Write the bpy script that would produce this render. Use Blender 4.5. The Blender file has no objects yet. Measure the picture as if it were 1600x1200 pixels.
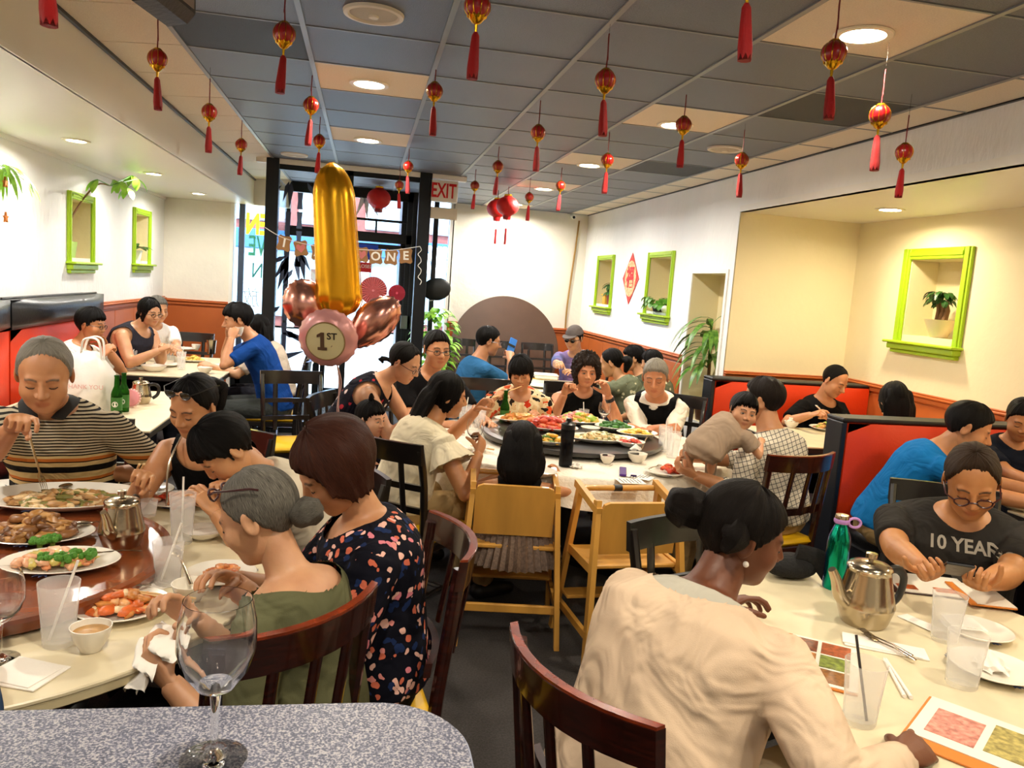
import bpy, math, random
import numpy as np
from math import sin, cos, pi, radians, sqrt, atan2, degrees
from mathutils import Vector, Matrix

random.seed(7); RNG = np.random.default_rng(11)
scene = bpy.context.scene
COL = scene.collection

# ------------------------------------------------------------------ camera
CZ = 1.65
FPX, _yaw, _pit, _rol = 1226.44, 0.192865814, 0.123461056, 0.0734578669
_f = np.array([sin(_yaw)*cos(_pit), cos(_yaw)*cos(_pit), -sin(_pit)])
_r0 = np.array([cos(_yaw), -sin(_yaw), 0.0]); _u0 = np.cross(_r0, _f)
_r = _r0*cos(_rol) + _u0*sin(_rol); _u = -_r0*sin(_rol) + _u0*cos(_rol)
cam_d = bpy.data.cameras.new('camera'); cam = bpy.data.objects.new('camera', cam_d); COL.objects.link(cam)
cam_d.sensor_width = 36.0; cam_d.lens = FPX/1600*36; cam_d.clip_start = 0.05
cam.matrix_world = Matrix(((_r[0], _u[0], -_f[0], 0), (_r[1], _u[1], -_f[1], 0), (_r[2], _u[2], -_f[2], CZ), (0, 0, 0, 1)))
scene.camera = cam

# ------------------------------------------------------------------ sky, sun, exposure
scene.view_settings.view_transform = 'Standard'; scene.view_settings.look = 'None'
scene.view_settings.gamma = 1.0; scene.view_settings.use_curve_mapping = False
scene.view_settings.exposure = 0.66
scene.cycles.transparent_max_bounces = 32
world = bpy.data.worlds.new('world'); scene.world = world; world.use_nodes = True
wn = world.node_tree.nodes; wl = world.node_tree.links
wn.clear()
w_out = wn.new('ShaderNodeOutputWorld'); w_bg = wn.new('ShaderNodeBackground')
w_bg.inputs[0].default_value = (0.62, 0.80, 1.0, 1); w_bg.inputs[1].default_value = 8.0
wl.new(w_bg.outputs[0], w_out.inputs[0])
sun_d = bpy.data.lights.new('sun', 'SUN'); sun_d.energy = 6.0; sun_d.angle = 0.01; sun_d.color = (1.0, 0.95, 0.86)
sun = bpy.data.objects.new('sun', sun_d); COL.objects.link(sun)
sun.rotation_euler = (radians(38), 0, radians(-28))   # shines on the street, down and away from the room

# ------------------------------------------------------------------ small maths
def V3(*a): return np.array(a if len(a) > 1 else a[0], float)
def unit(v): v = np.asarray(v, float); return v/(np.linalg.norm(v)+1e-12)
def ray(px, py): return _f + _r*(px-800)/FPX - _u*(py-600)/FPX
_C = V3(0, 0, CZ)
def atZ(px, py, z): d = ray(px, py); return _C + d*((z-CZ)/d[2])     # point of that line of sight at height z
def atY(px, py, y): d = ray(px, py); return _C + d*(y/d[1])          # ... at depth y
def atX(px, py, x): d = ray(px, py); return _C + d*(x/d[0])
def yawv(a): a = radians(a); return V3(sin(a), cos(a), 0)
def rotz(V, a, c=(0, 0)):
    a = radians(a); V = np.array(V, float); x = V[:, 0]-c[0]; y = V[:, 1]-c[1]
    V[:, 0] = c[0]+x*cos(a)-y*sin(a); V[:, 1] = c[1]+x*sin(a)+y*cos(a); return V
def xform(V, M3, t=(0, 0, 0)): return np.asarray(V, float) @ np.asarray(M3, float).T + V3(t)

# ------------------------------------------------------------------ materials
MATS = {}
def principled(name):
    m = bpy.data.materials.new(name); m.use_nodes = True
    return m, m.node_tree.nodes, m.node_tree.links, m.node_tree.nodes['Principled BSDF']
def rgb(c): return tuple(c) + (1,) if len(c) == 3 else tuple(c)
def srgb(h):
    h = h.lstrip('#'); c = [int(h[i:i+2], 16)/255 for i in (0, 2, 4)]
    return tuple(x/12.92 if x <= .04045 else ((x+.055)/1.055)**2.4 for x in c)
def mat(name, col, rough=.5, metal=0, bump=0, bscale=40, var=0, vscale=8, spec=.5, col2=None, coat=0, stretch=None, trans=0, alpha=1, sheen=0, sss=0, detail=4):
    if name in MATS: return MATS[name]
    if isinstance(col, str): col = srgb(col)
    if isinstance(col2, str): col2 = srgb(col2)
    m, N, L, b = principled(name)
    b.inputs['Base Color'].default_value = rgb(col); b.inputs['Roughness'].default_value = rough; b.inputs['Metallic'].default_value = metal
    b.inputs['Specular IOR Level'].default_value = spec
    if coat: b.inputs['Coat Weight'].default_value = coat; b.inputs['Coat Roughness'].default_value = .08
    if trans: b.inputs['Transmission Weight'].default_value = trans; b.inputs['IOR'].default_value = 1.45
    if alpha < 1: b.inputs['Alpha'].default_value = alpha
    if var or bump:
        tc = N.new('ShaderNodeTexCoord'); src = tc.outputs['Object']
        if stretch:
            mp = N.new('ShaderNodeMapping'); mp.inputs['Scale'].default_value = stretch; L.new(src, mp.inputs[0]); src = mp.outputs[0]
    if var:
        n = N.new('ShaderNodeTexNoise'); n.inputs['Scale'].default_value = vscale; n.inputs['Detail'].default_value = detail; L.new(src, n.inputs['Vector'])
        cr = N.new('ShaderNodeValToRGB'); cr.color_ramp.elements[0].position = .35; cr.color_ramp.elements[1].position = .65
        c2 = col2 if col2 else tuple(min(1, x*(1+var)) for x in col)
        c1 = col if col2 else tuple(x*(1-var) for x in col)
        cr.color_ramp.elements[0].color = rgb(c1); cr.color_ramp.elements[1].color = rgb(c2)
        L.new(n.outputs['Fac'], cr.inputs[0]); L.new(cr.outputs[0], b.inputs['Base Color'])
    if bump:
        n2 = N.new('ShaderNodeTexNoise'); n2.inputs['Scale'].default_value = bscale; n2.inputs['Detail'].default_value = detail; L.new(src, n2.inputs['Vector'])
        bp = N.new('ShaderNodeBump'); bp.inputs['Strength'].default_value = bump; bp.inputs['Distance'].default_value = .01
        L.new(n2.outputs['Fac'], bp.inputs['Height']); L.new(bp.outputs[0], b.inputs['Normal'])
    MATS[name] = m; return m
def emis(name, col, s):
    if name in MATS: return MATS[name]
    m = bpy.data.materials.new(name); m.use_nodes = True; N = m.node_tree.nodes; N.clear()
    o = N.new('ShaderNodeOutputMaterial'); e = N.new('ShaderNodeEmission'); e.inputs[0].default_value = rgb(col); e.inputs[1].default_value = s
    m.node_tree.links.new(e.outputs[0], o.inputs[0]); MATS[name] = m; return m
def glassmat(name, tint=(1, 1, 1), rough=.02, refl=.12, haze=0.0, hazecol=(1, 1, 1)):
    """thin clear pane / vessel: see-through with a fresnel sheen and an optional frosted share"""
    if name in MATS: return MATS[name]
    m = bpy.data.materials.new(name); m.use_nodes = True; N = m.node_tree.nodes; L = m.node_tree.links; N.clear()
    o = N.new('ShaderNodeOutputMaterial'); t = N.new('ShaderNodeBsdfTransparent'); t.inputs[0].default_value = rgb(tint)
    g = N.new('ShaderNodeBsdfGlossy'); g.inputs['Roughness'].default_value = rough
    lw = N.new('ShaderNodeLayerWeight'); lw.inputs[0].default_value = refl
    mx = N.new('ShaderNodeMixShader'); mu = N.new('ShaderNodeMath'); mu.operation = 'MULTIPLY'; mu.inputs[1].default_value = .45; mu.use_clamp = True; L.new(lw.outputs['Fresnel'], mu.inputs[0]); L.new(mu.outputs[0], mx.inputs[0]); L.new(t.outputs[0], mx.inputs[1]); L.new(g.outputs[0], mx.inputs[2])
    last = mx
    if haze:
        d = N.new('ShaderNodeBsdfDiffuse'); d.inputs[0].default_value = rgb(hazecol); tl = N.new('ShaderNodeBsdfTranslucent'); tl.inputs[0].default_value = rgb(hazecol)
        a = N.new('ShaderNodeAddShader'); m0 = N.new('ShaderNodeMixShader'); m0.inputs[0].default_value = .5; L.new(d.outputs[0], m0.inputs[1]); L.new(tl.outputs[0], m0.inputs[2])
        m2 = N.new('ShaderNodeMixShader'); m2.inputs[0].default_value = haze; L.new(mx.outputs[0], m2.inputs[1]); L.new(m0.outputs[0], m2.inputs[2]); last = m2
    L.new(last.outputs[0], o.inputs[0]); MATS[name] = m; return m

# ------------------------------------------------------------------ meshes as (V, F)
def cat(*ms):
    ms = [m for m in ms if m is not None]
    vs, fs, o = [], [], 0
    for V, F in ms:
        vs.append(np.asarray(V, float)); fs += [tuple(i+o for i in f) for f in F]; o += len(V)
    return np.vstack(vs), fs
def box(x0, x1, y0, y1, z0, z1, b=0.0):
    c = V3((x0+x1)/2, (y0+y1)/2, (z0+z1)/2); h = V3(abs(x1-x0)/2, abs(y1-y0)/2, abs(z1-z0)/2)
    if b <= 0:
        V = np.array([[sx, sy, sz] for sx in (-1, 1) for sy in (-1, 1) for sz in (-1, 1)], float)*h + c
        return V, [(0, 1, 3, 2), (4, 6, 7, 5), (0, 4, 5, 1), (2, 3, 7, 6), (0, 2, 6, 4), (1, 5, 7, 3)]
    b = min(b, h.min()*.95); V = []; idx = {}
    for ax in range(3):
        for sx in (-1, 1):
            for sy in (-1, 1):
                for sz in (-1, 1):
                    s = (sx, sy, sz); p = [s[k]*(h[k]-(0 if k == ax else b)) for k in range(3)]
                    idx[(ax, s)] = len(V); V.append(p)
    F = []
    for ax in range(3):
        a1, a2 = [(1, 2), (2, 0), (0, 1)][ax]
        for sg in (-1, 1):
            q = []
            for u, v in ((-1, -1), (1, -1), (1, 1), (-1, 1)):
                s = [0, 0, 0]; s[ax] = sg; s[a1] = u; s[a2] = v; q.append(idx[(ax, tuple(s))])
            F.append(tuple(q if sg > 0 else q[::-1]))
    for ax in range(3):                      # edges run along ax
        a1, a2 = [(1, 2), (2, 0), (0, 1)][ax]
        for u in (-1, 1):
            for v in (-1, 1):
                def k(face, w):
                    s = [0, 0, 0]; s[ax] = w; s[a1] = u; s[a2] = v; return idx[(face, tuple(s))]
                q = [k(a1, -1), k(a1, 1), k(a2, 1), k(a2, -1)]
                F.append(tuple(q if u*v < 0 else q[::-1]))
    for sx in (-1, 1):
        for sy in (-1, 1):
            for sz in (-1, 1):
                q = [idx[(a, (sx, sy, sz))] for a in range(3)]
                F.append(tuple(q if sx*sy*sz > 0 else q[::-1]))
    return np.array(V)+c, F
def rbox(c, size, yaw=0, b=.004, pitch=0, roll=0):
    """bevelled box of a size about c, turned by yaw/pitch/roll degrees"""
    V, F = box(-size[0]/2, size[0]/2, -size[1]/2, size[1]/2, -size[2]/2, size[2]/2, b)
    R = np.array(Matrix.Rotation(radians(-yaw), 3, 'Z') @ Matrix.Rotation(radians(pitch), 3, 'X') @ Matrix.Rotation(radians(roll), 3, 'Y'))
    return xform(V, R, c), F
def perp(t):
    t = unit(t); a = V3(0, 0, 1) if abs(t[2]) < .9 else V3(0, 1, 0)
    x = unit(np.cross(a, t)); return x, np.cross(t, x)
def tube(path, rad, n=10, cap=True, flat=1.0, up=None, closed=False):
    """tube along points; rad a number or per-point list or list of (rx, ry)"""
    P = np.asarray(path, float); m = len(P)
    R = np.asarray(rad if np.ndim(rad) else [rad]*m, float)
    if R.ndim == 1: R = np.c_[R, R*flat]
    T = np.zeros_like(P)
    if closed: T = np.roll(P, -1, 0)-np.roll(P, 1, 0)
    else: T[1:-1] = P[2:]-P[:-2]; T[0] = P[1]-P[0]; T[-1] = P[-1]-P[-2]
    T /= (np.linalg.norm(T, axis=1)[:, None]+1e-12)
    if up is not None: x = unit(np.cross(up, T[0]))
    else: x, _ = perp(T[0])
    V = []; ang = np.arange(n)*2*pi/n
    for i in range(m):
        x = x - T[i]*np.dot(x, T[i]); x = unit(x)
        if up is not None and np.linalg.norm(np.cross(up, T[i])) > .05: x = unit(np.cross(up, T[i]))
        y = np.cross(T[i], x)
        V.append(P[i] + np.cos(ang)[:, None]*x*R[i, 0] + np.sin(ang)[:, None]*y*R[i, 1])
    V = np.vstack(V); F = []
    for i in range(m if closed else m-1):
        for j in range(n):
            a, b2 = i*n+j, i*n+(j+1) % n; k = ((i+1) % m)*n
            F.append((a, b2, k+(j+1) % n, k+j))
    if cap and not closed: F += [tuple(range(n))[::-1], tuple(range((m-1)*n, m*n))]
    return V, F
def capsule(path, rad, n=10, **k):
    """tube with rounded ends"""
    P = [V3(p) for p in path]; R = list(rad) if np.ndim(rad) else [rad]*len(P)
    t0 = unit(P[1]-P[0]); t1 = unit(P[-1]-P[-2]); r0 = np.max(R[0]); r1 = np.max(R[-1]); mul = lambda r, s: tuple(np.asarray(r)*s) if np.ndim(r) else r*s
    pre = [(P[0]-t0*r0*.92, mul(R[0], .38)), (P[0]-t0*r0*.6, mul(R[0], .8))]; post = [(P[-1]+t1*r1*.6, mul(R[-1], .8)), (P[-1]+t1*r1*.92, mul(R[-1], .38))]
    return tube([a for a, _ in pre]+P+[a for a, _ in post], [b for _, b in pre]+R+[b for _, b in post], n, **k)
def lathe(prof, n=24, c=(0, 0, 0), cap=False):
    """prof: list of (r, z)"""
    ang = np.arange(n)*2*pi/n; V = []; F = []; m = len(prof)
    for r, z in prof: V += [(r*cos(a), r*sin(a), z) for a in ang]
    for i in range(m-1):
        for j in range(n): F.append((i*n+j, i*n+(j+1) % n, (i+1)*n+(j+1) % n, (i+1)*n+j))
    if cap: F += [tuple(range(n))[::-1], tuple(range((m-1)*n, m*n))]
    return np.array(V)+V3(c), F
def ellipsoid(c, r, nu=16, nv=10, M3=None):
    V = [(0, 0, -1)]
    for i in range(1, nv):
        t = pi*i/nv - pi/2
        V += [(cos(t)*cos(2*pi*j/nu), cos(t)*sin(2*pi*j/nu), sin(t)) for j in range(nu)]
    V.append((0, 0, 1)); F = []
    for j in range(nu): F.append((0, 1+(j+1) % nu, 1+j))
    for i in range(nv-2):
        for j in range(nu): F.append((1+i*nu+j, 1+i*nu+(j+1) % nu, 1+(i+1)*nu+(j+1) % nu, 1+(i+1)*nu+j))
    o = 1+(nv-2)*nu
    for j in range(nu): F.append((o+j, o+(j+1) % nu, len(V)-1))
    V = np.array(V)*V3(*(r if np.ndim(r) else (r, r, r)))
    if M3 is not None: V = V @ np.asarray(M3).T
    return V+V3(c), F
def prism(poly, z0, z1, b=0):
    """extrude an xy polygon"""
    n = len(poly); V = [(x, y, z0) for x, y in poly]+[(x, y, z1) for x, y in poly]
    F = [tuple(range(n))[::-1], tuple(range(n, 2*n))]+[(i, (i+1) % n, n+(i+1) % n, n+i) for i in range(n)]
    return np.array(V, float), F
def place(m, yaw=0, t=(0, 0, 0), s=1.0):
    V, F = m; return rotz(np.array(V)*s, -yaw)+V3(t), F
def bez(p0, p1, p2, n=9):
    t = np.linspace(0, 1, n)[:, None]; return (1-t)**2*V3(p0)+2*t*(1-t)*V3(p1)+t*t*V3(p2)
def smooth_path(pts, n=6):
    P = np.array(pts, float); out = []
    for i in range(len(P)-1):
        p0 = P[max(i-1, 0)]; p1 = P[i]; p2 = P[i+1]; p3 = P[min(i+2, len(P)-1)]
        for t in np.linspace(0, 1, n, endpoint=False):
            out.append(.5*((2*p1)+(-p0+p2)*t+(2*p0-5*p1+4*p2-p3)*t*t+(-p0+3*p1-3*p2+p3)*t**3))
    out.append(P[-1]); return np.array(out)

# ------------------------------------------------------------------ objects
def mesh_from(name, m, smooth=True):
    V, F = m; me = bpy.data.meshes.new(name)
    me.from_pydata([tuple(v) for v in np.asarray(V).tolist()], [], F)
    if smooth:
        me.shade_smooth()
        try: me.set_sharp_from_angle(angle=radians(smooth if smooth is not True else 40))
        except Exception: pass
    return me
def obj(name, m, material=None, parent=None, smooth=True, loc=None):
    """links a mesh as ONE object; world coordinates, kept when parented to an Empty"""
    me = m if isinstance(m, bpy.types.Mesh) else mesh_from(name, m, smooth)
    o = bpy.data.objects.new(name, me); COL.objects.link(o)
    if material is not None:
        ml = material if isinstance(material, (list, tuple)) else [material]
        if not len(me.materials):
            for x in ml: me.materials.append(x)
    if parent is not None:
        o.parent = parent
        if not parent.get('_local') and parent.parent is None: o.matrix_parent_inverse = Matrix.Translation(parent.location).inverted()
    if loc is not None: o.location = loc
    return o
def tag(o, label, cat_, group=None, kind=None):
    if label: o['label'] = label
    if cat_: o['category'] = cat_
    if group: o['group'] = group
    if kind: o['kind'] = kind
    return o
def thing(name, label, cat_, loc=(0, 0, 0), group=None, local=False, rz=0):
    o = bpy.data.objects.new(name, None); COL.objects.link(o); o.location = tuple(float(x) for x in loc); o.rotation_euler = (0, 0, -radians(rz))
    if local: o['_local'] = 1
    return tag(o, label, cat_, group)
def dup(root, loc, rz=None, label=None, group=None):
    r = root.copy(); COL.objects.link(r); r.location = tuple(float(x) for x in loc)
    if rz is not None: r.rotation_euler = (0, 0, -radians(rz))
    if label: r['label'] = label
    if group: r['group'] = group
    for ch in root.children:
        c = ch.copy(); COL.objects.link(c); c.parent = r
        for g in ch.children:
            d = g.copy(); COL.objects.link(d); d.parent = c
    return r
def struct(name, m, material, parent=None, smooth=False):
    o = obj(name, m, material, parent, smooth)
    if parent is None: o['kind'] = 'structure'
    return o
def text_mesh(body, size=1.0, extrude=.002, bold=0.0, shear=0):
    cu = bpy.data.curves.new('lettering', 'FONT'); cu.body = body; cu.size = size; cu.extrude = extrude; cu.align_x = 'CENTER'; cu.align_y = 'CENTER'; cu.offset = bold; cu.shear = shear
    cu.resolution_u = 3
    o = bpy.data.objects.new('lettering', cu); COL.objects.link(o)
    dg = bpy.context.evaluated_depsgraph_get(); me = bpy.data.meshes.new_from_object(o.evaluated_get(dg))
    V = np.array([v.co[:] for v in me.vertices]); F = [tuple(p.vertices) for p in me.polygons]
    bpy.data.objects.remove(o); bpy.data.curves.remove(cu); bpy.data.meshes.remove(me)
    return V, F
def on_plane(m, origin, xdir, ydir):
    """lay a mesh drawn in xy (z towards the viewer) onto a plane in the room"""
    x = unit(xdir); y = unit(ydir); z = np.cross(x, y)
    V, F = m; return V3(origin)+np.asarray(V)[:, :1]*x+np.asarray(V)[:, 1:2]*y+np.asarray(V)[:, 2:]*z, F
# ================================================================== THE ROOM
ZC = 2.72                      # ceiling
XL, XR = -2.35, 3.05           # left wall, right wall above the rail
XA, YA, ZA = 4.18, 6.24, 2.405 # alcove: back wall, far end wall, its ceiling
YBL, YBR, YB0 = 10.0, 10.9, -2.6
SOX, SOZ = -1.35, 2.39         # left soffit face and underside

M_wall = mat('wall_cream_plaster', '#efe9da', .75, bump=.35, bscale=18, var=.03, vscale=3)
M_wallt = mat('wall_textured_white', '#f3f2ee', .7, bump=.8, bscale=30, var=.02, vscale=3, stretch=(1, 1, .35))
M_wally = mat('wall_warm_yellow', '#f4e8c2', .7, bump=.25, bscale=14, var=.02, vscale=2)
M_sof = mat('soffit_gloss_paint', '#efebdf', .35, bump=.1, bscale=10)
M_orange = mat('wainscot_terracotta_paint', '#b9602a', .42, bump=.05, bscale=30, var=.05, vscale=3)
M_lime = mat('lime_green_paint', '#a4c916', .4)
M_white = mat('white_paint', '#f2efe6', .5)
M_black = mat('black_aluminium', '#15191c', .35, metal=.3)
M_carpet = mat('charcoal_carpet', '#454140', .95, bump=.9, bscale=350, var=.25, vscale=120)
M_tile = mat('charcoal_ceiling_tile', '#646a78', .4, bump=.5, bscale=220, var=.12, vscale=160)
M_tilel = mat('beige_ceiling_tile', '#efe2cc', .75, bump=.4, bscale=220, var=.05, vscale=160)
M_tilev = mat('ceiling_vent_grille', '#26282b', .5, bump=1, bscale=300)
M_bar = mat('grey_ceiling_bar', '#8e9092', .4, metal=.2)
M_glass = glassmat('window_glass', (.96, .99, 1), .01, .08)
M_back = mat('plenum_black', '#101010', .9)
M_niche = mat('niche_yellow_plaster', '#e6d9ae', .75, bump=.3, bscale=18)

def quad(a, b, c, d): return np.array([a, b, c, d], float), [(0, 1, 2, 3)]
def wall_x(name, x, y0, y1, z0, z1, holes, depth, material, parent=None):
    """wall in the plane X = x with niches (ya, yb, za, zb) that go depth deep"""
    ys = sorted({y0, y1, *[h[0] for h in holes], *[h[1] for h in holes]}); zs = sorted({z0, z1, *[h[2] for h in holes], *[h[3] for h in holes]})
    ms = []
    for ya, yb in zip(ys, ys[1:]):
        for za, zb in zip(zs, zs[1:]):
            if not any(h[0] <= (ya+yb)/2 <= h[1] and h[2] <= (za+zb)/2 <= h[3] for h in holes):
                ms.append(quad((x, ya, za), (x, yb, za), (x, yb, zb), (x, ya, zb)))
    o = struct(name, cat(*ms), material, parent)
    for ya, yb, za, zb in holes:
        X2 = x+depth
        n = cat(quad((X2, ya, za), (X2, yb, za), (X2, yb, zb), (X2, ya, zb)), quad((x, ya, za), (X2, ya, za), (X2, ya, zb), (x, ya, zb)),
                quad((x, yb, za), (X2, yb, za), (X2, yb, zb), (x, yb, zb)), quad((x, ya, za), (x, yb, za), (X2, yb, za), (X2, ya, za)), quad((x, ya, zb), (x, yb, zb), (X2, yb, zb), (X2, ya, zb)))
        obj('niche', n, M_niche, o, False)
    return o

# ---- floor
fl = struct('floor', box(XL-.2, XA+.2, YB0, YBR, -.06, 0), M_carpet)

# ---- ceiling: plane, bars, tiles
ceil = struct('ceiling', box(XL-.3, XA+.3, YB0, YBR+.05, ZC+.03, ZC+.1), M_back)
BX = [-.935+.6145*k for k in range(7)]; GY = [3.74+.595*j for j in range(-4, 13)]
def cell(px, py):
    p = atZ(px, py, ZC); i = int((p[0]-BX[0])//.6145); j = int((p[1]-GY[0])//.595); return i, j
LAMPS_PX = [(577, 131), (575, 219), (1349, 54), (1055, 195), (921, 258), (850, 295), (806, 319)]
LAMP_CELLS = {cell(*p) for p in LAMPS_PX}
VENT_CELLS = {cell(440, 60), cell(350, 45), cell(1260, 175), cell(1060, 262)}
BEH = [(1, -1), (4, -1), (1, -4), (4, -4)]                            # lamps of the same rows behind the camera
tile_me = None
tile_v = mesh_from('ceiling_tile', box(-.298, .298, -.288, .288, 0, .018, .003), False)
tile_data = {}
for i in range(6):
    for j in range(len(GY)-1):
        if j > 12 and False: continue
        m = M_tilel if (i, j) in LAMP_CELLS else M_tilev if (i, j) in VENT_CELLS else M_tile
        if GY[j+1] > YBR+.05: continue
        if m.name not in tile_data:
            d = tile_v.copy(); d.materials.append(m); tile_data[m.name] = d
        t = bpy.data.objects.new('ceiling_tile', tile_data[m.name]); COL.objects.link(t); t.parent = ceil
        t.location = (BX[i]+.30725, GY[j]+.2975, ZC)
# narrow beige tiles along the right wall, sloping ones along the left soffit
ds = mesh_from('edge_tile', box(2.756, XR-.004, -.292, .292, 0, .016), False); ds.materials.append(M_tilel)
sl = np.array([(SOX, -.292, -.03), (-.945, -.292, 0), (-.945, .292, 0), (SOX, .292, -.03), (SOX, -.292, -.012), (-.945, -.292, .018), (-.945, .292, .018), (SOX, .292, -.012)])
dl = mesh_from('edge_tile', (sl, [(0, 1, 2, 3), (7, 6, 5, 4), (0, 4, 5, 1), (1, 5, 6, 2), (2, 6, 7, 3), (3, 7, 4, 0)]), False); dl.materials.append(M_tilel)
for j in range(len(GY)-1):
    if GY[j+1] > YBR+.05: continue
    for d in (ds, dl):
        t = bpy.data.objects.new('edge_tile', d); COL.objects.link(t); t.parent = ceil; t.location = (0, GY[j]+.2975, ZC)
for k, x in enumerate(BX):
    struct('ceiling_bar', box(x-.012, x+.012, GY[0], YBR, ZC-.006, ZC+.02), M_bar, ceil)
for y in GY:
    if y < YBR: struct('cross_bar', box(BX[0], XR, y-.006, y+.006, ZC-.003, ZC+.02), M_bar, ceil)
struct('edge_bar', box(XR-.02, XR, GY[0], YBR, ZC-.008, ZC+.02), M_black, ceil)
struct('edge_bar', box(SOX-.005, SOX+.02, GY[0], YBR, ZC-.045, ZC-.02), M_black, ceil)

# ---- left side
def ypx(px, py, x): return atX(px, py, x)
FR_L = [(4.95, 5.52, 1.56, 2.16), (6.9, 7.52, 1.57, 2.15), (8.71, 9.36, 1.58, 2.17)]
wl_ = wall_x('wall_left', XL, YB0, YBL, 0, SOZ, [(a+.06, b-.06, c+.05, d-.06) for a, b, c, d in FR_L], -.22, M_wallt)
struct('ceiling_soffit', cat(box(XL, SOX, YB0, YBL, SOZ, SOZ+.02), box(SOX-.02, SOX, YB0, YBL, SOZ, ZC-.03)), M_sof)
struct('trim_1', cat(box(SOX-.004, SOX+.008, YB0, YBL, SOZ-.004, SOZ+.016), box(XL, XL+.018, YB0, YBL, SOZ-.03, SOZ)), M_white)
wbl = struct('wall_back_left', box(XL-.05, -1.6, YBL, YBL+.12, 0, SOZ+.3), M_wall)
struct('trim_2', box(-1.6, -1.56, YBL-.05, YBL+.12, 0, SOZ), M_white)
def wainscot(name, a, b, z, step, inward):
    """terracotta boards with a moulded rail from a to b (xy), panels picked apart by dark joints"""
    a = V3(*a, 0); b = V3(*b, 0); L = np.linalg.norm(b-a); t = unit(b-a); nrm = V3(*inward, 0)
    root = struct(name, cat(*[xb(a, t, nrm, 0, L, 0.0, .012, 0, z-.06)]), M_orange)
    root['kind'] = 'structure'
    k = max(1, round(L/step)); w = L/k
    for i in range(k):
        obj('panel', xb(a, t, nrm, i*w+.004, (i+1)*w-.004, .012, .022, .12, z-.085, .004), M_orange, root, False)
    obj('rail', cat(xb(a, t, nrm, 0, L, .0, .035, z-.07, z-.03, .008), xb(a, t, nrm, 0, L, .0, .05, z-.03, z-.012, .006), xb(a, t, nrm, 0, L, .0, .03, z-.012, z, .004)), M_orange, root, False)
    return root
def xb(a, t, n, s0, s1, d0, d1, z0, z1, b=0):
    V, F = box(s0, s1, d0, d1, z0, z1, b); return a+V[:, :1]*t+V[:, 1:2]*n+V[:, 2:]*V3(0, 0, 1), F
wainscot('trim_3', (XL, YBL), (XL, 3.0), 1.235, .62, (1, 0))
wainscot('trim_4', (XL, YBL), (-1.6, YBL), 1.215, .75, (0, -1))
wainscot('trim_5', (1.15, YBR), (XR, YBR), 1.11, .63, (0, -1))
wainscot('trim_6', (XR, YBR), (XR, 7.12), 1.115, .62, (-1, 0))
wainscot('trim_7', (XR, YA), (XA, YA), 1.07, .57, (0, -1))
wainscot('trim_8', (XA, YA), (XA, 1.2), 1.075, .72, (-1, 0))

# ---- right side
FR_R = [(9.5, 10.22, 1.455, 2.135), (7.55, 8.3, 1.445, 2.125)]
wall_x('wall_right', XR, YA, YBR, 0, ZC, [(a+.06, b-.06, c+.05, d-.06) for a, b, c, d in FR_R]+[(6.36, 7.07, .55, 1.895)], .28, M_wallt)
struct('trim_9', cat(box(XR-.012, XR, 6.32, 6.36, .55, 1.93), box(XR-.012, XR, 7.07, 7.11, .55, 1.93), box(XR-.012, XR, 6.36, 7.07, 1.895, 1.93)), M_white)
struct('wall_back_right', box(1.13, XR+.05, YBR, YBR+.12, 0, ZC), M_wall)
struct('trim_10', box(1.10, 1.14, YBR-.06, YBR+.1, 0, ZC), M_white)
struct('ceiling_alcove', cat(box(XR, XA, YB0, YA, ZA, ZA+.03)), M_sof)
struct('wall_soffit_right', box(XR, XR+.05, YB0, YA, ZA, ZC), M_wallt)
struct('trim_11', box(XR-.006, XR, YB0, YA, ZA-.0, ZA+.05), M_white)
struct('wall_alcove_end', box(XR+.01, XA, YA, YA+.08, 0, ZA), M_wally)
FR_A = (4.88, 5.61, 1.43, 2.165)
wall_x('wall_alcove', XA, YB0, YA, 0, ZA, [(FR_A[0]+.09, FR_A[1]-.09, FR_A[2]+.07, FR_A[3]-.085)], .24, M_wally)
struct('wall_behind', box(XL, XA, YB0-.1, YB0, 0, ZC), M_wall)

def green_frame(x, fr, inward, w, label, k, sill=.05):
    y0, y1, z0, z1 = fr; s = inward
    def b(ya, yb, za, zb, d, bv=.006): return box(min(x, x+s*d), max(x, x+s*d), ya, yb, za, zb, bv)
    t = thing('niche_frame', label, 'frame', (x, (y0+y1)/2, z0), 'lime green niche frames')
    for ya, yb, za, zb in ((y0, y0+w, z0, z1), (y1-w, y1, z0, z1)):
        obj('stile', cat(b(ya, yb, za, zb, .022), b(ya+w*.3, yb-w*.3, za, zb, .03, .004)), M_lime, t, False)
    obj('head', cat(b(y0+w*.98, y1-w*.98, z1-w, z1, .022), b(y0+w, y1-w, z1-w*.7, z1-w*.3, .03, .004)), M_lime, t, False)
    obj('sill', cat(b(y0-.02, y1+.02, z0-.0, z0+.02, sill+.03), b(y0, y1, z0-.045, z0, sill), b(y0+.01, y1-.01, z0-.075, z0-.045, sill*.6)), M_lime, t, False)
    return t
green_frame(XL, FR_L[0], 1, .06, 'lime green niche frame cut off by the left edge of the picture', 0)
green_frame(XL, FR_L[1], 1, .06, 'lime green niche frame with a bending plant in a lime pot', 1)
green_frame(XL, FR_L[2], 1, .06, 'lime green niche frame nearest the left back corner, white pot inside', 2)
green_frame(XR, FR_R[0], -1, .06, 'lime green niche frame left of the red diamond, red pot inside', 3)
green_frame(XR, FR_R[1], -1, .06, 'lime green niche frame right of the red diamond, trailing ivy inside', 4)
green_frame(XA, FR_A, -1, .085, 'large lime green niche frame on the yellow alcove wall', 5, .07)

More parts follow.
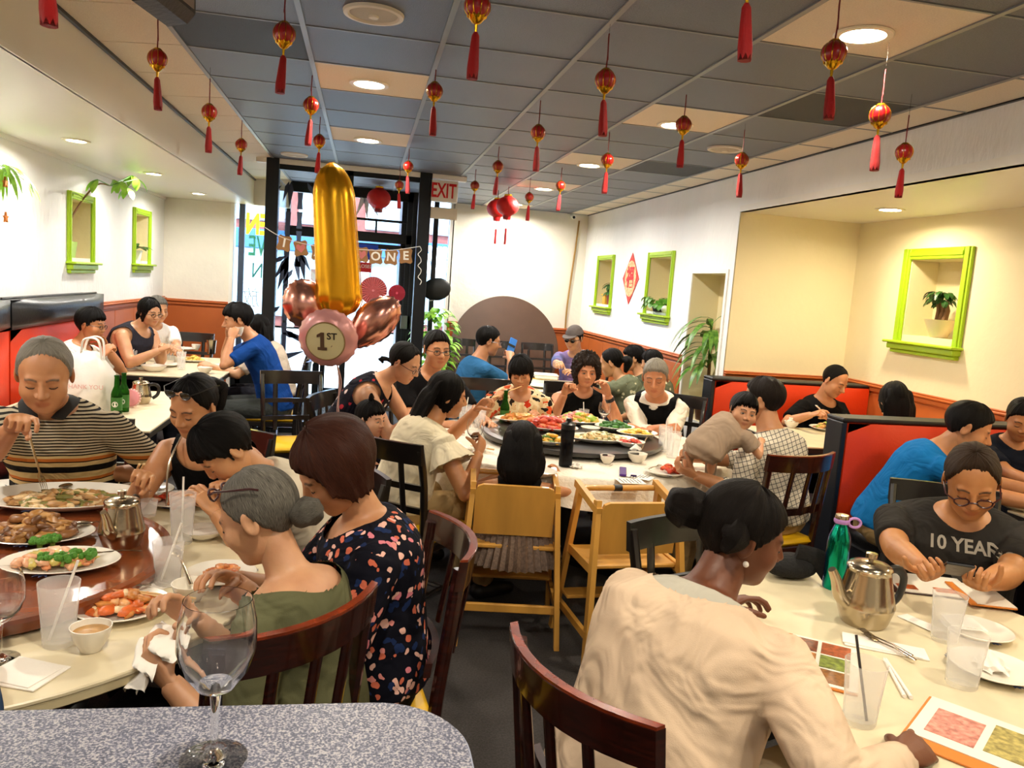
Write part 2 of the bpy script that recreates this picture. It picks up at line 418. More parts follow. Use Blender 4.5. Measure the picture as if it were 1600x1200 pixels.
# ---- recessed lamps (each lamp carries its own light)
M_bulb = emis('lamp_glow', (1, .86, .62), 45)
M_ring = mat('lamp_ring_cream', '#f3ead2', .4)
def downlight(p, label, w=13, col=(1, .88, .71), r=.085, group='recessed ceiling lamps'):
    x, y, z = p
    t = thing('recessed_lamp', label, 'lamp', (x, y, z), group)
    obj('trim_ring', lathe([(r+.028, -.001), (r+.024, -.008), (r, -.008), (r*.97, .0), (r*.9, .02)], 28, (x, y, z)), M_ring, t)
    obj('bulb', lathe([(.001, -.004), (r*.5, -.003), (r*.97, .0)], 24, (x, y, z)), M_bulb, t)
    ld = bpy.data.lights.new('lamp_light', 'AREA'); ld.shape = 'DISK'; ld.size = r*1.7; ld.energy = w; ld.color = col; ld.spread = radians(165)
    lo = bpy.data.objects.new('lamp_light', ld); COL.objects.link(lo); lo.location = (x, y, z-.014); lo.parent = t; lo.matrix_parent_inverse = Matrix.Translation(t.location).inverted()
LAB = ['bright recessed lamp in a beige tile left of centre, nearer one', 'bright recessed lamp in a beige tile left of centre, farther one', 'large bright recessed lamp in the beige tile at the upper right',
       'recessed lamp in a beige tile, second from the upper right', 'recessed lamp in a beige tile, third from the upper right', 'recessed lamp right above the pair of big red lanterns', 'recessed lamp farthest back, hidden behind the big red lanterns']
for p, l, w in zip(LAMPS_PX, LAB, (13, 20, 10, 15, 22, 26, 28)): downlight(atZ(*p, ZC-.001), l, w, (1, .88, .71) if w < 16 else (1, .95, .88))
for (i, j), l in zip(BEH, ('left near', 'right near', 'left far', 'right far')): downlight((BX[i]+.307, GY[0]+(j+.5)*.595, ZC-.001+.03), 'recessed lamp in the ceiling behind the viewer, '+l, 13)
for (px, py), l in zip([(119, 219), (240, 271), (310, 302)], ['recessed lamp in the left soffit nearest the viewer', 'recessed lamp in the left soffit, middle one', 'recessed lamp in the left soffit nearest the window']):
    downlight(atZ(px, py, SOZ-.001), l, 11, (1, .96, .9), r=.06)
for y, l in ((4.2, 'farther'), (2.2, 'nearer')): downlight((-1.95, y, SOZ-.001), 'recessed lamp in the left soffit outside the picture, '+l, 11, (1, .96, .9), r=.06)
downlight(atZ(1391, 327, ZA-.001), 'recessed lamp in the ceiling of the yellow alcove', 11, (1, .84, .58), r=.075)
for y, l in ((2.4, 'farther'), (.2, 'nearer')): downlight((3.62, y, ZA-.001), 'recessed lamp in the alcove ceiling outside the picture, '+l, 10, (1, .84, .6), r=.075)

# ---- round ceiling speakers
M_spk = mat('speaker_white_plastic', '#e9e2d3', .5)
for (px, py), l in zip([(584, 20), (1133, 232), (460, 241)], ['round white ceiling speaker at the top of the picture', 'round white ceiling speaker near the right wall', 'round white ceiling speaker above the entrance']):
    x, y, z = atZ(px, py, ZC); z -= .001
    t = thing('ceiling_speaker', l, 'speaker', (x, y, z), 'round ceiling speakers')
    obj('rim', lathe([(.125, 0), (.122, -.012), (.105, -.014), (.098, -.006)], 32, (x, y, z)), M_spk, t)
    obj('grille', lathe([(.098, -.006), (.06, -.011), (.03, -.013), (.001, -.013)], 32, (x, y, z)), mat('speaker_grille', '#d8cfbd', .6, bump=.8, bscale=500), t)
    obj('cap', lathe([(.022, -.013), (.02, -.02), (.001, -.021)], 16, (x, y, z)), M_spk, t)
# ================================================================== SHOP FRONT, VESTIBULE, STREET
YV, YO = 8.2, 10.15
def X_at(px, py, y): return atY(px, py, y)[0]
xl0, xl1 = X_at(416, 300, YV), X_at(436, 300, YV); xm = X_at(547, 300, YV); xr0, xr1 = X_at(652, 350, YV), X_at(671, 350, YV)
def post(name, x0, x1, y0, y1, z0, z1, m=None, parent=None): return struct(name, box(x0, x1, y0, y1, z0, z1, .004), m or M_black, parent)
vest = struct('door_1', box(xl0, xr1, YV-.03, YV+.03, ZC-.1, ZC-.045, .004), M_black)
post('post', xl0, xl1, YV-.06, YV+.06, 0, ZC, parent=vest); post('post', xr0, xr1, YV-.06, YV+.06, 0, ZC, parent=vest); post('post', xm-.03, xm+.03, YV-.03, YV+.03, 0, ZC, parent=vest)
post('header', xl0-.1, xr1+.35, YV-.05, YV+.05, ZC-.05, ZC, M_white, vest)
post('sill', xl0, xm, YV-.03, YV+.03, 0, .12, parent=vest)
g = struct('window_1', box(xl1, xm-.03, YV-.004, YV+.004, .12, ZC-.1), M_glass)
# glass sides of the vestibule
g = struct('window_2', box(xl0+.03, xl0+.038, YV+.06, YO, .12, ZC-.1), M_glass); post('post', xl0+.01, xl0+.06, YO-.06, YO, 0, ZC, parent=g); post('sill', xl0+.01, xl0+.06, YV, YO, 0, .12, parent=g)
g = struct('window_3', box(xr1-.05, xr1-.042, YV+.06, YO, .12, ZC-.1), M_glass); post('post', xr1-.07, xr1-.02, YO-.06, YO, 0, ZC, parent=g); post('post', xr1-.07, xr1-.02, YV+.35, YV+.42, 0, ZC, parent=g); post('sill', xr1-.07, xr1-.02, YV, YO, 0, .12, parent=g)
# outer door and transom
d0, d1 = X_at(505, 450, YO), X_at(632, 450, YO); zt = atY(600, 372, YO)[2]
door = struct('door_2', cat(box(xl0, d1+.18, YO-.04, YO+.04, zt-.06, zt+.06, .004), box(xl0, d1+.18, YO-.04, YO+.04, ZC-.12, ZC, .004)), M_black)
for x, w in ((xl0+.03, .06), (d0-.05, .08), (d1+.05, .13), (d1+.35, .06)): post('post', x-w/2, x+w/2, YO-.04, YO+.04, 0, ZC, parent=door)
for x0, x1, z0, z1 in ((d0, d0+.06, .02, zt-.08), (d1-.07, d1-.01, .02, zt-.08), (d0, d1, .02, .2), (d0, d1, zt-.14, zt-.08)): obj('door_stile', box(x0, x1, YO-.02, YO+.02, z0, z1, .004), M_black, door, False)
obj('door_pane', box(d0+.06, d1-.07, YO-.004, YO+.004, .2, zt-.14), M_glass, door, False)
obj('transom_pane', box(d0-.01, d1, YO-.004, YO+.004, zt+.06, ZC-.12), M_glass, door, False)
zb = atY(600, 345, YO)[2]; obj('transom_bar', box(d0, d1, YO-.015, YO+.015, zb-.015, zb+.015), M_black, door, False)
xb_ = X_at(588, 350, YO); obj('transom_bar', box(xb_-.012, xb_+.012, YO-.012, YO+.012, zt+.06, zb), M_black, door, False)
obj('pane', box(xl0+.06, d0-.09, YO-.004, YO+.004, .05, zt-.06), M_glass, door, False)
p = atY(640, 502, YO); obj('push_plate', box(p[0]-.12, p[0]+.02, YO-.06, YO-.045, p[2]-.1, p[2]+.07, .004), mat('brushed_plate', '#9aa0a4', .3, metal=1), door, False)
# left display window, right display window
wx = X_at(376, 400, YBL)
w = struct('window_4', box(-1.56, xl0+.05, YBL+.04, YBL+.048, .05, SOZ), M_glass); post('mullion', wx-.03, wx+.035, YBL-.0, YBL+.06, 0, SOZ, mat('blue_grey_frame', '#3a4a60', .4), w)
post('sill', -1.56, xl0+.05, YBL, YBL+.1, 0, .4, parent=w)
struct('wall_left_over', box(-1.6, xl0+.06, YBL, YBL+.1, SOZ, ZC+.05), M_wall)
wx = X_at(703, 430, YBR)
w = struct('window_5', box(xr1-.2, 1.11, YBR+.04, YBR+.048, .3, ZC), M_glass); post('mullion', wx-.05, wx+.02, YBR, YBR+.06, 0, ZC, mat('blue_grey_frame', '#3a4a60', .4), w)
post('sill', xr1-.2, 1.11, YBR, YBR+.1, 0, .3, parent=w)
struct('wall_vestibule_link', box(xr1-.2, xr1-.1, YO, YBR, 0, ZC), M_black)

# ---- street
M_pave = mat('street_concrete', '#b9b5ae', .85, var=.06, vscale=2)
struct('ground_street', box(-30, 30, YBR+.12, 60, -.2, -.06), M_pave)
struct('ground_pavement', box(-3, 1.4, YO-.2, YBR+.2, -.16, -.05), M_pave)
struct('ground_road', box(-30, 30, 15.5, 21.5, -.06, -.055), mat('asphalt', '#77787a', .9))
M_brick = mat('red_brick', '#74403a', .9, var=.18, vscale=6); M_bwin = mat('far_window_glass', '#7d92a0', .1, spec=.9); M_bfr = mat('far_window_frame', '#a9adad', .6)
fac = thing('building', 'red brick building with pale windows across the street', 'building', (0, 24, 0))
obj('wall', box(-14, 14, 24, 26, 0, 9), M_brick, fac, False)
for i in range(-5, 6):
    for j in range(2):
        x = i*1.9+.55; z = 3.0+j*2.5
        f = obj('window', box(x-.62, x+.62, 23.9, 24.05, z, z+1.6, .03), M_bfr, fac, False)
        for k in (-1, 1): obj('pane', box(x+k*.29-.25, x+k*.29+.25, 23.86, 23.92, z+.08, z+1.52), M_bwin, f, False)
obj('shop_fascia', box(-14, 14, 23.7, 24.0, 2.2, 2.75, .02), mat('blue_fascia', '#1f4f88', .5), fac, False)
obj('shopfront', box(-14, 14, 23.9, 24.02, .3, 2.2), M_bwin, fac, False)
for i in range(-6, 7): obj('pier', box(i*2.1-.12, i*2.1+.12, 23.8, 24.0, 0, 2.2, .01), M_bfr, fac, False)
aw = atY(682, 400, 20.5)
a = obj('awning', cat(*[(np.array([(aw[0]-.75+k*.16, 19.6, aw[2]-.5), (aw[0]-.63+k*.16, 19.6, aw[2]-.5), (aw[0]-.75+k*.13, 20.6, aw[2]+.25), (aw[0]-.65+k*.13, 20.6, aw[2]+.25),
      (aw[0]-.75+k*.16, 19.6, aw[2]-.53), (aw[0]-.63+k*.16, 19.6, aw[2]-.53), (aw[0]-.75+k*.13, 20.6, aw[2]+.22), (aw[0]-.65+k*.13, 20.6, aw[2]+.22)]), [(0, 1, 3, 2), (6, 7, 5, 4), (0, 4, 5, 1)]) for k in range(9)]+[tube([(aw[0], 20.6, -.06), (aw[0], 20.6, aw[2]+.2)], .04)]), M_white, None, False)
tag(a, 'white striped awning on a post seen through the right window', 'awning')

# ---- exit sign
M_red = mat('sign_red', '#d0121b', .5)
p = atY(693, 300, YV-.05); q = atY(693, 334, YV-.05)
t = thing('exit_sign', 'white exit sign with red letters beside the entrance post', 'sign', (p[0], YV-.05, p[2]))
rx = V3(1, 0, 0); uz = V3(0, 0, 1)
M_sign = mat('sign_white', '#f1ece0', .4)
obj('box', box(p[0]-.145, p[0]+.145, YV-.06, YV-.005, p[2]-.1, p[2]+.115, .006), M_sign, t, False)
obj('lettering', on_plane((lambda m: (m[0]*V3(.62, 1, 1), m[1]))(text_mesh('EXIT', .2, .003, .004)), (p[0], YV-.062, p[2]+.005), (1, 0, 0), uz), M_red, t, False)
obj('backplate', box(q[0]-.14, q[0]+.14, YV-.05, YV-.03, q[2]-.055, q[2]+.06, .003), mat('beige_plate', '#c7b9a0', .6), t, False)

# ---- signs and decals on the glass
def decal(name, m, pos, mat_, label, cat_='decal', flip=True, yoff=0, xs=1.0):
    V, F = m; V = np.array(V); V[:, 0] *= (-xs if flip else xs)
    if flip: F = [f[::-1] for f in F]
    o = obj(name, on_plane((V, F), pos, (1, 0, 0), (0, 0, 1)), mat_, None, False); return tag(o, label, cat_)
M_yel = emis('neon_yellow', (1, .85, .02), 3.0)
yw = YBL+.02
decal('neon_letters', text_mesh('EN', .34, .012, .012), atY(402, 352, yw), M_yel, 'yellow neon letters in the left window, seen from behind', 'sign', xs=.62)
decal('window_lettering', text_mesh('VE', .34, .004, .004), atY(402, 386, yw), mat('green_vinyl', '#4fc8a8', .5), 'pale green letters on the left window below the neon', 'lettering', xs=.55)
decal('window_lettering', text_mesh('N', .26, .004, 0), atY(402, 424, yw), mat('teal_vinyl', '#3d9f9a', .5), 'teal letter low on the left window', 'lettering', xs=.7)
decal('window_lettering', text_mesh('放', .26, .003, -.004), atY(392, 467, yw), mat('grey_vinyl', '#a9b9bd', .5), 'thin grey character at the foot of the left window', 'lettering', xs=.8)
# bamboo decals on the vestibule glass
M_bam = mat('bamboo_decal_navy', '#1b2740', .5); M_bam2 = mat('bamboo_decal_slate', '#4a5d7d', .5); M_bamw = mat('bamboo_decal_white', '#eef1f3', .5)
def leaf2d(x, y, L, a, w=.16):
    c, s = cos(radians(a)), sin(radians(a)); P = [(0, 0), (L*.3, w*L*.5), (L, 0), (L*.3, -w*L*.5)]
    return prism([(x+u*c-v*s, y+u*s+v*c) for u, v in P], 0, .003)
def bamboo(px, y0, y1, w, m, leaves, label, yy, flat=True):
    a = atY(px, y0, yy); b = atY(px-6*(y1-y0)/240, y1, yy); H = a[2]-b[2]; n = 4
    t = thing('bamboo_decal', label, 'decal', (b[0], yy, b[2]), 'bamboo decals on the entrance glass')
    for k in range(n):
        z0 = b[2]+H*k/n+.02; z1 = b[2]+H*(k+1)/n-.005
        obj('stalk', on_plane(prism([(-w/2, z0), (w/2, z0), (w*.38, (z0+z1)/2), (w/2, z1), (-w/2, z1), (-w*.38, (z0+z1)/2)], 0, .003), (b[0], yy, 0), (1, 0, 0), uz), m, t, False)
    for lx, ly, L, ang in leaves:
        q = atY(lx, ly, yy); obj('leaf', on_plane(leaf2d(0, 0, L*1.35, ang, .22), (q[0], yy, q[2]), (1, 0, 0), uz), m, t, False)
yg = YV-.008
bamboo(448, 330, 560, .05, M_bam, [(452, 283, .16, -105), (455, 283, .2, -92), (440, 290, .12, -140), (452, 400, .22, -120), (450, 402, .26, -105), (447, 400, .16, -150), (470, 395, .22, -80), (438, 478, .14, -140), (445, 515, .18, -35), (440, 520, .2, -10), (436, 560, .2, 20)], 'navy bamboo decal on the glass beside the left post', yg)
bamboo(468, 300, 420, .055, M_bam2, [(462, 400, .2, -80), (470, 395, .16, -60), (480, 285, .14, -60), (458, 420, .14, -120)], 'slate blue bamboo decal on the glass, right of the navy one', yg)
ob = tag(obj('paper_fan_decal', cat(*[on_plane(leaf2d(0, 0, .34, a, .2), atY(572, 300, YO-.03), (1, 0, 0), uz) for a in (250, 275, 300, 325, 345, 5)]), M_bamw, None, False), 'white spiky paper decal hanging in front of the red vestibule lantern', 'decal')
# posters on the outer door
def board(name, px0, py0, px1, py1, y, m, label, cat_='poster', th=.004):
    a = atY(px0, py0, y); b = atY(px1, py1, y)
    return tag(obj(name, box(min(a[0], b[0]), max(a[0], b[0]), y-th, y, min(a[2], b[2]), max(a[2], b[2])), m, None, False), label, cat_)
yd = YO-.03
board('poster', 552, 380, 590, 407, yd, mat('poster_blue', '#1f4fd0', .5), 'blue poster on the entrance door')
cs = thing('closed_sign', 'red closed sign hanging on the entrance door', 'sign', atY(570, 417, yd-.01))
a = atY(558, 409, yd-.01); b = atY(580, 426, yd-.01)
obj('board', box(a[0], b[0], yd-.016, yd-.01, b[2], a[2]), M_red, cs, False)
tm = text_mesh('CLOSED', .06, .001); obj('lettering', on_plane(tm, ((a[0]+b[0])/2, yd-.018, (a[2]+b[2])/2+.01), (1, 0, 0), uz), M_sign, cs, False)
board('poster', 486, 420, 496, 460, YV+.02, mat('poster_collage', '#d94a70', .5, var=.4, vscale=12, col2='#e9f1f2'), 'narrow strip of small colourful stickers on the entrance glass')
# planter bush outside/inside the right window
# ================================================================== FURNITURE
M_lac = mat('black_lacquered_wood', '#120e0d', .28, coat=.5, bump=.05, bscale=30)
M_mah = mat('dark_mahogany_lacquer', '#1c0a07', .25, coat=.7, var=.4, vscale=20, col2='#3a120a', stretch=(1, 1, 8))
M_mahtop = mat('mahogany_edge_highlight', '#7a2e12', .25, coat=.7, var=.3, vscale=25)  # reddish-brown highlight of the top edge, put into the colour
M_yelv = mat('yellow_vinyl', '#d9ab0c', .4, bump=.1, bscale=30)
M_redv = mat('red_orange_vinyl', '#dd3a10', .4, bump=.12, bscale=60)
M_blkv = mat('black_vinyl', '#101216', .35, bump=.15, bscale=60)
M_lam = mat('beige_laminate', '#dccfae', .32, var=.05, vscale=9, detail=8)
M_edge = mat('dark_table_edge', '#15110f', .5)
M_cream = mat('cream_laminate_edge', '#cbbd98', .4)
M_ped = mat('black_pedestal', '#0f0f10', .5)
M_maple = mat('maple_wood', '#d19a45', .38, var=.14, vscale=7, stretch=(1, 1, .15), coat=.2)
M_rose = mat('lazy_susan_redwood', '#7d3b16', .22, var=.25, vscale=5, stretch=(.6, 3, 1), coat=.6)
M_cloth = mat('white_plastic_tablecloth', '#ece3d2', .5, bump=.6, bscale=60, var=.02, vscale=5)

def arc_pts(w, depth, z, y, n=9):
    """curved rail: ends at y, middle pushed back by depth"""
    return [(x, y-depth*(1-(2*x/w)**2), z) for x in np.linspace(-w/2, w/2, n)]
def make_chair(style):
    t = thing('restaurant_chair', '', 'chair', (0, 0, 0), None, local=True)
    wood = M_mah if style == 'curved' else M_lac
    obj('seat', cat(box(-.205, .205, -.2, .22, .425, .465, .018)), M_yelv, t, 50)
    obj('seat_frame', box(-.2, .2, -.195, .21, .385, .425, .006), wood, t, False)
    for s in (-1, 1):
        obj('leg', tube([(s*.18, .19, .39), (s*.185, .2, 0)], [(.018, .018), (.014, .014)], 8), wood, t)
        obj('leg', tube(smooth_path([(s*.185, -.26, 0), (s*.19, -.2, .25), (s*.195, -.19, .45), (s*.203, -.215, .72), (s*.206, -.236 if style == 'curved' else -.262, .9)], 3), [(.016, .02)]*13, 8), wood, t)
        obj('stretcher', tube([(s*.185, .19, .18), (s*.187, -.22, .18)], .01, 6), wood, t)
    obj('stretcher', tube([(-.185, 0, .18), (.185, 0, .18)], .01, 6), wood, t)
    if style == 'curved':
        obj('top_rail', tube(arc_pts(.45, .06, .885, -.275, 11), [(.014, .038)]*11, 10, up=V3(0, 0, 1)) if False else rail(.45, .07, .275, .845, .925, .024), wood, t)
        obj('rail_cap', rail(.45, .07, .275, .9255, .932, .02), M_mahtop, t)  # thin strip that carries the painted highlight along the rail
        obj('lower_rail', rail(.41, .05, .225, .6, .64, .02), wood, t)
        for x in (-.1, 0, .1): obj('slat', slat(x, .45, .07, .62, .85), wood, t)
    else:
        obj('top_rail', rail(.44, .03, .28, .83, .925, .022), wood, t)
        for z in (.58, .7): obj('cross_rail', rail(.42, .02, .225+(z-.58)*.25, z, z+.03, .018), wood, t)
        for x in (-.11, .11): obj('slat', slat(x, .42, .025, .5, .84), wood, t)
    return t
def rail(w, depth, yb, z0, z1, th):
    """a curved board standing on edge"""
    xs = np.linspace(-w/2, w/2, 11); V = []; F = []
    for x in xs:
        y = -yb-depth*(1-(2*x/w)**2)+depth*.6; k = (z1-.88)*.0
        for dy, z in ((-th/2, z0), (th/2, z0), (th/2, z1), (-th/2, z1)): V.append((x, y+dy-(z-.88)*.12, z))
    for i in range(10):
        a = i*4
        for j in range(4): F.append((a+j, a+(j+1) % 4, a+4+(j+1) % 4, a+4+j))
    F += [(3, 2, 1, 0), (40, 41, 42, 43)]; return np.array(V), F
def slat(x, w, depth, z0, z1):
    y = lambda z: -(.21+(z-.45)*.16)-depth*(1-(2*x/w)**2)+depth*.6
    return tube([(x, y(z0), z0), (x, y((z0+z1)/2), (z0+z1)/2), (x, y(z1), z1)], [(.017, .008)]*3, 8, up=V3(0, 1, 0))
CH = {k: make_chair(k) for k in ('curved', 'grid')}; CH_USED = set()
def chair(style, x, y, yaw, label, group='restaurant chairs'):
    if style not in CH_USED:
        CH_USED.add(style); r = CH[style]; r.location = (x, y, 0); r.rotation_euler = (0, 0, -radians(yaw)); r['label'] = label; r['group'] = group; return r
    return dup(CH[style], (x, y, 0), yaw, label, group)
chair('curved', .66, 1.47, 67, 'dark mahogany chair with a curved back under the woman in white')
chair('curved', -.27, 1.83, -44, 'dark mahogany chair under the grey-haired woman')
chair('curved', .03, 2.16, -96, 'dark curved-back chair under the woman in the floral shirt')
chair('grid', 1.17, 2.16, 160, 'empty black chair beside the round table at the right')
chair('grid', .30, 3.76, 42, 'black chair with yellow seat under the long-haired woman in white')
chair('grid', -.70, 6.68, -92, 'black chair with yellow seat under the man in royal blue')
chair('grid', -.72, 7.3, -95, 'black chair behind the man in royal blue')
chair('curved', 2.12, 3.74, -16, 'dark curved-back chair under the man in the checked shirt')
chair('grid', .03, 4.75, 108, 'black chair under the woman bending over her plate')
chair('grid', .42, 5.45, 160, 'black chair under the man with glasses in black')
chair('grid', .92, 5.72, 184, 'black chair under the woman in the red print blouse')
chair('grid', 1.6, 5.75, 192, 'black chair under the curly-haired woman in black')
chair('grid', 2.24, 5.38, 215, 'black chair under the man in the black vest')
chair('grid', .86, 6.45, 80, 'black chair under the man in blue holding a phone')
chair('grid', 2.3, 7.85, 205, 'black chair under the man in the grey cap')
chair('grid', 2.42, 6.75, -60, 'black chair under the ponytailed woman in olive print')
chair('grid', 2.42, 2.72, 208, 'black chair under the woman in the ten years shirt')
chair('grid', -.68, 3.42, -150, 'black chair under the woman with sunglasses on her head')
chair('grid', -.22, 2.86, -120, 'black chair under the boy in the white shirt')
chair('grid', -1.2, 3.5, 176, 'black chair under the man in the striped polo')
chair('grid', -1.75, 8.45, 180, 'black chair at the far end of the table by the left window')
chair('grid', -.42, 5.6, 165, 'empty black chair below the balloons')
chair('grid', -1.05, 1.22, 0, 'black chair at the left front, under the diner in denim')
chair('grid', 1.25, 9.95, 180, 'black chair in front of the brown disc, leftmost', 'chairs lined up by the brown disc')
chair('grid', 1.78, 9.95, 180, 'black chair in front of the brown disc, middle one', 'chairs lined up by the brown disc')
chair('grid', 2.3, 9.95, 180, 'black chair in front of the brown disc, rightmost', 'chairs lined up by the brown disc')

# ---- tables
def table_legs(t, x, y, h, spread=.3):
    obj('column', lathe([(.05, .04), (.04, .08), (.035, h-.12), (.06, h-.06)], 14, (x, y, 0)), M_ped, t)
    for a in range(4): obj('foot', place(cat(box(-.03, .03, 0, spread, 0, .04, .008)), a*90+45, (x, y, 0)), M_ped, t, False)
def rect_table(label, x0, x1, y0, y1, z=.75):
    t = thing('dining_table', label, 'table', ((x0+x1)/2, (y0+y1)/2, 0), 'beige laminate tables')
    obj('tabletop', box(x0, x1, y0, y1, z-.012, z, .003), M_lam, t, False); obj('edge', box(x0+.002, x1-.002, y0+.002, y1-.002, z-.045, z-.012, .003), M_edge, t, False); table_legs(t, (x0+x1)/2, (y0+y1)/2, z); return t
def disc(r, z0, z1, n=64, b=.006, c=(0, 0, 0)): return lathe([(.0005, z0), (r-b, z0), (r, z0+b), (r, z1-b), (r-b, z1), (.0005, z1)], n, c)
def round_table(label, c, r, z=.75):
    t = thing('round_table', label, 'table', (c[0], c[1], 0), 'round tables')
    obj('tabletop', disc(r, z-.012, z, 72, .003, (c[0], c[1], 0)), M_lam, t); obj('edge', disc(r-.003, z-.035, z-.012, 72, .003, (c[0], c[1], 0)), M_cream, t); table_legs(t, c[0], c[1], z, .4); return t
T1 = (-1.04, 2.34); T4 = (1.27, 4.5); T5 = (1.47, 1.81)
round_table('round beige table with a wooden lazy Susan at the left front', T1, .82); round_table('round beige table at the right front with a steel teapot', T5, .62)
rect_table('beige table with the white carrier bag and beer bottles', -2.0, -1.08, 4.37, 5.75); rect_table('beige table at the back left with four diners', -1.98, -1.1, 6.55, 8.0)
rect_table('beige booth table in front of the man in the black polo', 2.8, 4.1, 4.6, 5.35); rect_table('beige booth table at the right edge of the picture', 3.12, 4.12, 2.45, 3.2)
rect_table('dark edged table at the back with a stack of plates', 1.35, 2.15, 6.7, 7.6)
t = round_table('large round table under the white tablecloth', T4, .9, .745)
# lazy Susans
def lazy(c, r, z, m, label, rim=True):
    t = thing('lazy_susan', label, 'lazy Susan', (c[0], c[1], z))
    obj('base', disc(.2, z, z+.02, 32, .004, (c[0], c[1], 0)), M_ped, t)
    obj('turntable', disc(r-.02, z+.02, z+.045, 72, .004, (c[0], c[1], 0)), m, t)
    if rim: obj('rim', lathe([(r-.03, z+.045), (r-.022, z+.052), (r-.004, z+.05), (r, z+.04), (r-.004, z+.028), (r-.006, z+.022), (r-.012, z+.012), (r-.03, z+.012), (r-.03, z+.045)], 72, (c[0], c[1], 0)), m, t)
    return t
lazy(T1, .52, .75, M_rose, 'reddish brown wooden lazy Susan with a moulded rim at the left front')
lazy(T4, .56, .75, mat('dark_lazy_susan', '#1d1a18', .3, coat=.3), 'dark lazy Susan crowded with platters on the white cloth', False)
# tablecloth with hanging scalloped skirt
def tablecloth(c, R, z):
    n = 144; V = []; F = []; prof = [(0.001, 0), (R*.5, 0), (R-.02, 0), (R+.004, -.004), (R+.014, -.03)]
    rows = len(prof)+3
    for i in range(rows):
        for j in range(n):
            a = 2*pi*j/n; fold = .5+.5*sin(a*13+1.3*sin(a*5)); drop = .15+.06*sin(a*4+.6)+.02*sin(a*9)
            if i < len(prof): r, dz = prof[i]; dz += .0015*sin(a*6+r*9)*(r > .1)
            else: q = (i-len(prof)+1)/3; r = R+.014+(.02+.045*fold)*q; dz = -.03-(drop-.03)*q
            V.append((c[0]+r*cos(a), c[1]+r*sin(a), z+dz))
    for i in range(rows-1):
        for j in range(n): F.append((i*n+j, i*n+(j+1) % n, (i+1)*n+(j+1) % n, (i+1)*n+j))
    return np.array(V), F
tag(obj('tablecloth', tablecloth(T4, .905, .7495), M_cloth, None, 70), 'white patterned plastic cloth draped over the large round table', 'tablecloth')

# ---- booths
def pad(x0, x1, y0, y1, z0, z1, bulge, ax):
    """stuffed vinyl panel bulging along ax (signed 'x+','y-' ...)"""
    n = 10; V = []; F = []; k = 'xy'.index(ax[0]); s = 1 if ax[1] == '+' else -1
    lo = [x0, y0, z0]; hi = [x1, y1, z1]; u = 1-k
    for i in range(n+1):
        for j in range(n+1):
            p = [0, 0, 0]; p[u] = lo[u]+(hi[u]-lo[u])*i/n; p[2] = z0+(z1-z0)*j/n; a, b = 2*i/n-1, 2*j/n-1
            e = (1-abs(a)**6)*(1-abs(b)**4); p[k] = (hi[k] if s > 0 else lo[k])-s*bulge*(1-e); V.append(p)
    for i in range(n):
        for j in range(n): F.append((i*(n+1)+j, (i+1)*(n+1)+j, (i+1)*(n+1)+j+1, i*(n+1)+j+1))
    if (k == 0) != (s > 0): F = [f[::-1] for f in F]
    m = (np.array(V), F); b0 = box(x0, x1, y0, y1, z0, z1)
    bb = list(lo), list(hi); 
    if s > 0: bb[1][k] = hi[k]-bulge
    else: bb[0][k] = lo[k]+bulge
    return cat(m, box(bb[0][0], bb[1][0], bb[0][1], bb[1][1], z0, z1))
lb = thing('booth_bench', 'long red and black vinyl booth bench along the left wall', 'bench', (-2.1, 5.2, 0))
obj('base', box(-2.32, -1.82, 2.2, 7.2, 0, .34, .01), M_ped, lb, False)
for y0, y1 in ((2.2, 3.73), (3.75, 5.33), (5.35, 7.1)):
    obj('seat_pad', box(-2.3, -1.8, y0, y1, .34, .46, .03), M_blkv, lb, 60)
    obj('back_pad', pad(-2.3, -2.08, y0, y1, .46, 1.15, .06, 'x+'), M_redv, lb, 60)
    obj('head_roll', pad(-2.3, -2.06, y0, y1, 1.155, 1.34, .07, 'x+'), M_blkv, lb, 60)
    obj('piping', tube([(-2.19, y0, 1.345), (-2.19, y1, 1.345)], .008, 6), M_blkv, lb)
M_navy = mat('dark_navy_laminate', '#12161f', .4)
def booth(label, x0, x1, y, zt, seat_near=True, seat_far=True):
    t = thing('booth_partition', label, 'bench', ((x0+x1)/2, y, 0), 'red booths on the right')
    obj('core', box(x0, x1, y-.05, y+.05, 0, zt-.025, .004), M_navy, t, False); obj('cap', box(x0-.012, x1, y-.085, y+.085, zt-.025, zt, .008), M_edge, t, False)
    obj('end_panel', box(x0-.012, x0+.02, y-.08, y+.08, 0, zt-.025, .005), M_navy, t, False)
    if seat_near:
        obj('back_pad', pad(x0+.022, x1, y-.12, y-.05, .46, zt-.028, .035, 'y-'), M_redv, t, 60); obj('seat_pad', box(x0+.03, x1, y-.55, y-.1, .36, .46, .03), M_blkv, t, 60); obj('base', box(x0+.05, x1, y-.5, y-.05, 0, .36, .01), M_navy, t, False)
    if seat_far:
        obj('back_pad', pad(x0+.022, x1, y+.05, y+.12, .46, zt-.028, .035, 'y+'), M_redv, t, 60); obj('seat_pad', box(x0+.03, x1, y+.1, y+.52, .36, .46, .03), M_blkv, t, 60); obj('base', box(x0+.05, x1, y+.05, y+.48, 0, .36, .01), M_navy, t, False)
    return t
booth('near red booth partition with black cap behind the man in bright blue', 2.70, 4.15, 4.03, 1.05); booth('far red booth partition behind the man in the black polo', 2.76, 4.15, 5.88, 1.05, True, False)

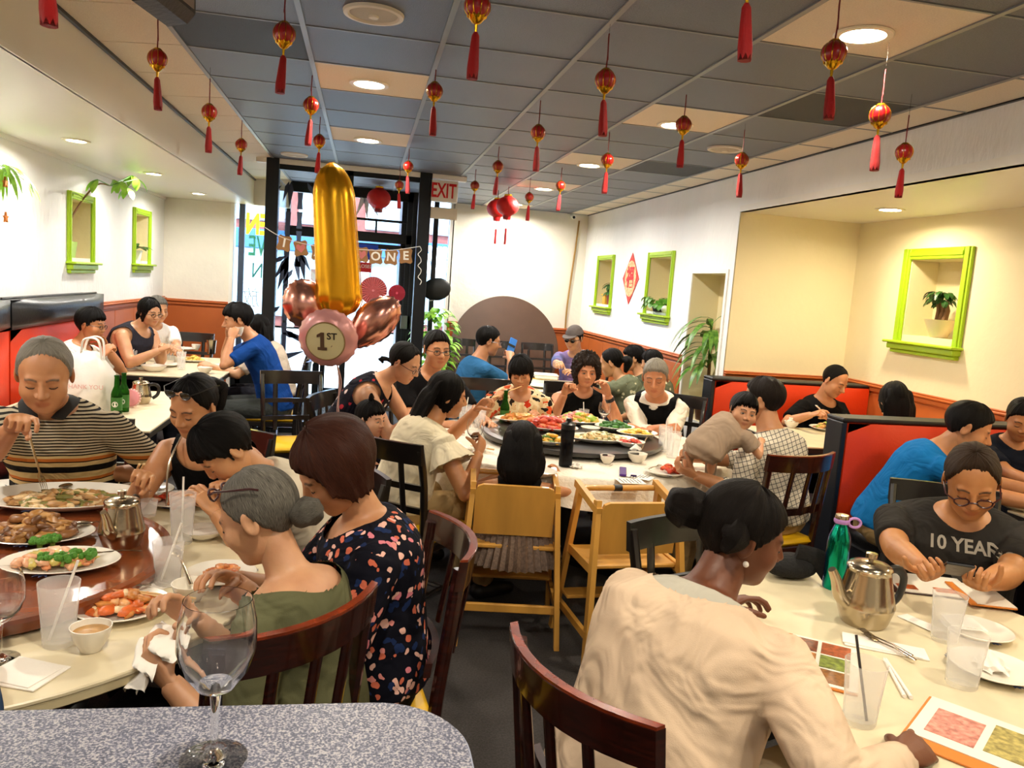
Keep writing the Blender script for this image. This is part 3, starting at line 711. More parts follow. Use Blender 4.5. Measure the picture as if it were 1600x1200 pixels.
# ---- wooden high chairs
def high_chair(x, y, yaw, label):
    t = thing('high_chair', label, 'high chair', (x, y, 0), 'wooden high chairs', local=True, rz=yaw)
    def bar(a, b, w, d): return tube([a, b], [(w, d)]*2, 4, up=V3(0, 1, .001))
    def plank(a, b, w, th, upv=V3(1, 0, 0)):
        a, b = V3(a), V3(b); tt = unit(b-a); s = unit(np.cross(tt, upv)); V = []
        for p in (a, b):
            for i, j in ((-1, -1), (1, -1), (1, 1), (-1, 1)): V.append(p+s*i*w/2+upv*j*th/2)
        return np.array(V), [(0, 1, 5, 4), (1, 2, 6, 5), (2, 3, 7, 6), (3, 0, 4, 7), (3, 2, 1, 0), (4, 5, 6, 7)]
    for s in (-1, 1):
        obj('leg', plank((s*.235, -.235, 0), (s*.195, -.12, .745), .04, .024), M_maple, t, False)
        obj('leg', plank((s*.235, .24, 0), (s*.2, .1, .745), .04, .024), M_maple, t, False)
        obj('arm_rest', plank((s*.196, -.15, .70), (s*.2, .15, .755), .035, .026), M_maple, t, False)
        obj('side_rail', plank((s*.232, -.21, .16), (s*.232, .21, .16), .032, .02), M_maple, t, False); obj('side_rail', plank((s*.21, -.16, .44), (s*.21, .16, .44), .04, .02), M_maple, t, False)
    obj('back_panel', (lambda m: (m[0] @ np.array(Matrix.Rotation(radians(8), 3, 'X')).T + V3(0, -.135, .62), m[1]))(on_plane(prism([(-.185, -.12), (.185, -.12), (.185, .09), (.175, .115), (.15, .125), (-.15, .125), (-.175, .115), (-.185, .09)], -.009, .009), (0, 0, 0), (1, 0, 0), (0, 0, 1))), M_maple, t, False)
    obj('seat', box(-.2, .2, -.14, .14, .435, .455, .005), M_maple, t, False); obj('front_bar', tube([(-.19, .13, .735), (.19, .13, .735)], .014, 10), M_maple, t); obj('strap', tube([(-.02, .13, .735), (.02, .13, .735)], .0165, 10), M_blkv, t)
    obj('stretcher', box(-.225, .225, -.2, -.18, .15, .19, .004), M_maple, t, False); obj('foot_rest', box(-.22, .22, .1, .2, .2, .218, .004), M_maple, t, False)
    return t
high_chair(.75, 3.6, 8, 'wooden high chair with the long-haired girl in it'); high_chair(1.24, 3.36, -4, 'empty wooden high chair beside the girl')

# ---- counter in the foreground
def speckle():
    def f(N, L, co):
        v = N.new('ShaderNodeTexNoise'); v.inputs['Scale'].default_value = 320; v.inputs['Detail'].default_value = 2; L.new(co, v.inputs['Vector'])
        return _ramp0(N, L, v.outputs['Fac'], [(0, '#363a4a'), (.42, '#4e5264'), (.52, '#76788a'), (.62, '#a9a6aa')])
    return f
def _ramp0(N, L, src, stops):
    cr = N.new('ShaderNodeValToRGB'); e = cr.color_ramp.elements; e[0].position, e[0].color = stops[0][0], rgb(srgb(stops[0][1])); e[1].position, e[1].color = stops[1][0], rgb(srgb(stops[1][1]))
    for p, c in stops[2:]: e.new(p).color = rgb(srgb(c))
    L.new(src, cr.inputs[0]); return cr.outputs[0]
m, N, L, b = principled('blue_grey_speckled_laminate'); tc = N.new('ShaderNodeTexCoord'); L.new(speckle()(N, L, tc.outputs['Object']), b.inputs['Base Color']); b.inputs['Roughness'].default_value = .4
poly = [(-.72, .45), (.17, .45)]+[(.17-.13+.13*sin(a), 1.115-.13+.13*cos(a)) for a in np.linspace(pi/2, 0, 12)]+[(-.72, 1.125)]
ct = thing('counter', 'blue grey speckled counter with a rounded corner in the foreground', 'counter', (-.3, .8, 0))
obj('worktop', prism(poly, .985, 1.02), m, ct, False); obj('edge_band', prism([(x*1.0+(.003 if x > 0 else 0), y+(.003 if y > .5 else 0)) for x, y in poly], .988, 1.016), mat('counter_edge_pale', '#8d93a8', .4), ct, False); obj('cabinet', box(-.7, .08, .5, 1.02, 0, .985, .01), mat('counter_cabinet_dark', '#24211f', .6), ct, False)

# ---- brown disc leaning on the back wall, wall cable, camera, hanging loudspeaker
p = atY(787, 560, 10.7); V, F = disc(.76, -.015, .015, 80, .004); R = np.array(Matrix.Rotation(radians(80), 3, 'X'))
tag(obj('round_board', (xform(V, R, (p[0], 10.66, .76)), F), mat('brown_laminate', '#5b4233', .4, var=.06, vscale=6)), 'large brown round tabletop leaning against the back wall', 'board')
cable = [atY(905, 345, YBR-.01), atY(899, 390, YBR-.012), atY(893, 430, YBR-.015), atY(886, 480, YBR-.012), atY(883, 515, YBR-.01)]
tag(obj('wall_cable', tube(smooth_path(cable, 4), .012, 6), mat('brown_cable', '#a07a3a', .6)), 'tan cable running down the back wall in the right corner', 'cable')
p = atY(896, 337, YBR-.12); t = thing('security_camera', 'small white security camera in the back right corner', 'camera', p)
obj('housing', capsule([p+V3(0, .06, .01), p+V3(-.01, -.05, -.02)], .035, 12), M_white, t); obj('lens', ellipsoid(p+V3(-.012, -.085, -.03), (.02, .014, .02), 10, 6), M_black, t); obj('bracket', tube([p+V3(0, .05, .03), p+V3(0, .08, .06)], .015, 8), M_white, t)
p = atY(236, 16, 2.6); t = thing('loudspeaker', 'black hanging loudspeaker cut off by the top edge', 'speaker', p+V3(0, 0, .2))
obj('cabinet', (lambda q: (q[0]+p, q[1]))(on_plane(prism([(-.075, .3), (.085, .3), (.085, .03), (.06, .0), (0, -.012), (-.05, .02), (-.075, .08)], -.11, .11), (0, 0, 0), (.98, -.2, 0), (0, 0, 1))), M_blkv, t, False)
obj('edge_strip', rbox(p+V3(.082, -.016, .16), (.006, .2, .24), 11, .002), mat('grey_plastic', '#8d8078', .5), t, False); obj('bracket', tube([p+V3(0, 0, .25), (p[0], p[1], ZC+.02)], .02, 8), M_black, t)
# ================================================================== PEOPLE: shared builders
# ---- head: a star-shaped grid whose radius comes from a blended form (skull, jaw, nose, brow, lids, lips, cheeks)
def _ell(P, c, r):
    q = (P-V3(c))/V3(r); k0 = np.linalg.norm(q, axis=1); k1 = np.linalg.norm(q/V3(r), axis=1)+1e-9; return k0*(k0-1)/k1
def _cap(P, a, b, ra, rb):
    a = V3(a); b = V3(b); ab = b-a; t = np.clip(((P-a)@ab)/(ab@ab), 0, 1); return np.linalg.norm(P-a-t[:, None]*ab, axis=1)-(ra+(rb-ra)*t)
def _smin(a, b, k): h = np.clip(.5+.5*(b-a)/k, 0, 1); return b*(1-h)+a*h-k*h*(1-h)
def _smax(a, b, k): return -_smin(-a, -b, k)
def head_form(P, kind):
    chub = {'man': 0, 'woman': -.001, 'child': .006}[kind]; jw = {'man': .054, 'woman': .047, 'child': .046}[kind]
    d = _ell(P, (0, -.012, .032), (.0765, .096, .086))
    d = _smin(d, _ell(P, (0, .026, -.035), (.063+chub, .064, .08)), .035)
    d = _smin(d, _ell(P, (0, .018, -.07), (jw+chub, .058, .038)), .03)
    d = _smin(d, _ell(P, (0, .066, -.094), (.02, .016, .016)), .025)
    if kind == 'none': return d
    for s in (-1, 1):
        d = _smin(d, _ell(P, (s*.04, .058, -.03), (.026+chub, .024, .026)), .025)
        d = _smax(d, -_ell(P, (s*.031, .105, .003), (.02, .02, .0125)), .014)
        d = _smin(d, _ell(P, (s*.031, .0745, .001), (.0165, .0125, .0105)), .004)
    d = _smin(d, _cap(P, (-.038, .076, .022), (.038, .076, .022), .009, .009), .016)
    nz = .113 if kind == 'man' else .107 if kind == 'woman' else .098
    d = _smin(d, _cap(P, (0, .09, .012), (0, nz, -.024), .006, .0105), .008)
    for s in (-1, 1): d = _smin(d, _ell(P, (s*.0115, .094, -.03), (.0095, .012, .008)), .006)
    d = _smin(d, _ell(P, (0, .082, -.056), (.024, .014, .0075)), .005)
    d = _smin(d, _ell(P, (0, .08, -.067), (.02, .0135, .0075)), .005)
    d = _smax(d, -_cap(P, (-.021, .098, -.0615), (.021, .098, -.0615), .003, .003), .004)
    return d
NU, NV = 84, 60
_t = np.arange(NU)*2*pi/NU; AZ = _t-.5*np.sin(_t)                    # azimuth from the front, denser there
_w = np.linspace(0, 1, NV+1)[1:-1]; EL = (pi*(_w-.5))+.18*np.sin(2*pi*_w)*.9
EL = np.clip(EL, -pi/2+.02, pi/2-.02)
_a, _e = np.meshgrid(AZ, EL); HDIR = np.stack([np.sin(_a)*np.cos(_e), np.cos(_a)*np.cos(_e), np.sin(_e)], -1).reshape(-1, 3)
HDIR = np.vstack([[0, 0, -1], HDIR, [0, 0, 1]]); HC = V3(0, 0, -.008)
HF = [(0, 1+(j+1) % NU, 1+j) for j in range(NU)]
HF = [f[::-1] for f in HF]
for i in range(NV-2):
    for j in range(NU): HF.append((1+i*NU+j, 1+(i+1)*NU+j, 1+(i+1)*NU+(j+1) % NU, 1+i*NU+(j+1) % NU))
_o = 1+(NV-2)*NU
HF += [(_o+j, len(HDIR)-1, _o+(j+1) % NU) for j in range(NU)]
_hc = {}
def head_grid(kind):
    if kind not in _hc:
        rs = np.linspace(.03, .16, 66); out = np.full(len(HDIR), .03)
        for r in rs:
            d = head_form(HC+HDIR*r, kind); out = np.where(d < 0, r, out)
        lo, hi = out.copy(), out+.0021
        for _ in range(8):
            m = (lo+hi)/2; d = head_form(HC+HDIR*m[:, None], kind); lo = np.where(d < 0, m, lo); hi = np.where(d < 0, hi, m)
        _hc[kind] = lo
    return _hc[kind]
def face_colours(V, kind, brow, lip, open_eyes):
    """(r, g, b, share) laid over the skin colour: lips, brows, lash lines"""
    C = np.zeros((len(V), 4)); x, y, z = V[:, 0], V[:, 1], V[:, 2]; fr = y > .045
    q = np.maximum(0, 1-((x/.026)**2+((z+.0615)/.0125)**2)); a = np.clip(q*2.2, 0, 1)*fr*.75; C[:, :3] = lip; C[:, 3] = a
    ax = np.abs(x); bz = .0245+.004*np.sin((ax-.014)/.036*pi)-.002; b = (np.clip(1-np.abs(z-bz)/.0052, 0, 1)*((ax > .011) & (ax < .05))*fr); b = np.clip(b*1.7, 0, .9)
    C[b > C[:, 3], :3] = brow; C[:, 3] = np.maximum(C[:, 3], b)
    return C
def eyes_mesh(gaze='open'):
    """lids, whites and irises sitting in the sockets; returns V, F, colours"""
    ms, cs = [], []
    for s in (-1, 1):
        if gaze == 'open':
            ms.append(ellipsoid((s*.031, .0835, .0005), (.0125, .0055, .004), 10, 6)); cs.append((.5, .46, .42, 1))
            ms.append(ellipsoid((s*.031, .0876, .0005), (.0056, .0028, .0042), 8, 6)); cs.append((.02, .012, .008, 1))
            ms.append(tube([(s*.031-.0145, .0815, .001), (s*.031-.007, .0872, .0052), (s*.031+.004, .0876, .0056), (s*.031+.0145, .0815, .0015)], .0014, 5)); cs.append((.02, .014, .01, 1))
        else:
            ms.append(tube([(s*.031-.014, .082, -.001), (s*.031-.006, .0868, -.0052), (s*.031+.005, .0868, -.0054), (s*.031+.0145, .0818, -.0012)], .0016, 5)); cs.append((.02, .014, .01, 1))
    V, F = cat(*ms); C = np.vstack([np.tile(c, (len(m[0]), 1)) for m, c in zip(ms, cs)]); return V, F, C
def ear(s):
    V, F = ellipsoid((0, 0, 0), (.008, .019, .032), 14, 10); V = np.array(V)
    d = (V[:, 1]/.019)**2+(V[:, 2]/.032)**2; V[:, 0] = np.where((V[:, 0] > 0) & (d < .5), V[:, 0]-.008*(.5-d)*2, V[:, 0]); V[:, 1] += .1*V[:, 2]
    R = np.array(Matrix.Rotation(radians(-22), 3, 'Z')); V = V@R.T*V3(s, 1, 1)+V3(s*.078, -.012, -.004)
    return V, F if s > 0 else [f[::-1] for f in F]

# ---- hands: right hand, wrist at the origin, fingers along +y, palm facing -z, thumb towards -x
def hand_pieces(curl, thumb=(35, 20), spread=4.0, idx_curl=None):
    ms = []
    ms.append(tube([(0, -.03, 0), (0, .0, 0), (.0, .03, .0), (0, .065, .001), (.0, .088, .0)], [(.024, .019), (.027, .018), (.037, .016), (.041, .0145), (.038, .011)], 14, up=V3(0, 0, 1)))
    for k, (x, L, r) in enumerate(((-.029, .078, .0088), (-.0095, .086, .009), (.0105, .08, .0087), (.0295, .063, .0078))):
        c = radians(curl if not (k == 0 and idx_curl is not None) else idx_curl)*(1+.06*k)
        a = radians((k-1.5)*spread); p = V3(x, .083-abs(k-1.2)*.004, 0); pts = [p-V3(0, .03, 0), p]; ph = c*.75; rad = [r, r*1.04]
        for seg, w in ((.46, 1.0), (.3, .95), (.24, .85)):
            d = V3(sin(a)*cos(ph), cos(a)*cos(ph), -sin(ph)); p = p+d*L*seg; pts.append(p); rad.append(r*w); ph += c*1.05
        ms.append(capsule(pts, rad, 9))
    o, f = radians(thumb[0]), radians(thumb[1])
    p0 = V3(-.018, .018, -.006); d1 = unit(V3(-sin(o), cos(o), -sin(f))); p1 = p0+d1*.045; d2 = unit(d1+V3(.35, .1, -.25*sin(f)*2)); p2 = p1+d2*.033; d3 = unit(d2+V3(.2, .1, -.1)); p3 = p2+d3*.026
    ms.append(capsule([p0, p1, p2, p3], [.0145, .0115, .01, .0085], 9))
    return ms
HAND_POSES = {'relax': (28, (40, 25), 5, None), 'fist': (78, (20, 55), 2, None), 'pinch': (62, (12, 50), 3, 40), 'flat': (8, (45, 10), 6, None), 'hold': (52, (30, 60), 5, None), 'cup': (42, (50, 55), 4, None)}

# ---- queued voxel unions, evaluated together in one go
JOBS = []
def queue(pieces, voxel, smooth_it, done):
    me = mesh_from('tmp', cat(*pieces), False); o = bpy.data.objects.new('tmp', me); COL.objects.link(o)
    r = o.modifiers.new('r', 'REMESH'); r.mode = 'VOXEL'; r.voxel_size = voxel
    if smooth_it:
        s = o.modifiers.new('s', 'SMOOTH'); s.iterations = smooth_it; s.factor = .5
    JOBS.append((o, done))
def run_jobs():
    global JOBS
    bpy.context.view_layer.update(); dg = bpy.context.evaluated_depsgraph_get(); jobs, JOBS = JOBS, []
    res = []
    for o, done in jobs:
        ev = o.evaluated_get(dg); me = ev.data; n = len(me.vertices); V = np.empty(n*3); me.vertices.foreach_get('co', V)
        k = len(me.polygons); ls = np.empty(k, 'i'); me.polygons.foreach_get('loop_start', ls); lt = np.empty(k, 'i'); me.polygons.foreach_get('loop_total', lt)
        li = np.empty(len(me.loops), 'i'); me.loops.foreach_get('vertex_index', li)
        res.append((done, V.reshape(-1, 3), [tuple(li[a:a+b].tolist()) for a, b in zip(ls, lt)]))
    for o, _ in jobs:
        m = o.data; bpy.data.objects.remove(o); bpy.data.meshes.remove(m)
    for done, V, F in res: done(V, F)
HANDS = {}
def _hand(k):
    def f(V, F): HANDS[k] = (V, F)
    return f
for k, (c, t, s, i) in HAND_POSES.items(): queue(hand_pieces(c, t, s, i), .0034, 3, _hand(k))
run_jobs()

# ---- skin, hair and cloth materials
def skin_mat(name, col, rough=.48):
    if name in MATS: return MATS[name]
    if isinstance(col, str): col = srgb(col)
    m, N, L, b = principled(name); at_ = N.new('ShaderNodeAttribute'); at_.attribute_name = 'face'
    n = N.new('ShaderNodeTexNoise'); n.inputs['Scale'].default_value = 14; n.inputs['Detail'].default_value = 3
    cr = N.new('ShaderNodeValToRGB'); cr.color_ramp.elements[0].position = .3; cr.color_ramp.elements[1].position = .7
    cr.color_ramp.elements[0].color = rgb((col[0]*.9, col[1]*.82, col[2]*.8)); cr.color_ramp.elements[1].color = rgb((min(1, col[0]*1.06), min(1, col[1]*1.06), min(1, col[2]*1.05)))
    mx = N.new('ShaderNodeMix'); mx.data_type = 'RGBA'
    tc = N.new('ShaderNodeTexCoord'); L.new(tc.outputs['Object'], n.inputs['Vector']); L.new(n.outputs['Fac'], cr.inputs[0])
    L.new(at_.outputs['Alpha'], mx.inputs['Factor']); L.new(cr.outputs[0], mx.inputs[6]); L.new(at_.outputs['Color'], mx.inputs[7]); L.new(mx.outputs[2], b.inputs['Base Color'])
    b.inputs['Roughness'].default_value = rough; b.inputs['Subsurface Weight'].default_value = .12; b.inputs['Subsurface Radius'].default_value = (.6, .25, .12); b.inputs['Subsurface Scale'].default_value = .012
    n2 = N.new('ShaderNodeTexNoise'); n2.inputs['Scale'].default_value = 160; L.new(tc.outputs['Object'], n2.inputs['Vector'])
    bp = N.new('ShaderNodeBump'); bp.inputs['Strength'].default_value = .08; bp.inputs['Distance'].default_value = .004; L.new(n2.outputs['Fac'], bp.inputs['Height']); L.new(bp.outputs[0], b.inputs['Normal'])
    MATS[name] = m; return m
def hair_mat(name, col, col2=None, rough=.45):
    if name in MATS: return MATS[name]
    if isinstance(col, str): col = srgb(col)
    col2 = srgb(col2) if isinstance(col2, str) else (col2 or tuple(x*1.8+.004 for x in col))
    m, N, L, b = principled(name); uv = N.new('ShaderNodeAttribute'); uv.attribute_name = 'strand'
    mp = N.new('ShaderNodeMapping'); mp.inputs['Scale'].default_value = (30, 1.2, 1); L.new(uv.outputs['Vector'], mp.inputs[0])
    n = N.new('ShaderNodeTexNoise'); n.inputs['Scale'].default_value = 4; n.inputs['Detail'].default_value = 5; L.new(mp.outputs[0], n.inputs['Vector'])
    cr = N.new('ShaderNodeValToRGB'); cr.color_ramp.elements[0].position = .35; cr.color_ramp.elements[1].position = .68; cr.color_ramp.elements[0].color = rgb(col); cr.color_ramp.elements[1].color = rgb(col2)
    L.new(n.outputs['Fac'], cr.inputs[0]); L.new(cr.outputs[0], b.inputs['Base Color']); b.inputs['Roughness'].default_value = rough; b.inputs['Specular IOR Level'].default_value = .12
    bp = N.new('ShaderNodeBump'); bp.inputs['Strength'].default_value = .7; bp.inputs['Distance'].default_value = .006; L.new(n.outputs['Fac'], bp.inputs['Height']); L.new(bp.outputs[0], b.inputs['Normal'])
    MATS[name] = m; return m
def add_folds(N, L, b, co, amt=1.0, sc=7.0):
    """crease relief of worn cloth: long warped folds plus a fine weave"""
    n = N.new('ShaderNodeTexNoise'); n.inputs['Scale'].default_value = sc; n.inputs['Detail'].default_value = 2; n.inputs['Distortion'].default_value = 1.6; L.new(co, n.inputs['Vector'])
    w = N.new('ShaderNodeTexNoise'); w.inputs['Scale'].default_value = 420; L.new(co, w.inputs['Vector'])
    b1 = N.new('ShaderNodeBump'); b1.inputs['Strength'].default_value = min(1, amt); b1.inputs['Distance'].default_value = .035; L.new(n.outputs['Fac'], b1.inputs['Height'])
    b2 = N.new('ShaderNodeBump'); b2.inputs['Strength'].default_value = .25; b2.inputs['Distance'].default_value = .002; L.new(w.outputs['Fac'], b2.inputs['Height']); L.new(b1.outputs[0], b2.inputs['Normal']); L.new(b2.outputs[0], b.inputs['Normal'])
def cloth(name, col, bump=.6, bscale=7, rough=.85, col2=None, var=.06):
    new = 'cloth_'+name not in MATS; m = mat('cloth_'+name, col, rough, var=var, vscale=6, col2=col2, detail=3, spec=.12)
    if new:
        N, L = m.node_tree.nodes, m.node_tree.links; tc = N.new('ShaderNodeTexCoord'); add_folds(N, L, N['Principled BSDF'], tc.outputs['Object'], bump, bscale)
    return m
def pattern_mat(name, build, rough=.85):
    """cloth whose colour comes from build(N, L, coord) -> colour socket"""
    if name in MATS: return MATS[name]
    m, N, L, b = principled(name); tc = N.new('ShaderNodeTexCoord'); L.new(build(N, L, tc.outputs['Object']), b.inputs['Base Color']); b.inputs['Roughness'].default_value = rough; b.inputs['Specular IOR Level'].default_value = .12
    add_folds(N, L, b, tc.outputs['Object'], .6)
    MATS[name] = m; return m
def _ramp(N, L, src, stops, const=True):
    cr = N.new('ShaderNodeValToRGB'); cr.color_ramp.interpolation = 'CONSTANT' if const else 'LINEAR'; e = cr.color_ramp.elements
    e[0].position = stops[0][0]; e[0].color = rgb(srgb(stops[0][1])); e[1].position = stops[1][0]; e[1].color = rgb(srgb(stops[1][1]))
    for p, c in stops[2:]:
        x = e.new(p); x.color = rgb(srgb(c))
    L.new(src, cr.inputs[0]); return cr.outputs[0]
def _warp(N, L, co, amt, sc):
    n = N.new('ShaderNodeTexNoise'); n.inputs['Scale'].default_value = sc; L.new(co, n.inputs['Vector'])
    s = N.new('ShaderNodeVectorMath'); s.operation = 'SCALE'; s.inputs['Scale'].default_value = amt; L.new(n.outputs['Color'], s.inputs[0])
    a = N.new('ShaderNodeVectorMath'); L.new(co, a.inputs[0]); L.new(s.outputs[0], a.inputs[1]); return a.outputs[0]
def floral(ground, cols, scale, fill=.42, warp=.03):
    def f(N, L, co):
        w = _warp(N, L, co, warp, 22); v = N.new('ShaderNodeTexVoronoi'); v.inputs['Scale'].default_value = scale; L.new(w, v.inputs['Vector'])
        col = _ramp(N, L, v.outputs['Color'], [(i/len(cols), c) for i, c in enumerate(cols)]) if len(cols) > 1 else None
        m = N.new('ShaderNodeMath'); m.operation = 'LESS_THAN'; m.inputs[1].default_value = fill; L.new(v.outputs['Distance'], m.inputs[0])
        mx = N.new('ShaderNodeMix'); mx.data_type = 'RGBA'; mx.inputs[6].default_value = rgb(srgb(ground)); L.new(m.outputs[0], mx.inputs['Factor']); L.new(col, mx.inputs[7]); return mx.outputs[2]
    return f
def stripes(period, stops, axis=2, offset=0):
    def f(N, L, co):
        s = N.new('ShaderNodeSeparateXYZ'); L.new(_warp(N, L, co, .012, 6), s.inputs[0]); a = N.new('ShaderNodeMath'); a.operation = 'MULTIPLY_ADD'; a.inputs[1].default_value = 1/period; a.inputs[2].default_value = offset; L.new(s.outputs[axis], a.inputs[0])
        fr = N.new('ShaderNodeMath'); fr.operation = 'FRACT'; L.new(a.outputs[0], fr.inputs[0]); return _ramp(N, L, fr.outputs[0], stops)
    return f
def polo_stripes(zc):
    """fine stripes above, tan with a few dark bands below height zc"""
    def f(N, L, co):
        s = N.new('ShaderNodeSeparateXYZ'); L.new(_warp(N, L, co, .012, 6), s.inputs[0])
        def band(per, stops):
            a = N.new('ShaderNodeMath'); a.operation = 'MULTIPLY'; a.inputs[1].default_value = 1/per; L.new(s.outputs[2], a.inputs[0]); fr = N.new('ShaderNodeMath'); fr.operation = 'FRACT'; L.new(a.outputs[0], fr.inputs[0]); return _ramp(N, L, fr.outputs[0], stops)
        c1 = band(.0115, [(0, '#1b1611'), (.45, '#b9ab90')]); c2 = band(.085, [(0, '#14110e'), (.3, '#c9b07c'), (.5, '#14110e'), (.55, '#b5682c'), (.7, '#c9b07c')])
        g = N.new('ShaderNodeMath'); g.operation = 'GREATER_THAN'; g.inputs[1].default_value = zc; L.new(s.outputs[2], g.inputs[0])
        mx = N.new('ShaderNodeMix'); mx.data_type = 'RGBA'; L.new(g.outputs[0], mx.inputs['Factor']); L.new(c2, mx.inputs[6]); L.new(c1, mx.inputs[7]); return mx.outputs[2]
    return f
def checks(period, ground, line, w=.16):
    def f(N, L, co):
        s = N.new('ShaderNodeSeparateXYZ'); mp = N.new('ShaderNodeMapping'); mp.inputs['Rotation'].default_value = (.25, .3, .5); L.new(_warp(N, L, co, .02, 5), mp.inputs[0]); L.new(mp.outputs[0], s.inputs[0]); o = []
        for ax in (0, 2):
            a = N.new('ShaderNodeMath'); a.operation = 'MULTIPLY'; a.inputs[1].default_value = 1/period; L.new(s.outputs[ax], a.inputs[0]); fr = N.new('ShaderNodeMath'); fr.operation = 'FRACT'; L.new(a.outputs[0], fr.inputs[0])
            lt = N.new('ShaderNodeMath'); lt.operation = 'LESS_THAN'; lt.inputs[1].default_value = w; L.new(fr.outputs[0], lt.inputs[0]); o.append(lt.outputs[0])
        mx = N.new('ShaderNodeMath'); mx.operation = 'MAXIMUM'; L.new(o[0], mx.inputs[0]); L.new(o[1], mx.inputs[1]); return _ramp(N, L, mx.outputs[0], [(0, ground), (.5, line)])
    return f

def basis(fwd, up=V3(0, 0, 1)):
    f = unit(fwd); r = unit(np.cross(f, up)); return np.stack([r, f, np.cross(r, f)], 1)     # columns: right, forward, up
def head_basis(yaw, pitch, roll):
    """yaw as for yawv, pitch down positive, roll towards the right shoulder"""
    f = yawv(yaw)*cos(radians(pitch))-V3(0, 0, sin(radians(pitch))); B = basis(f); a = radians(roll)
    r, u = B[:, 0], B[:, 2]; return np.stack([r*cos(a)-u*sin(a), B[:, 1], r*sin(a)+u*cos(a)], 1)

# ---- hair shells: rows of (azimuth, lowest z, thickness)
HAIR = {
 'short': [(0, .068, .012), (35, .06, .012), (62, .03, .009), (80, -.012, .005), (95, .012, .006), (120, -.03, .008), (150, -.055, .009), (180, -.06, .009)],
 'shortfull': [(0, .05, .02), (35, .048, .02), (62, .028, .016), (80, -.015, .009), (95, .01, .01), (120, -.03, .012), (150, -.055, .014), (180, -.062, .016)],
 'balding': [(0, .098, .003), (25, .094, .004), (50, .08, .006), (70, .04, .008), (82, -.008, .007), (95, .012, .007), (120, -.03, .009), (150, -.055, .01), (180, -.062, .01)],
 'tied': [(0, .094, .007), (35, .084, .008), (62, .03, .008), (80, -.0, .006), (95, .014, .007), (120, -.03, .009), (150, -.055, .01), (180, -.06, .012)],
 'bangs': [(0, .034, .014), (30, .03, .015), (52, .012, .016), (70, -.05, .016), (90, -.085, .018), (120, -.09, .02), (150, -.09, .022), (180, -.09, .024)],
 'bob': [(0, .06, .018), (30, .05, .02), (48, .022, .022), (62, -.045, .024), (80, -.075, .026), (120, -.08, .03), (150, -.085, .034), (180, -.088, .036)],
 'curly': [(0, .064, .02), (30, .055, .024), (48, .02, .028), (62, -.05, .032), (80, -.085, .034), (120, -.09, .036), (180, -.09, .036)],
 'long': [(0, .072, .009), (25, .06, .01), (45, .03, .012), (62, -.03, .014), (80, -.08, .016), (120, -.09, .018), (180, -.09, .02)],
 'afro_tied': [(0, .055, .014), (35, .05, .014), (62, .02, .014), (80, -.01, .01), (95, .01, .014), (120, -.03, .018), (150, -.055, .02), (180, -.06, .022)],
}
def hair_shell(style, kind, curl=0, seed=0):
    t = HAIR[style]; a = np.abs(np.degrees(np.arctan2(HDIR[:, 0], HDIR[:, 1]))); zl = np.interp(a, [r[0] for r in t], [r[1] for r in t]); th = np.interp(a, [r[0] for r in t], [r[2] for r in t])
    r = np.maximum(head_grid(kind), 0); base = HC+HDIR*r[:, None]; z = base[:, 2]
    rs = np.random.default_rng(seed); jag = sum((.0035 if style in ('bangs', 'bob', 'curly', 'shortfull') else .0012)*np.sin(np.radians(a)*k+rs.uniform(0, 6)) for k in (17, 29, 41)); w = np.clip((z-zl+jag)/.012+.4, 0, 1); w = w*w*(3-2*w)
    top = np.interp(HDIR[:, 2], [.2, 1], [0, 1]); az = np.arctan2(HDIR[:, 0], HDIR[:, 1]); el = np.arcsin(np.clip(HDIR[:, 2], -1, 1))
    rid = sum(rs.uniform(.4, 1)*np.sin(az*k+rs.uniform(0, 6)+el*rs.uniform(-3, 3)) for k in (9, 14, 21, 33))*.0011
    if curl: rid = rid+curl*sum(np.sin(az*k+rs.uniform(0, 6))*np.sin(el*m+rs.uniform(0, 6)) for k, m in ((8, 9), (13, 12), (19, 17)))*.004
    rr = r+np.where(w > 0, -.006+(th+.006+rid*np.clip(th/.01, .3, 1.5))*w, -.006)+top*.0*w
    low = np.abs(HDIR[:, 2]) > 2
    return HC+HDIR*rr[:, None], HF, np.stack([az, el, 0*az], 1)
def lock(pts, rad, flat=.5, n=10, up=None, sub=5):
    """a lock or tail of hair along points"""
    P = smooth_path(pts, sub); R = np.interp(np.linspace(0, 1, len(P)), np.linspace(0, 1, len(rad)), rad); V, F = tube(P, [(r, r*flat) for r in R], n, up=up)
    V = np.array(V); m = len(P); ang = np.tile(np.arange(n)*2*pi/n, m); s = np.repeat(np.linspace(0, 1, m), n); ctr = np.repeat(P, n, 0)
    V = ctr+(V-ctr)*(1+.12*np.sin(ang*5+s*4)+.08*np.sin(ang*9-s*7))[:, None]
    return V, F, np.stack([ang, s*2, 0*s], 1)
def hair_obj(pieces, material, parent):
    V = np.vstack([p[0] for p in pieces]); F = []; o = 0
    for p in pieces: F += [tuple(i+o for i in f) for f in p[1]]; o += len(p[0])
    ob = obj('hair', (V, F), material, parent, smooth=80); at_ = ob.data.attributes.new('strand', 'FLOAT_VECTOR', 'POINT'); at_.data.foreach_set('vector', np.vstack([p[2] for p in pieces]).ravel().astype('f')); return ob

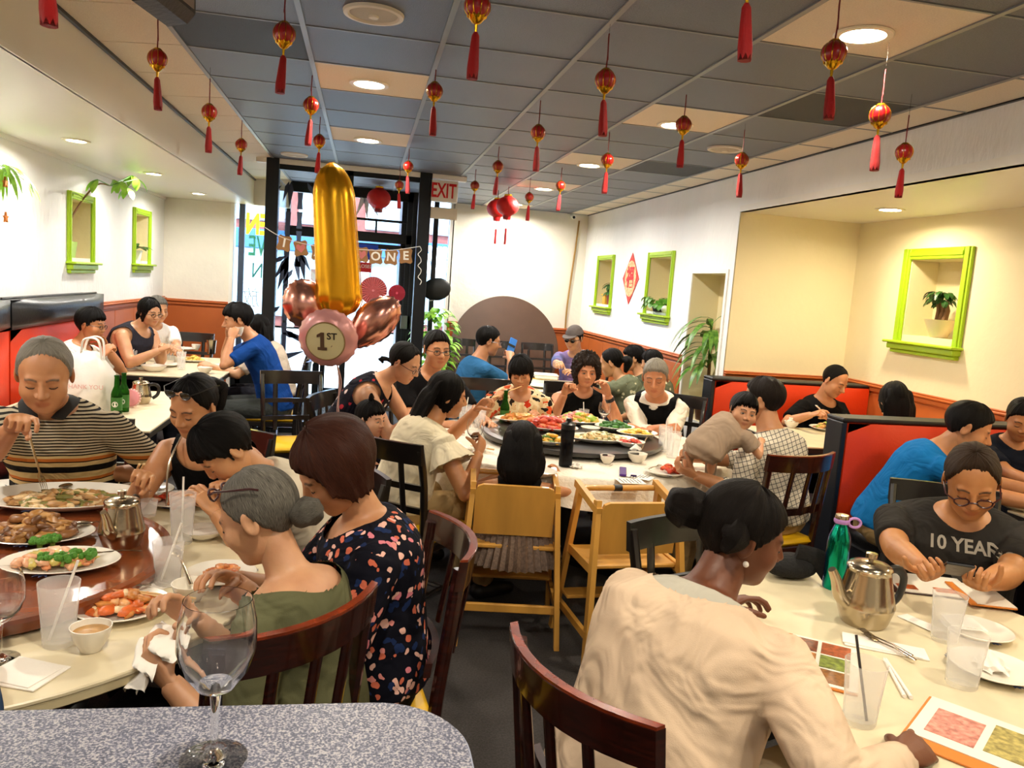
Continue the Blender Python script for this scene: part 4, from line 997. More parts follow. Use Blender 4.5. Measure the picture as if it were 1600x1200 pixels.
TORSO = [(-.16, .125, .10), (-.06, .172, .128), (.06, .172, .13), (.25, .158, .118), (.45, .152, .114), (.65, .165, .12), (.8, .168, .112), (.9, .145, .09), (.97, .095, .07), (1.0, .06, .055)]
def person(label, head, yaw, lean=.12, side=0, hyaw=None, pitch=10, roll=0, s=1.0, kind='man', skin='#c99a74', hair='short', hair_col=('#0c0a09', None), eyes='down', fat=1.0, belly=0,
           hands=(None, None), poses=('relax', 'relax'), palms=(None, None), poles=(None, None), hipz=None, shirt=None, sleeve=.5, neck=(.075, .0, .03), tank=0, pants=None, hem=-.08, hs=1.0, sw=1.0, hairfn=None, curl=0, extra=None, legs=True, shoes=True, brow=None, neckf=None, hip=None, legyaw=None, loose=1.0, knee=.44, feet=True, over=None):
    """seated figure whose head centre is given; hands are (left, right) wrist targets in the room"""
    fb = yawv(yaw); rb = V3(fb[1], -fb[0], 0); z = V3(0, 0, 1); head = V3(head)
    HB = head_basis(yaw if hyaw is None else hyaw, pitch, roll); S = s*hs; Sh = S*(.93 if kind == 'woman' else 1.0) if s == 1 else S
    piv = head - HB[:, 2]*.07*Sh - HB[:, 1]*.012*Sh
    nfx = neckf if neckf is not None else .03+.05*min(1, max(0, lean)/.3)
    nb = piv - z*(.085 - .035*min(1, max(0, lean)/.35))*s - fb*nfx*s
    if hip is None:
        hz = hipz if hipz is not None else .55; hip_ = V3(nb[0], nb[1], 0) - fb*lean - rb*side; hip_[2] = hz
    else: hip_ = V3(hip)
    hip_ = V3(hip_); ctl = hip_*.45+nb*.55; ctl = ctl*1.0 + V3(0, 0, .04) - fb*.022*s*(1+lean)
    n = 24; sp = bez(hip_ - (nb-hip_)*0, ctl, nb, n); tan0 = unit(sp[1]-sp[0])
    def spine(u):
        if u < 0: return sp[0]+unit(tan0*.6+z*.4)*u*np.linalg.norm(nb-hip_), unit(tan0*.6+z*.4)
        k = min(u*(n-1), n-1.001); i = int(k); return sp[i]*(1-(k-i))+sp[i+1]*(k-i), unit(sp[i+1]-sp[i])
    def torso(infl, u0, u1, wscale=1.0):
        us = [u0]+[t[0] for t in TORSO if u0 < t[0] < u1]+[u1]; P = []; R = []
        for u in us:
            p, t = spine(u); w = np.interp(u, [q[0] for q in TORSO], [q[1] for q in TORSO]); d = np.interp(u, [q[0] for q in TORSO], [q[2] for q in TORSO])
            ft = 1+(fat-1)*(1 if u < .85 else .5); b = belly*max(0, 1-abs(u-.3)/.4)
            sx = sw if u > .6 else 1+(sw-1)*max(0, u/.6)
            P.append(p+unit(fb-t*np.dot(fb, t))*(b*.5)*s); R.append(((w*sx*ft*wscale)*s+infl, (d*ft*wscale+b*.5)*s+infl))
        # the tube's first axis follows `up`: use forward so that widths lie across the body
        V, F = tube(P, [(a, b) for a, b in R], 20, up=-fb); return V, F
    top, tt = spine(.93); shc = nb - tt*.055*s
    SH = [shc - rb*.168*sw*s*(1+(fat-1)*.5) - z*.024, shc + rb*.168*sw*s*(1+(fat-1)*.5) - z*.024]
    arms = []; L1, L2 = .285*s, .25*s
    for k in (0, 1):
        sg = -1 if k == 0 else 1; S0 = SH[k]
        W = V3(hands[k]) if hands[k] is not None else S0 + fb*.30*s - z*.36*s + rb*sg*.03
        d = W-S0; D = np.linalg.norm(d)
        if D > (L1+L2)*.985: W = S0+unit(d)*(L1+L2)*.985; d = W-S0; D = np.linalg.norm(d)
        a = (L1*L1-L2*L2+D*D)/(2*D); h = sqrt(max(0, L1*L1-a*a)); pole = V3(poles[k]) if poles[k] is not None else (-z*.8+rb*sg*.55-fb*.35)
        pole = unit(pole-unit(d)*np.dot(pole, unit(d))); arms.append((S0, S0+unit(d)*a+pole*h, W))
    ft = 1+(fat-1)*.55; AR = [.047*ft, .047*ft, .038*ft, .04*ft, .027]
    def armtube(k, r0, r1, infl0, infl1, flare=0):
        """part of an arm: 0..1 upper, 1..2 forearm"""
        A, E, W = arms[k]; P = []; R = []
        for q in np.linspace(r0, r1, max(4, int((r1-r0)*7))):
            p = A+(E-A)*q if q <= 1 else E+(W-E)*(q-1); P.append(p); R.append(np.interp(q, [0, .5, 1, 1.3, 2], AR)*s+infl0+(infl1-infl0)*(q-r0)/(r1-r0))
        P = np.array(P); P[1:-1] = (P[:-2]+2*P[1:-1]+P[2:])/4
        return tube(P, R, 12)
    body = [torso(0, -.16, 1.0)]
    nr = (.058 if kind == 'man' else .049 if kind == 'woman' else .05)*s*(.6+.4*fat)
    body.append(tube([nb-tt*.05*s, nb, (nb+piv)/2, piv+HB[:, 2]*.02*S, piv+HB[:, 2]*.05*S], [nr*1.35, nr*1.12, nr, nr*.98, nr*.8], 14))
    for k in (0, 1):
        body.append(armtube(k, 0, 2, 0, 0)); body.append(ellipsoid(arms[k][0]-rb*(-1 if k == 0 else 1)*.012*s-z*.012*s, .052*s*ft, 12, 8)); body.append(ellipsoid(arms[k][1], .036*s*ft, 10, 6))
    LG = []; lf = fb if legyaw is None else yawv(legyaw); lr = V3(lf[1], -lf[0], 0)
    for sg in (-1, 1):
        h0 = hip_+rb*sg*.09*s*fat-z*.03*s; k0 = hip_+lf*knee*s+lr*sg*.12*s*fat; k0[2] = max(hip_[2]-.03, .2); a0 = k0+lf*.02-z*(k0[2]-.09); LG.append((h0, k0, a0))
        if k0[2]-.09 > .45*s: a0 = k0+lf*.02-z*.4*s; LG[-1] = (h0, k0, a0)
        if legs:
            body.append(capsule([h0, (h0+k0)/2, k0], [.088*s*fat, .076*s*fat, .058*s*fat], 12)); body.append(capsule([k0, (k0+a0)/2+lf*-.012, a0], [.056*s*fat, .052*s*fat, .036*s], 12)); body.append(capsule([a0-z*.04*s, a0+lf*.14*s-z*.055*s], [.036*s, .03*s], 10))
    base_p = V3(hip_[0], hip_[1], 0); t = thing('person', label, 'person', base_p, 'people in the restaurant')
    hm = HAIR; out = dict(root=t, HB=HB, head=head, S=S, nb=nb, fb=fb, rb=rb, arms=arms, hip=hip_, spine=spine, hands=[None, None], tt=tt, SH=SH)
    # hands
    hp = []
    for k in (0, 1):
        A, E, W = arms[k]; f = unit(W-E); pn = palms[k] if palms[k] is not None else (-z*.8+(-rb if k == 1 else rb)*.4)
        pn = unit(V3(pn)-f*np.dot(pn, f)); up = -pn; r = np.cross(f, up)
        Vh, Fh = HANDS[poses[k]]; Vh = Vh*s*(.95 if kind == 'woman' else 1)
        if k == 0: Vh = Vh*V3(-1, 1, 1); Fh = [q[::-1] for q in Fh]
        M = np.stack([r, f, up], 1); hp.append((xform(Vh, M, W), Fh)); out['hands'][k] = (M, W)
    sk = skin_mat('skin_'+skin.lstrip('#'), skin)
    def finish(V, F, hp=hp):
        g = head_grid(kind); Vh = HC+HDIR*g[:, None]; Ch = face_colours(Vh, kind, srgb(brow or '#17110d') , tuple(np.array(srgb(skin))*V3(.82, .52, .5)), eyes)
        Ve, Fe, Ce = eyes_mesh('open' if eyes == 'open' else 'down'); er = [ear(-1), ear(1)]
        Vx, Fx = cat((Vh, HF), (Ve, Fe), *er); Cx = np.vstack([Ch, Ce, np.zeros((len(er[0][0])*2, 4))]); Vx = xform(Vx*Sh, HB, head)
        VV, FF = cat((V, F), (Vx, Fx), *hp); CC = np.zeros((len(VV), 4)); CC[len(V):len(V)+len(Vx)] = Cx
        o = obj('body', (VV, FF), sk, t, smooth=80); at_ = o.data.attributes.new('face', 'FLOAT_COLOR', 'POINT'); at_.data.foreach_set('color', CC.ravel().astype('f'))
    queue(body, .0105*max(.75, s), 4, finish)
    # garments
    cuts = []
    if neck: r_, up_, fo = neck; cuts.append((nb+z*up_*s+fb*fo*s, r_*s))
    if isinstance(tank, (list, tuple)) or tank:
        for k in (0, 1): cuts.append((SH[k]+rb*(-1 if k == 0 else 1)*.03*s+z*.0, (.085 if tank is True or tank == 1 else tank)*s*ft))
    def garment(name, material, cuts, amp, voxel):
        def f(V, F):
            V = np.array(V); rs = np.random.default_rng(len(label)); q = V*1.0
            for fr, am in ((16, 1.0), (27, .7), (45, .35)):
                k1 = unit(rs.normal(size=3)*V3(1, 1, .5)); k2 = unit(rs.normal(size=3)); V = V+ (np.sin(q@k1*fr+2.2*np.sin(q@k2*fr*.6))[:, None])*unit_rows(q-V3(hip_[0], hip_[1], 0)*V3(1, 1, 0)-V3(0, 0, 1)*q[:, 2:3])*amp*am
            dead = np.zeros(len(V), bool)
            Fa = None
            for c, r in cuts:
                d = V-c; L = np.linalg.norm(d, axis=1); ins = (L < r) & ~dead
                if not ins.any(): continue
                Fa = np.array([q if len(q) == 4 else q+(q[-1],) for q in F]) if Fa is None else Fa
                fi = ins[Fa] | dead[Fa]; mixed = fi.any(1) & ~fi.all(1); mv = np.zeros(len(V), bool); mv[Fa[mixed].ravel()] = True; mv &= ins
                ed = np.vstack([Fa[mixed][:, [i, (i+1) % 4]] for i in range(4)]); ed = np.vstack([ed, ed[:, ::-1]]); ed = ed[ins[ed[:, 0]] & ~ins[ed[:, 1]] & ~dead[ed[:, 1]]]
                la, lb_ = L[ed[:, 0]], L[ed[:, 1]]; tt_ = ((r-la)/(lb_-la+1e-9))[:, None]; X_ = V[ed[:, 0]]*(1-tt_)+V[ed[:, 1]]*tt_
                acc = np.zeros_like(V); cnt = np.zeros(len(V)); np.add.at(acc, ed[:, 0], X_); np.add.at(cnt, ed[:, 0], 1); ok = mv & (cnt > 0); V[ok] = acc[ok]/cnt[ok][:, None]
                bad = mv & (cnt == 0); V[bad] = c+d[bad]/(L[bad][:, None]+1e-9)*r; dead |= ins & ~mv
            if dead.any():
                F2 = [q for q in F if not any(dead[i] for i in q)]; use = np.zeros(len(V), bool); use[[i for q in F2 for i in q]] = True; ix = np.cumsum(use)-1; V = V[use]; F2 = [tuple(int(ix[i]) for i in q) for q in F2]
            else: F2 = F
            obj(name, (V, F2), material, t, smooth=80)
        return f
    if shirt is not None:
        g = [torso(.014*loose, hem, .985)]
        if not tank or sleeve > 0:
            for k in (0, 1): g.append(armtube(k, -.05, sleeve, .012*loose, (.016 if sleeve < 1.2 else .008)*loose)); g.append(ellipsoid(arms[k][0]-rb*(-1 if k == 0 else 1)*.012*s-z*.014*s, (.051*ft*s+.011*loose), 12, 8))
        else:
            for k in (0, 1): g.append(ellipsoid(arms[k][0]-rb*(-1 if k == 0 else 1)*.03*s, (.056*ft*s+.006), 12, 8))
        vx = .0105*max(.75, s); queue(g, vx, 3, garment('shirt' if sleeve > .1 else 'top', shirt, cuts, .0034, vx))
    if over is not None:
        nm, om, oi, u0, u1, oc = over; queue([torso(oi, u0, u1)]+([ellipsoid(arms[k][0]-rb*(-1 if k == 0 else 1)*.05*s, .058*ft*s+oi*.5, 12, 8) for k in (0, 1)] if nm == 'vest' else []), .0105, 3, garment(nm, om, [(nb+fb*a+z*b+rb*c2, r) for a, b, c2, r in oc]+([(SH[k]+rb*(-1 if k == 0 else 1)*.05, .105) for k in (0, 1)] if nm == 'vest' else []), .001, .0105))
    if pants is not None and legs:
        g = [torso(.008, -.2, .12)]
        for h0, k0, a0 in LG: g.append(capsule([h0, (h0+k0)/2, k0], [.098*s*fat, .086*s*fat, .07*s*fat], 12)); g.append(tube([k0, (k0+a0)/2, a0+z*.0], [.068*s*fat, .063*s*fat, .058*s], 12))
        queue(g, .013*max(.8, s), 4, garment('trousers', pants, [], .002, .013))
    if shoes and legs:
        for h0, k0, a0 in LG: obj('shoe', capsule([a0-z*.045*s-lf*.03*s, a0-z*.045*s+lf*.06*s, a0+lf*.16*s-z*.055*s], [.044*s, .046*s, .036*s], 12), mat('dark_shoe', '#1c1a1a', .5), t)
    if hair:
        Vp, Fp, Ap = hair_shell(hair, kind, curl, seed=len(label)); pcs = [(xform(Vp*Sh, HB, head), Fp, Ap)]
        if hairfn: pcs += hairfn(out, lambda *p: head+HB@(V3(*p)*Sh))
        hair_obj(pcs, hair_mat('hair_'+hair_col[0].lstrip('#'), *hair_col), t)
    out['H'] = lambda *p: head+HB@(V3(*p)*Sh); out['Sh'] = Sh
    return out
def unit_rows(A): return A/(np.linalg.norm(A, axis=1)[:, None]+1e-9)
def glasses(P, material, frame=.0016, up=False, sun=None, down=0):
    """spectacles on a person's face; up: pushed onto the hair"""
    H = P['H']; ms = []; ln = []
    off = (lambda x, y, z: H(x, y+(.0 if not up else -.022-.25*max(0, .09-y)), z+(.0 if not up else .098+.25*max(0, .09-y)*0)-down))
    for s in (-1, 1):
        ring = [off(s*.033+.022*cos(a)*(1 if abs(cos(a)) < .8 else 1), .101-.006*abs(cos(a)) if True else 0, -.003+.015*sin(a)) for a in np.arange(14)*2*pi/14]
        ms.append(tube(ring, frame*P['Sh'], 5, closed=True)); ln.append(ring)
        ms.append(tube([off(s*.055, .096, .002), off(s*.079, .07, .004), off(s*.083, -.005, .004 if not up else -.02), off(s*.082, -.02, -.008 if not up else -.03)], frame*P['Sh'], 5))
    ms.append(tube([off(-.012, .104, .0), off(0, .107, .003), off(.012, .104, .0)], frame*P['Sh'], 5))
    g = obj('glasses', cat(*ms), material, P['root'])
    for ring in ln:
        V = np.array(ring); obj('lens', (np.vstack([V, V.mean(0)]), [(i, (i+1) % 14, 14) for i in range(14)]), sun or glassmat('lens_glass', (.97, .98, .98), .02, .1), g)
    return g
# ================================================================== THE DINERS
BLK = ('#050404', '#120e0c'); GRY = ('#35332f', '#8a857b'); DBR = ('#2a1510', '#4a281c'); GRM = ('#6a655c', '#a39c8e')
def tail(base, length, rad=.03, out=.05, drop=1.0, flat=.8):
    def f(o, H):
        b = -o['HB'][:, 1]; p = H(*base); return [lock([H(base[0], base[1]+.03, base[2]), p+b*.01, p+b*out-V3(0, 0, .02), p+b*out*1.1-V3(0, 0, length*.5*drop), p+b*out*.8-V3(0, 0, length*drop)], [rad*.6, rad*.8, rad*1.1, rad, rad*.35], flat)]
    return f
def bun(base, r, extra=None):
    def f(o, H):
        b = -o['HB'][:, 1]; p = H(*base); return [lock([p-b*r*.5, p, p+b*r*.7, p+b*r*1.5, p+b*r*1.7], [r*.7, r, r*1.05, r*.7, r*.2], 1.0, 14)]+(extra(o, H) if extra else [])
    return f
def curtain(L, w=.085, flat=.42, z0=.05, out=.0):
    def f(o, H):
        u = o['HB'][:, 1]; p = H(0, -.088, -.05); b = -o['HB'][:, 1]; b = unit(b*V3(1, 1, .3)); return [lock([H(0, -.02, .088), H(0, -.07, .062), H(0, -.088, .0), p+b*(.004+out*.3), p+b*(.02+out)-V3(0, 0, L*.4), p+b*(.025+out*1.2)-V3(0, 0, L*.75), p+b*(.02+out)-V3(0, 0, L)], [w*.35, w*.8, w*.98, w*1.05, w, w*.8, w*.3], flat, 26, up=-u)]
    return f
def fringe(n=9, z=.05, L=.05, w=.009):
    def f(o, H): return [lock([H(x, .085-.4*x*x/.1, z+.03), H(x*1.05, .104-abs(x)*.35, z), H(x*1.08, .1-abs(x)*.42, z-L*(.7+.5*random.random()))], [w, w, w*.3], .5, 6, sub=3) for x in np.linspace(-.045, .045, n)]
    return f
def both(*fs): return lambda o, H: [p for f in fs for p in f(o, H)]

polo_m = pattern_mat('cloth_striped_polo', polo_stripes(.92))
navy_floral = pattern_mat('cloth_navy_floral', floral('#0c0d18', ['#d98a84', '#0c0d18', '#c9684f', '#e4b3a4', '#1b2b52', '#d07a86'], 38, .42, .045))
red_print = pattern_mat('cloth_red_print', floral('#e3cfa6', ['#c63a1e', '#1c1712', '#d9b98a', '#d0552a', '#2a2018'], 22, .55, .06))
dark_floral = pattern_mat('cloth_dark_floral', floral('#13121c', ['#13121c', '#a52a35', '#13121c', '#c9b7b4', '#13121c'], 24, .35, .03))
olive_print = pattern_mat('cloth_olive_print', floral('#6a6f58', ['#d9d4b4', '#6a6f58', '#c8c3a0'], 20, .28, .02))
check_m = pattern_mat('cloth_check', checks(.022, '#d6cdbb', '#4c4a4a', .14))
pink_dot = pattern_mat('cloth_pink_dots', floral('#e2aaa2', ['#a85a58', '#e2aaa2'], 60, .18, .0))
tie_dye = cloth('blue_violet', '#54628e', col2='#a07fb2', var=.3)
DENIM = cloth('denim', '#253a57'); KHA = cloth('khaki', '#a58a5e'); DKT = cloth('charcoal', '#22222a'); BLKC = cloth('black', '#060607')
M_spec = mat('black_spectacle_frame', '#0d0b0b', .3); M_specr = mat('tortoise_frame', '#3a1518', .3)
SK, SKL, SKD, SKT = '#c9966c', '#d9ab85', '#6b3d24', '#b67c50'
WHO = {}

# ---- left front table
WHO['old'] = person('older man with thinning grey hair in a black and tan striped polo', atY(70, 586, 3.0), 176, .24, hyaw=166, pitch=20, hair='balding', hair_col=GRM, skin='#c08a60', shirt=polo_m, sleeve=.8, neck=(.07, .02, .035), pants=DKT,
  hands=(atZ(158, 742, .79), atY(20, 668, 2.7)), poses=('hold', 'pinch'), palms=((-.1, -.9, -.3), (0, -.3, -1)), fat=1.12, brow='#5a4f45', hs=1.06)
o = WHO['old']; obj('collar', cat(*[(lambda a, b: tube(smooth_path([o['nb']+o['fb']*-.05+V3(0, 0, .035), o['nb']+o['rb']*s*.07+V3(0, 0, .025)+o['fb']*.02, o['nb']+o['rb']*s*.045+o['fb']*.10-V3(0, 0, .03)], 4), [(.028, .006)]*9, 8, up=V3(0, 0, 1)))(0, 0) for s in (-1, 1)]), mat('collar_black', '#15120f', .8), o['root'])
WHO['shades'] = person('young woman in a black tank top with sunglasses pushed up on her hair', atY(303, 634, 3.0), -160, .16, hyaw=-154, pitch=24, roll=-4, kind='woman', hair='tied', hair_col=BLK, hairfn=tail((0, -.1, .02), .17, .04, .05), skin='#bd875c', shirt=BLKC, sleeve=0, tank=.092, neck=(.115, -.01, .06), pants=BLKC,
  hands=(atY(330, 790, 2.75), atY(222, 752, 2.75)), poses=('relax', 'pinch'), palms=(None, (-.2, -.4, -.8)))
glasses(WHO['shades'], M_spec, .0022, up=True, sun=mat('sunglass_lens', '#15110f', .1, spec=.8))
o = WHO['shades']; obj('bag_chain', tube(smooth_path([o['nb']+o['rb']*.085+V3(0, 0, -.01)+o['fb']*.03, o['nb']+o['rb']*.075+o['fb']*.125-V3(0, 0, .1), o['nb']+o['rb']*.07+o['fb']*.14-V3(0, 0, .25), o['nb']+o['rb']*.08+o['fb']*.13-V3(0, 0, .42)], 5), .004, 6), mat('silver_chain', '#b8b0a0', .3, metal=1), o['root'])
obj('earring', ellipsoid(o['H'](-.083, -.005, -.04), .006, 8, 6), mat('pearl', '#f0e8dc', .2), o['root'])
WHO['boy'] = person('boy in a white shirt with his head bent low over his plate', atY(352, 702, 2.72), -118, .27, hyaw=-118, pitch=50, s=.86, hs=1.12, kind='child', hair='shortfull', hair_col=BLK, skin='#c99468', shirt=cloth('offwhite', '#ddd2bd'), sleeve=.7, neck=(.07, .01, .02), pants=DKT,
  hands=(atY(335, 800, 2.62), atY(345, 778, 2.7)), poses=('relax', 'pinch'))
def grey_hair(o, H): return bun((0, -.105, -.035), .034)(o, H)
WHO['grey'] = person('grey-haired woman with a bun in an olive top, back to the viewer', atY(405, 806, 1.95), -62, .08, hyaw=-72, pitch=26, roll=0, kind='woman', hair='tied', hair_col=GRY, hairfn=grey_hair, skin='#c69672', shirt=cloth('olive', '#5c5c41', bump=.8), sleeve=.9, neck=(.118, .01, -.015), pants=DKT,
  hands=(atY(264, 1066, 1.72), atY(298, 968, 1.86)), poses=('hold', 'cup'), palms=((.3, .5, .2), (.2, -.5, -.8)), poles=(V3(.2, -.5, -.9), None), brow='#4a443e', hs=1.03, sw=.95, fat=.95)
glasses(WHO['grey'], M_specr, .0032, up=True)
WHO['brown'] = person('woman with a brown bob in a navy floral shirt', atY(522, 733, 2.15), -98, .05, hyaw=-110, pitch=36, kind='woman', hair='bob', hair_col=DBR, skin='#bd8a62', shirt=navy_floral, sleeve=.8, neck=(.09, .0, .045), pants=BLKC,
  hands=(V3(-.22, 2.02, .78), atY(368, 905, 2.12)), poses=('relax', 'relax'), fat=1.12, hs=1.06, loose=1.4, hem=-.16)
WHO['denim'] = person('diner in a denim shirt, only one sleeve showing at the left edge', V3(-1.03, 1.5, 1.13), 4, .2, kind='man', pitch=20, hair='short', hair_col=BLK, skin=SK, shirt=DENIM, sleeve=1.75, pants=DKT, hands=(V3(-1.3, 1.75, .8), V3(-.74, 1.68, .80)), poles=(None, V3(.9, -.2, -.4)))

# ---- left booths
WHO['boyL'] = person('boy with glasses in a white shirt on the left booth', atY(142, 507, 6.0), 96, .12, hyaw=100, pitch=8, s=.95, hs=1.0, kind='child', hair='shortfull', hair_col=BLK, skin='#c08458', eyes='open', shirt=pattern_mat('cloth_white_lines', stripes(.06, [(0, '#2a2624'), (.05, '#e6ded0')], 1)), sleeve=.8, pants=DKT,
  hands=(atY(165, 540, 6.1), atY(160, 555, 5.8)), poses=('hold', 'hold'))
glasses(WHO['boyL'], M_spec, .0018)
WHO['gl'] = person('woman with glasses in a black sleeveless top at the back left table', atY(234, 488, 7.0), 112, .25, hyaw=128, pitch=12, kind='woman', hair='long', hair_col=BLK, hairfn=tail((.0, -.1, -.03), .12, .035, .02), skin='#c9976f', eyes='open', shirt=cloth('slate', '#2b2a33'), sleeve=0, tank=.09, neck=(.1, 0, .05), pants=DKT, fat=1.25,
  hands=(atY(255, 545, 6.9), atY(250, 547, 6.75)), poses=('fist', 'fist'))
glasses(WHO['gl'], M_spec, .0022)
WHO['wt'] = person('grey-haired person in a white T-shirt half hidden behind the woman with glasses', atY(246, 483, 7.7), 150, .15, hyaw=135, pitch=12, kind='man', hair='short', hair_col=GRY, skin=SK, shirt=cloth('white', '#eae6df'), sleeve=.7, pants=DKT, hands=(atY(272, 545, 7.4), atY(262, 548, 7.4)))
WHO['blu'] = person('man in a royal blue T-shirt drinking from a white cup', atY(372, 500, 6.6), -96, .22, hyaw=-100, pitch=14, hair='shortfull', hair_col=BLK, skin='#c28c64', shirt=cloth('royal', '#123f86'), sleeve=.75, neck=(.07, .02, .01), pants=cloth('olivegrey', '#3b3f3e'),
  hands=(atY(362, 528, 6.42), atY(358, 525, 6.7)), poses=('hold', 'hold'), poles=(V3(.1, -.5, -.9), None), hs=1.08)
WHO['blub'] = person('person with black hair in a beige top behind the man in royal blue', atY(402, 513, 7.3), -80, .15, hyaw=-70, kind='woman', hair='long', hair_col=BLK, hairfn=curtain(.22), skin=SK, shirt=cloth('beige', '#cbbba8'), sleeve=.8, pants=DKT, hands=(atY(330, 572, 7.1), atY(340, 575, 7.3)))

# ---- centre table
WHO['kid'] = person('toddler in a pink dotted dress with a tiny red hair tie', atY(579, 655, 4.3), 95, .02, hyaw=128, pitch=4, s=.5, hs=1.62, kind='child', hair='shortfull', hair_col=BLK, hairfn=lambda o, H: [lock([H(0, -.01, .1), H(0, -.015, .15), H(.02, .0, .18)], [.014, .016, .003], 1, 8)], skin='#dba888', eyes='open', shirt=pink_dot, sleeve=.8, neck=(.07, .02, .0), pants=pink_dot, hipz=.56,
  hands=(None, None))
o = WHO['kid']; obj('hair_tie', ellipsoid(o['H'](0, -.012, .115), (.02, .016, .01), 10, 6), mat('red_tie', '#c02a28', .6), o['root'])
WHO['bend'] = person('woman with glasses in a dark floral sleeveless dress leaning forward', atY(632, 567, 4.5), 108, .34, hyaw=118, pitch=26, kind='woman', hair='tied', hair_col=BLK, hairfn=tail((0, -.1, -.04), .04, .018, .05), skin='#cf9d78', shirt=dark_floral, sleeve=0, tank=.095, neck=(.11, -.01, .06), pants=dark_floral,
  hands=(atY(668, 634, 4.55), atY(660, 640, 4.35)), poses=('relax', 'relax'))
glasses(WHO['bend'], M_specr, .002)
WHO['glas'] = person('man with glasses and short black hair in a black shirt', atY(682, 546, 4.98), 160, .1, hyaw=163, pitch=6, hair='short', hair_col=BLK, skin='#c68f66', eyes='open', shirt=cloth('black2', '#0d0d10'), sleeve=.75, neck=(.085, .0, .05), pants=DKT, hands=(V3(.8, 4.75, .8), V3(.5, 4.65, .8)))
glasses(WHO['glas'], M_spec, .002)
WHO['longh'] = person('woman with long black hair in a cream ruffled blouse', atY(700, 618, 3.95), 66, .16, hyaw=86, pitch=12, kind='woman', hair='long', hair_col=BLK, hairfn=curtain(.42, .085, .5, .05, .06), skin='#bf8558', shirt=cloth('cream', '#e3d6b8', bump=.8), sleeve=.42, neck=(.08, .02, .0), pants=KHA, hem=-.3, loose=1.3,
  hands=(atY(745, 640, 4.15), atY(748, 708, 3.8)), poses=('hold', 'hold'), palms=(None, (-.6, .3, -.2)))
o = WHO['longh']
for k in (0, 1):
    A, E, W = o['arms'][k]; d = unit(E-A); x, y = perp(d); n = 30; V = []; F = []
    for i in range(5):
        for j in range(n):
            a = 2*pi*j/n; r = .062+.012*i+.006*i*.5*sin(a*9); V.append(A+d*(.02+.026*i)+(x*cos(a)+y*sin(a))*r)
    for i in range(4):
        for j in range(n): F.append((i*n+j, i*n+(j+1) % n, (i+1)*n+(j+1) % n, (i+1)*n+j))
    obj('ruffle_sleeve', (np.array(V), F), MATS['cloth_cream'], o['root'], 80)
WHO['girl'] = person('little girl with long black hair in a black top, seen from behind', atY(815, 700, 3.65), 12, .03, hyaw=12, pitch=8, s=.62, hs=1.6, kind='child', hair='long', hair_col=('#070606', '#171211'), hairfn=curtain(.13, .1, .5), skin='#c68e62', shirt=BLKC, sleeve=0, tank=.08, neck=(.07, .01, .0), pants=None, hipz=.53, knee=.36, shoes=False,
  hands=(atY(776, 744, 3.74), atY(872, 738, 3.74)), poses=('relax', 'fist'), poles=(V3(-1, -.4, -.5), V3(1, -.4, -.5)))
o = WHO['girl']; n = 72; V = []; F = []
for i in range(9):
    q = i/8
    for j in range(n):
        a = 2*pi*j/n; pl = (j % 2)*.5; r = .1+.1*q+(.006+.016*q)*(1 if j % 2 else -1)*.5; dz = -.26*q-.05*q*q
        V.append(o['hip']+V3(0, 0, .13)+o['rb']*r*cos(a)*1.12+o['fb']*(r*sin(a)*(.6+.34*min(1, max(0, q-.42)*2))+.02*(1-q))+V3(0, 0, dz*(1-.75*max(0, sin(a)))))
for i in range(8):
    for j in range(n): F.append((i*n+j, i*n+(j+1) % n, (i+1)*n+(j+1) % n, (i+1)*n+j))
obj('pleated_skirt', (np.array(V), F), mat('bronze_sequin_cloth', '#6a5546', .45, metal=.15, var=.3, vscale=90, bump=.4, bscale=200), o['root'], 25)
WHO['red'] = person('woman in a red and cream print blouse eating with chopsticks', atY(814, 583, 5.15), 186, .14, hyaw=194, pitch=16, roll=6, kind='woman', hair='bangs', hair_col=BLK, hairfn=fringe(9, .05, .035), skin='#c48c62', shirt=red_print, sleeve=.8, neck=(.08, .0, .04), pants=DKT, loose=1.6,
  hands=(atY(845, 655, 5.0), atY(768, 628, 5.0)), poses=('fist', 'pinch'), palms=(None, (.8, -.3, .1)), poles=(None, V3(-.6, -.2, -.8)))
WHO['curly'] = person('smiling woman with curly shoulder-length hair in a sleeveless black top', atY(916, 580, 5.3), 184, .14, hyaw=186, pitch=8, kind='woman', hair='curly', hair_col=('#15100d', '#3a2c24'), curl=1.2, skin='#c68a62', eyes='open', shirt=BLKC, sleeve=0, tank=.08, neck=(.075, 0, .03), pants=DKT,
  hands=(atY(950, 617, 5.12), atY(882, 615, 5.12)), poses=('relax', 'fist'), palms=((0, -.2, -1), (.3, -.8, 0)), poles=(V3(.4, -.6, -.9), V3(-.4, -.6, -.9)))
obj('wrist_watch', tube([o_+V3(0, 0, 0) for o_ in [WHO['curly']['arms'][0][2]*.9+WHO['curly']['arms'][0][1]*.1, WHO['curly']['arms'][0][2]*.8+WHO['curly']['arms'][0][1]*.2]], .031, 12), M_blkv, WHO['curly']['root'])
WHO['vest'] = person('older man in a white shirt and black vest with arms folded on the table', atY(1024, 590, 5.0), 212, .2, hyaw=205, pitch=14, roll=3, hair='short', hair_col=GRM, skin='#c2845c', eyes='down', shirt=cloth('shirtwhite', '#eae2d2', bump=.8), sleeve=1.35, neck=(.07, .03, .04), pants=DKT, brow='#4f463e', fat=1.08, hs=1.04,
  hands=(atY(1000, 672, 4.82), atY(1040, 668, 4.75)), poses=('fist', 'fist'), over=('vest', BLKC, .024, -.1, .95, [(.13, -.03, 0, .085), (.16, -.14, 0, .075), (0, .0, 0, .085)]))
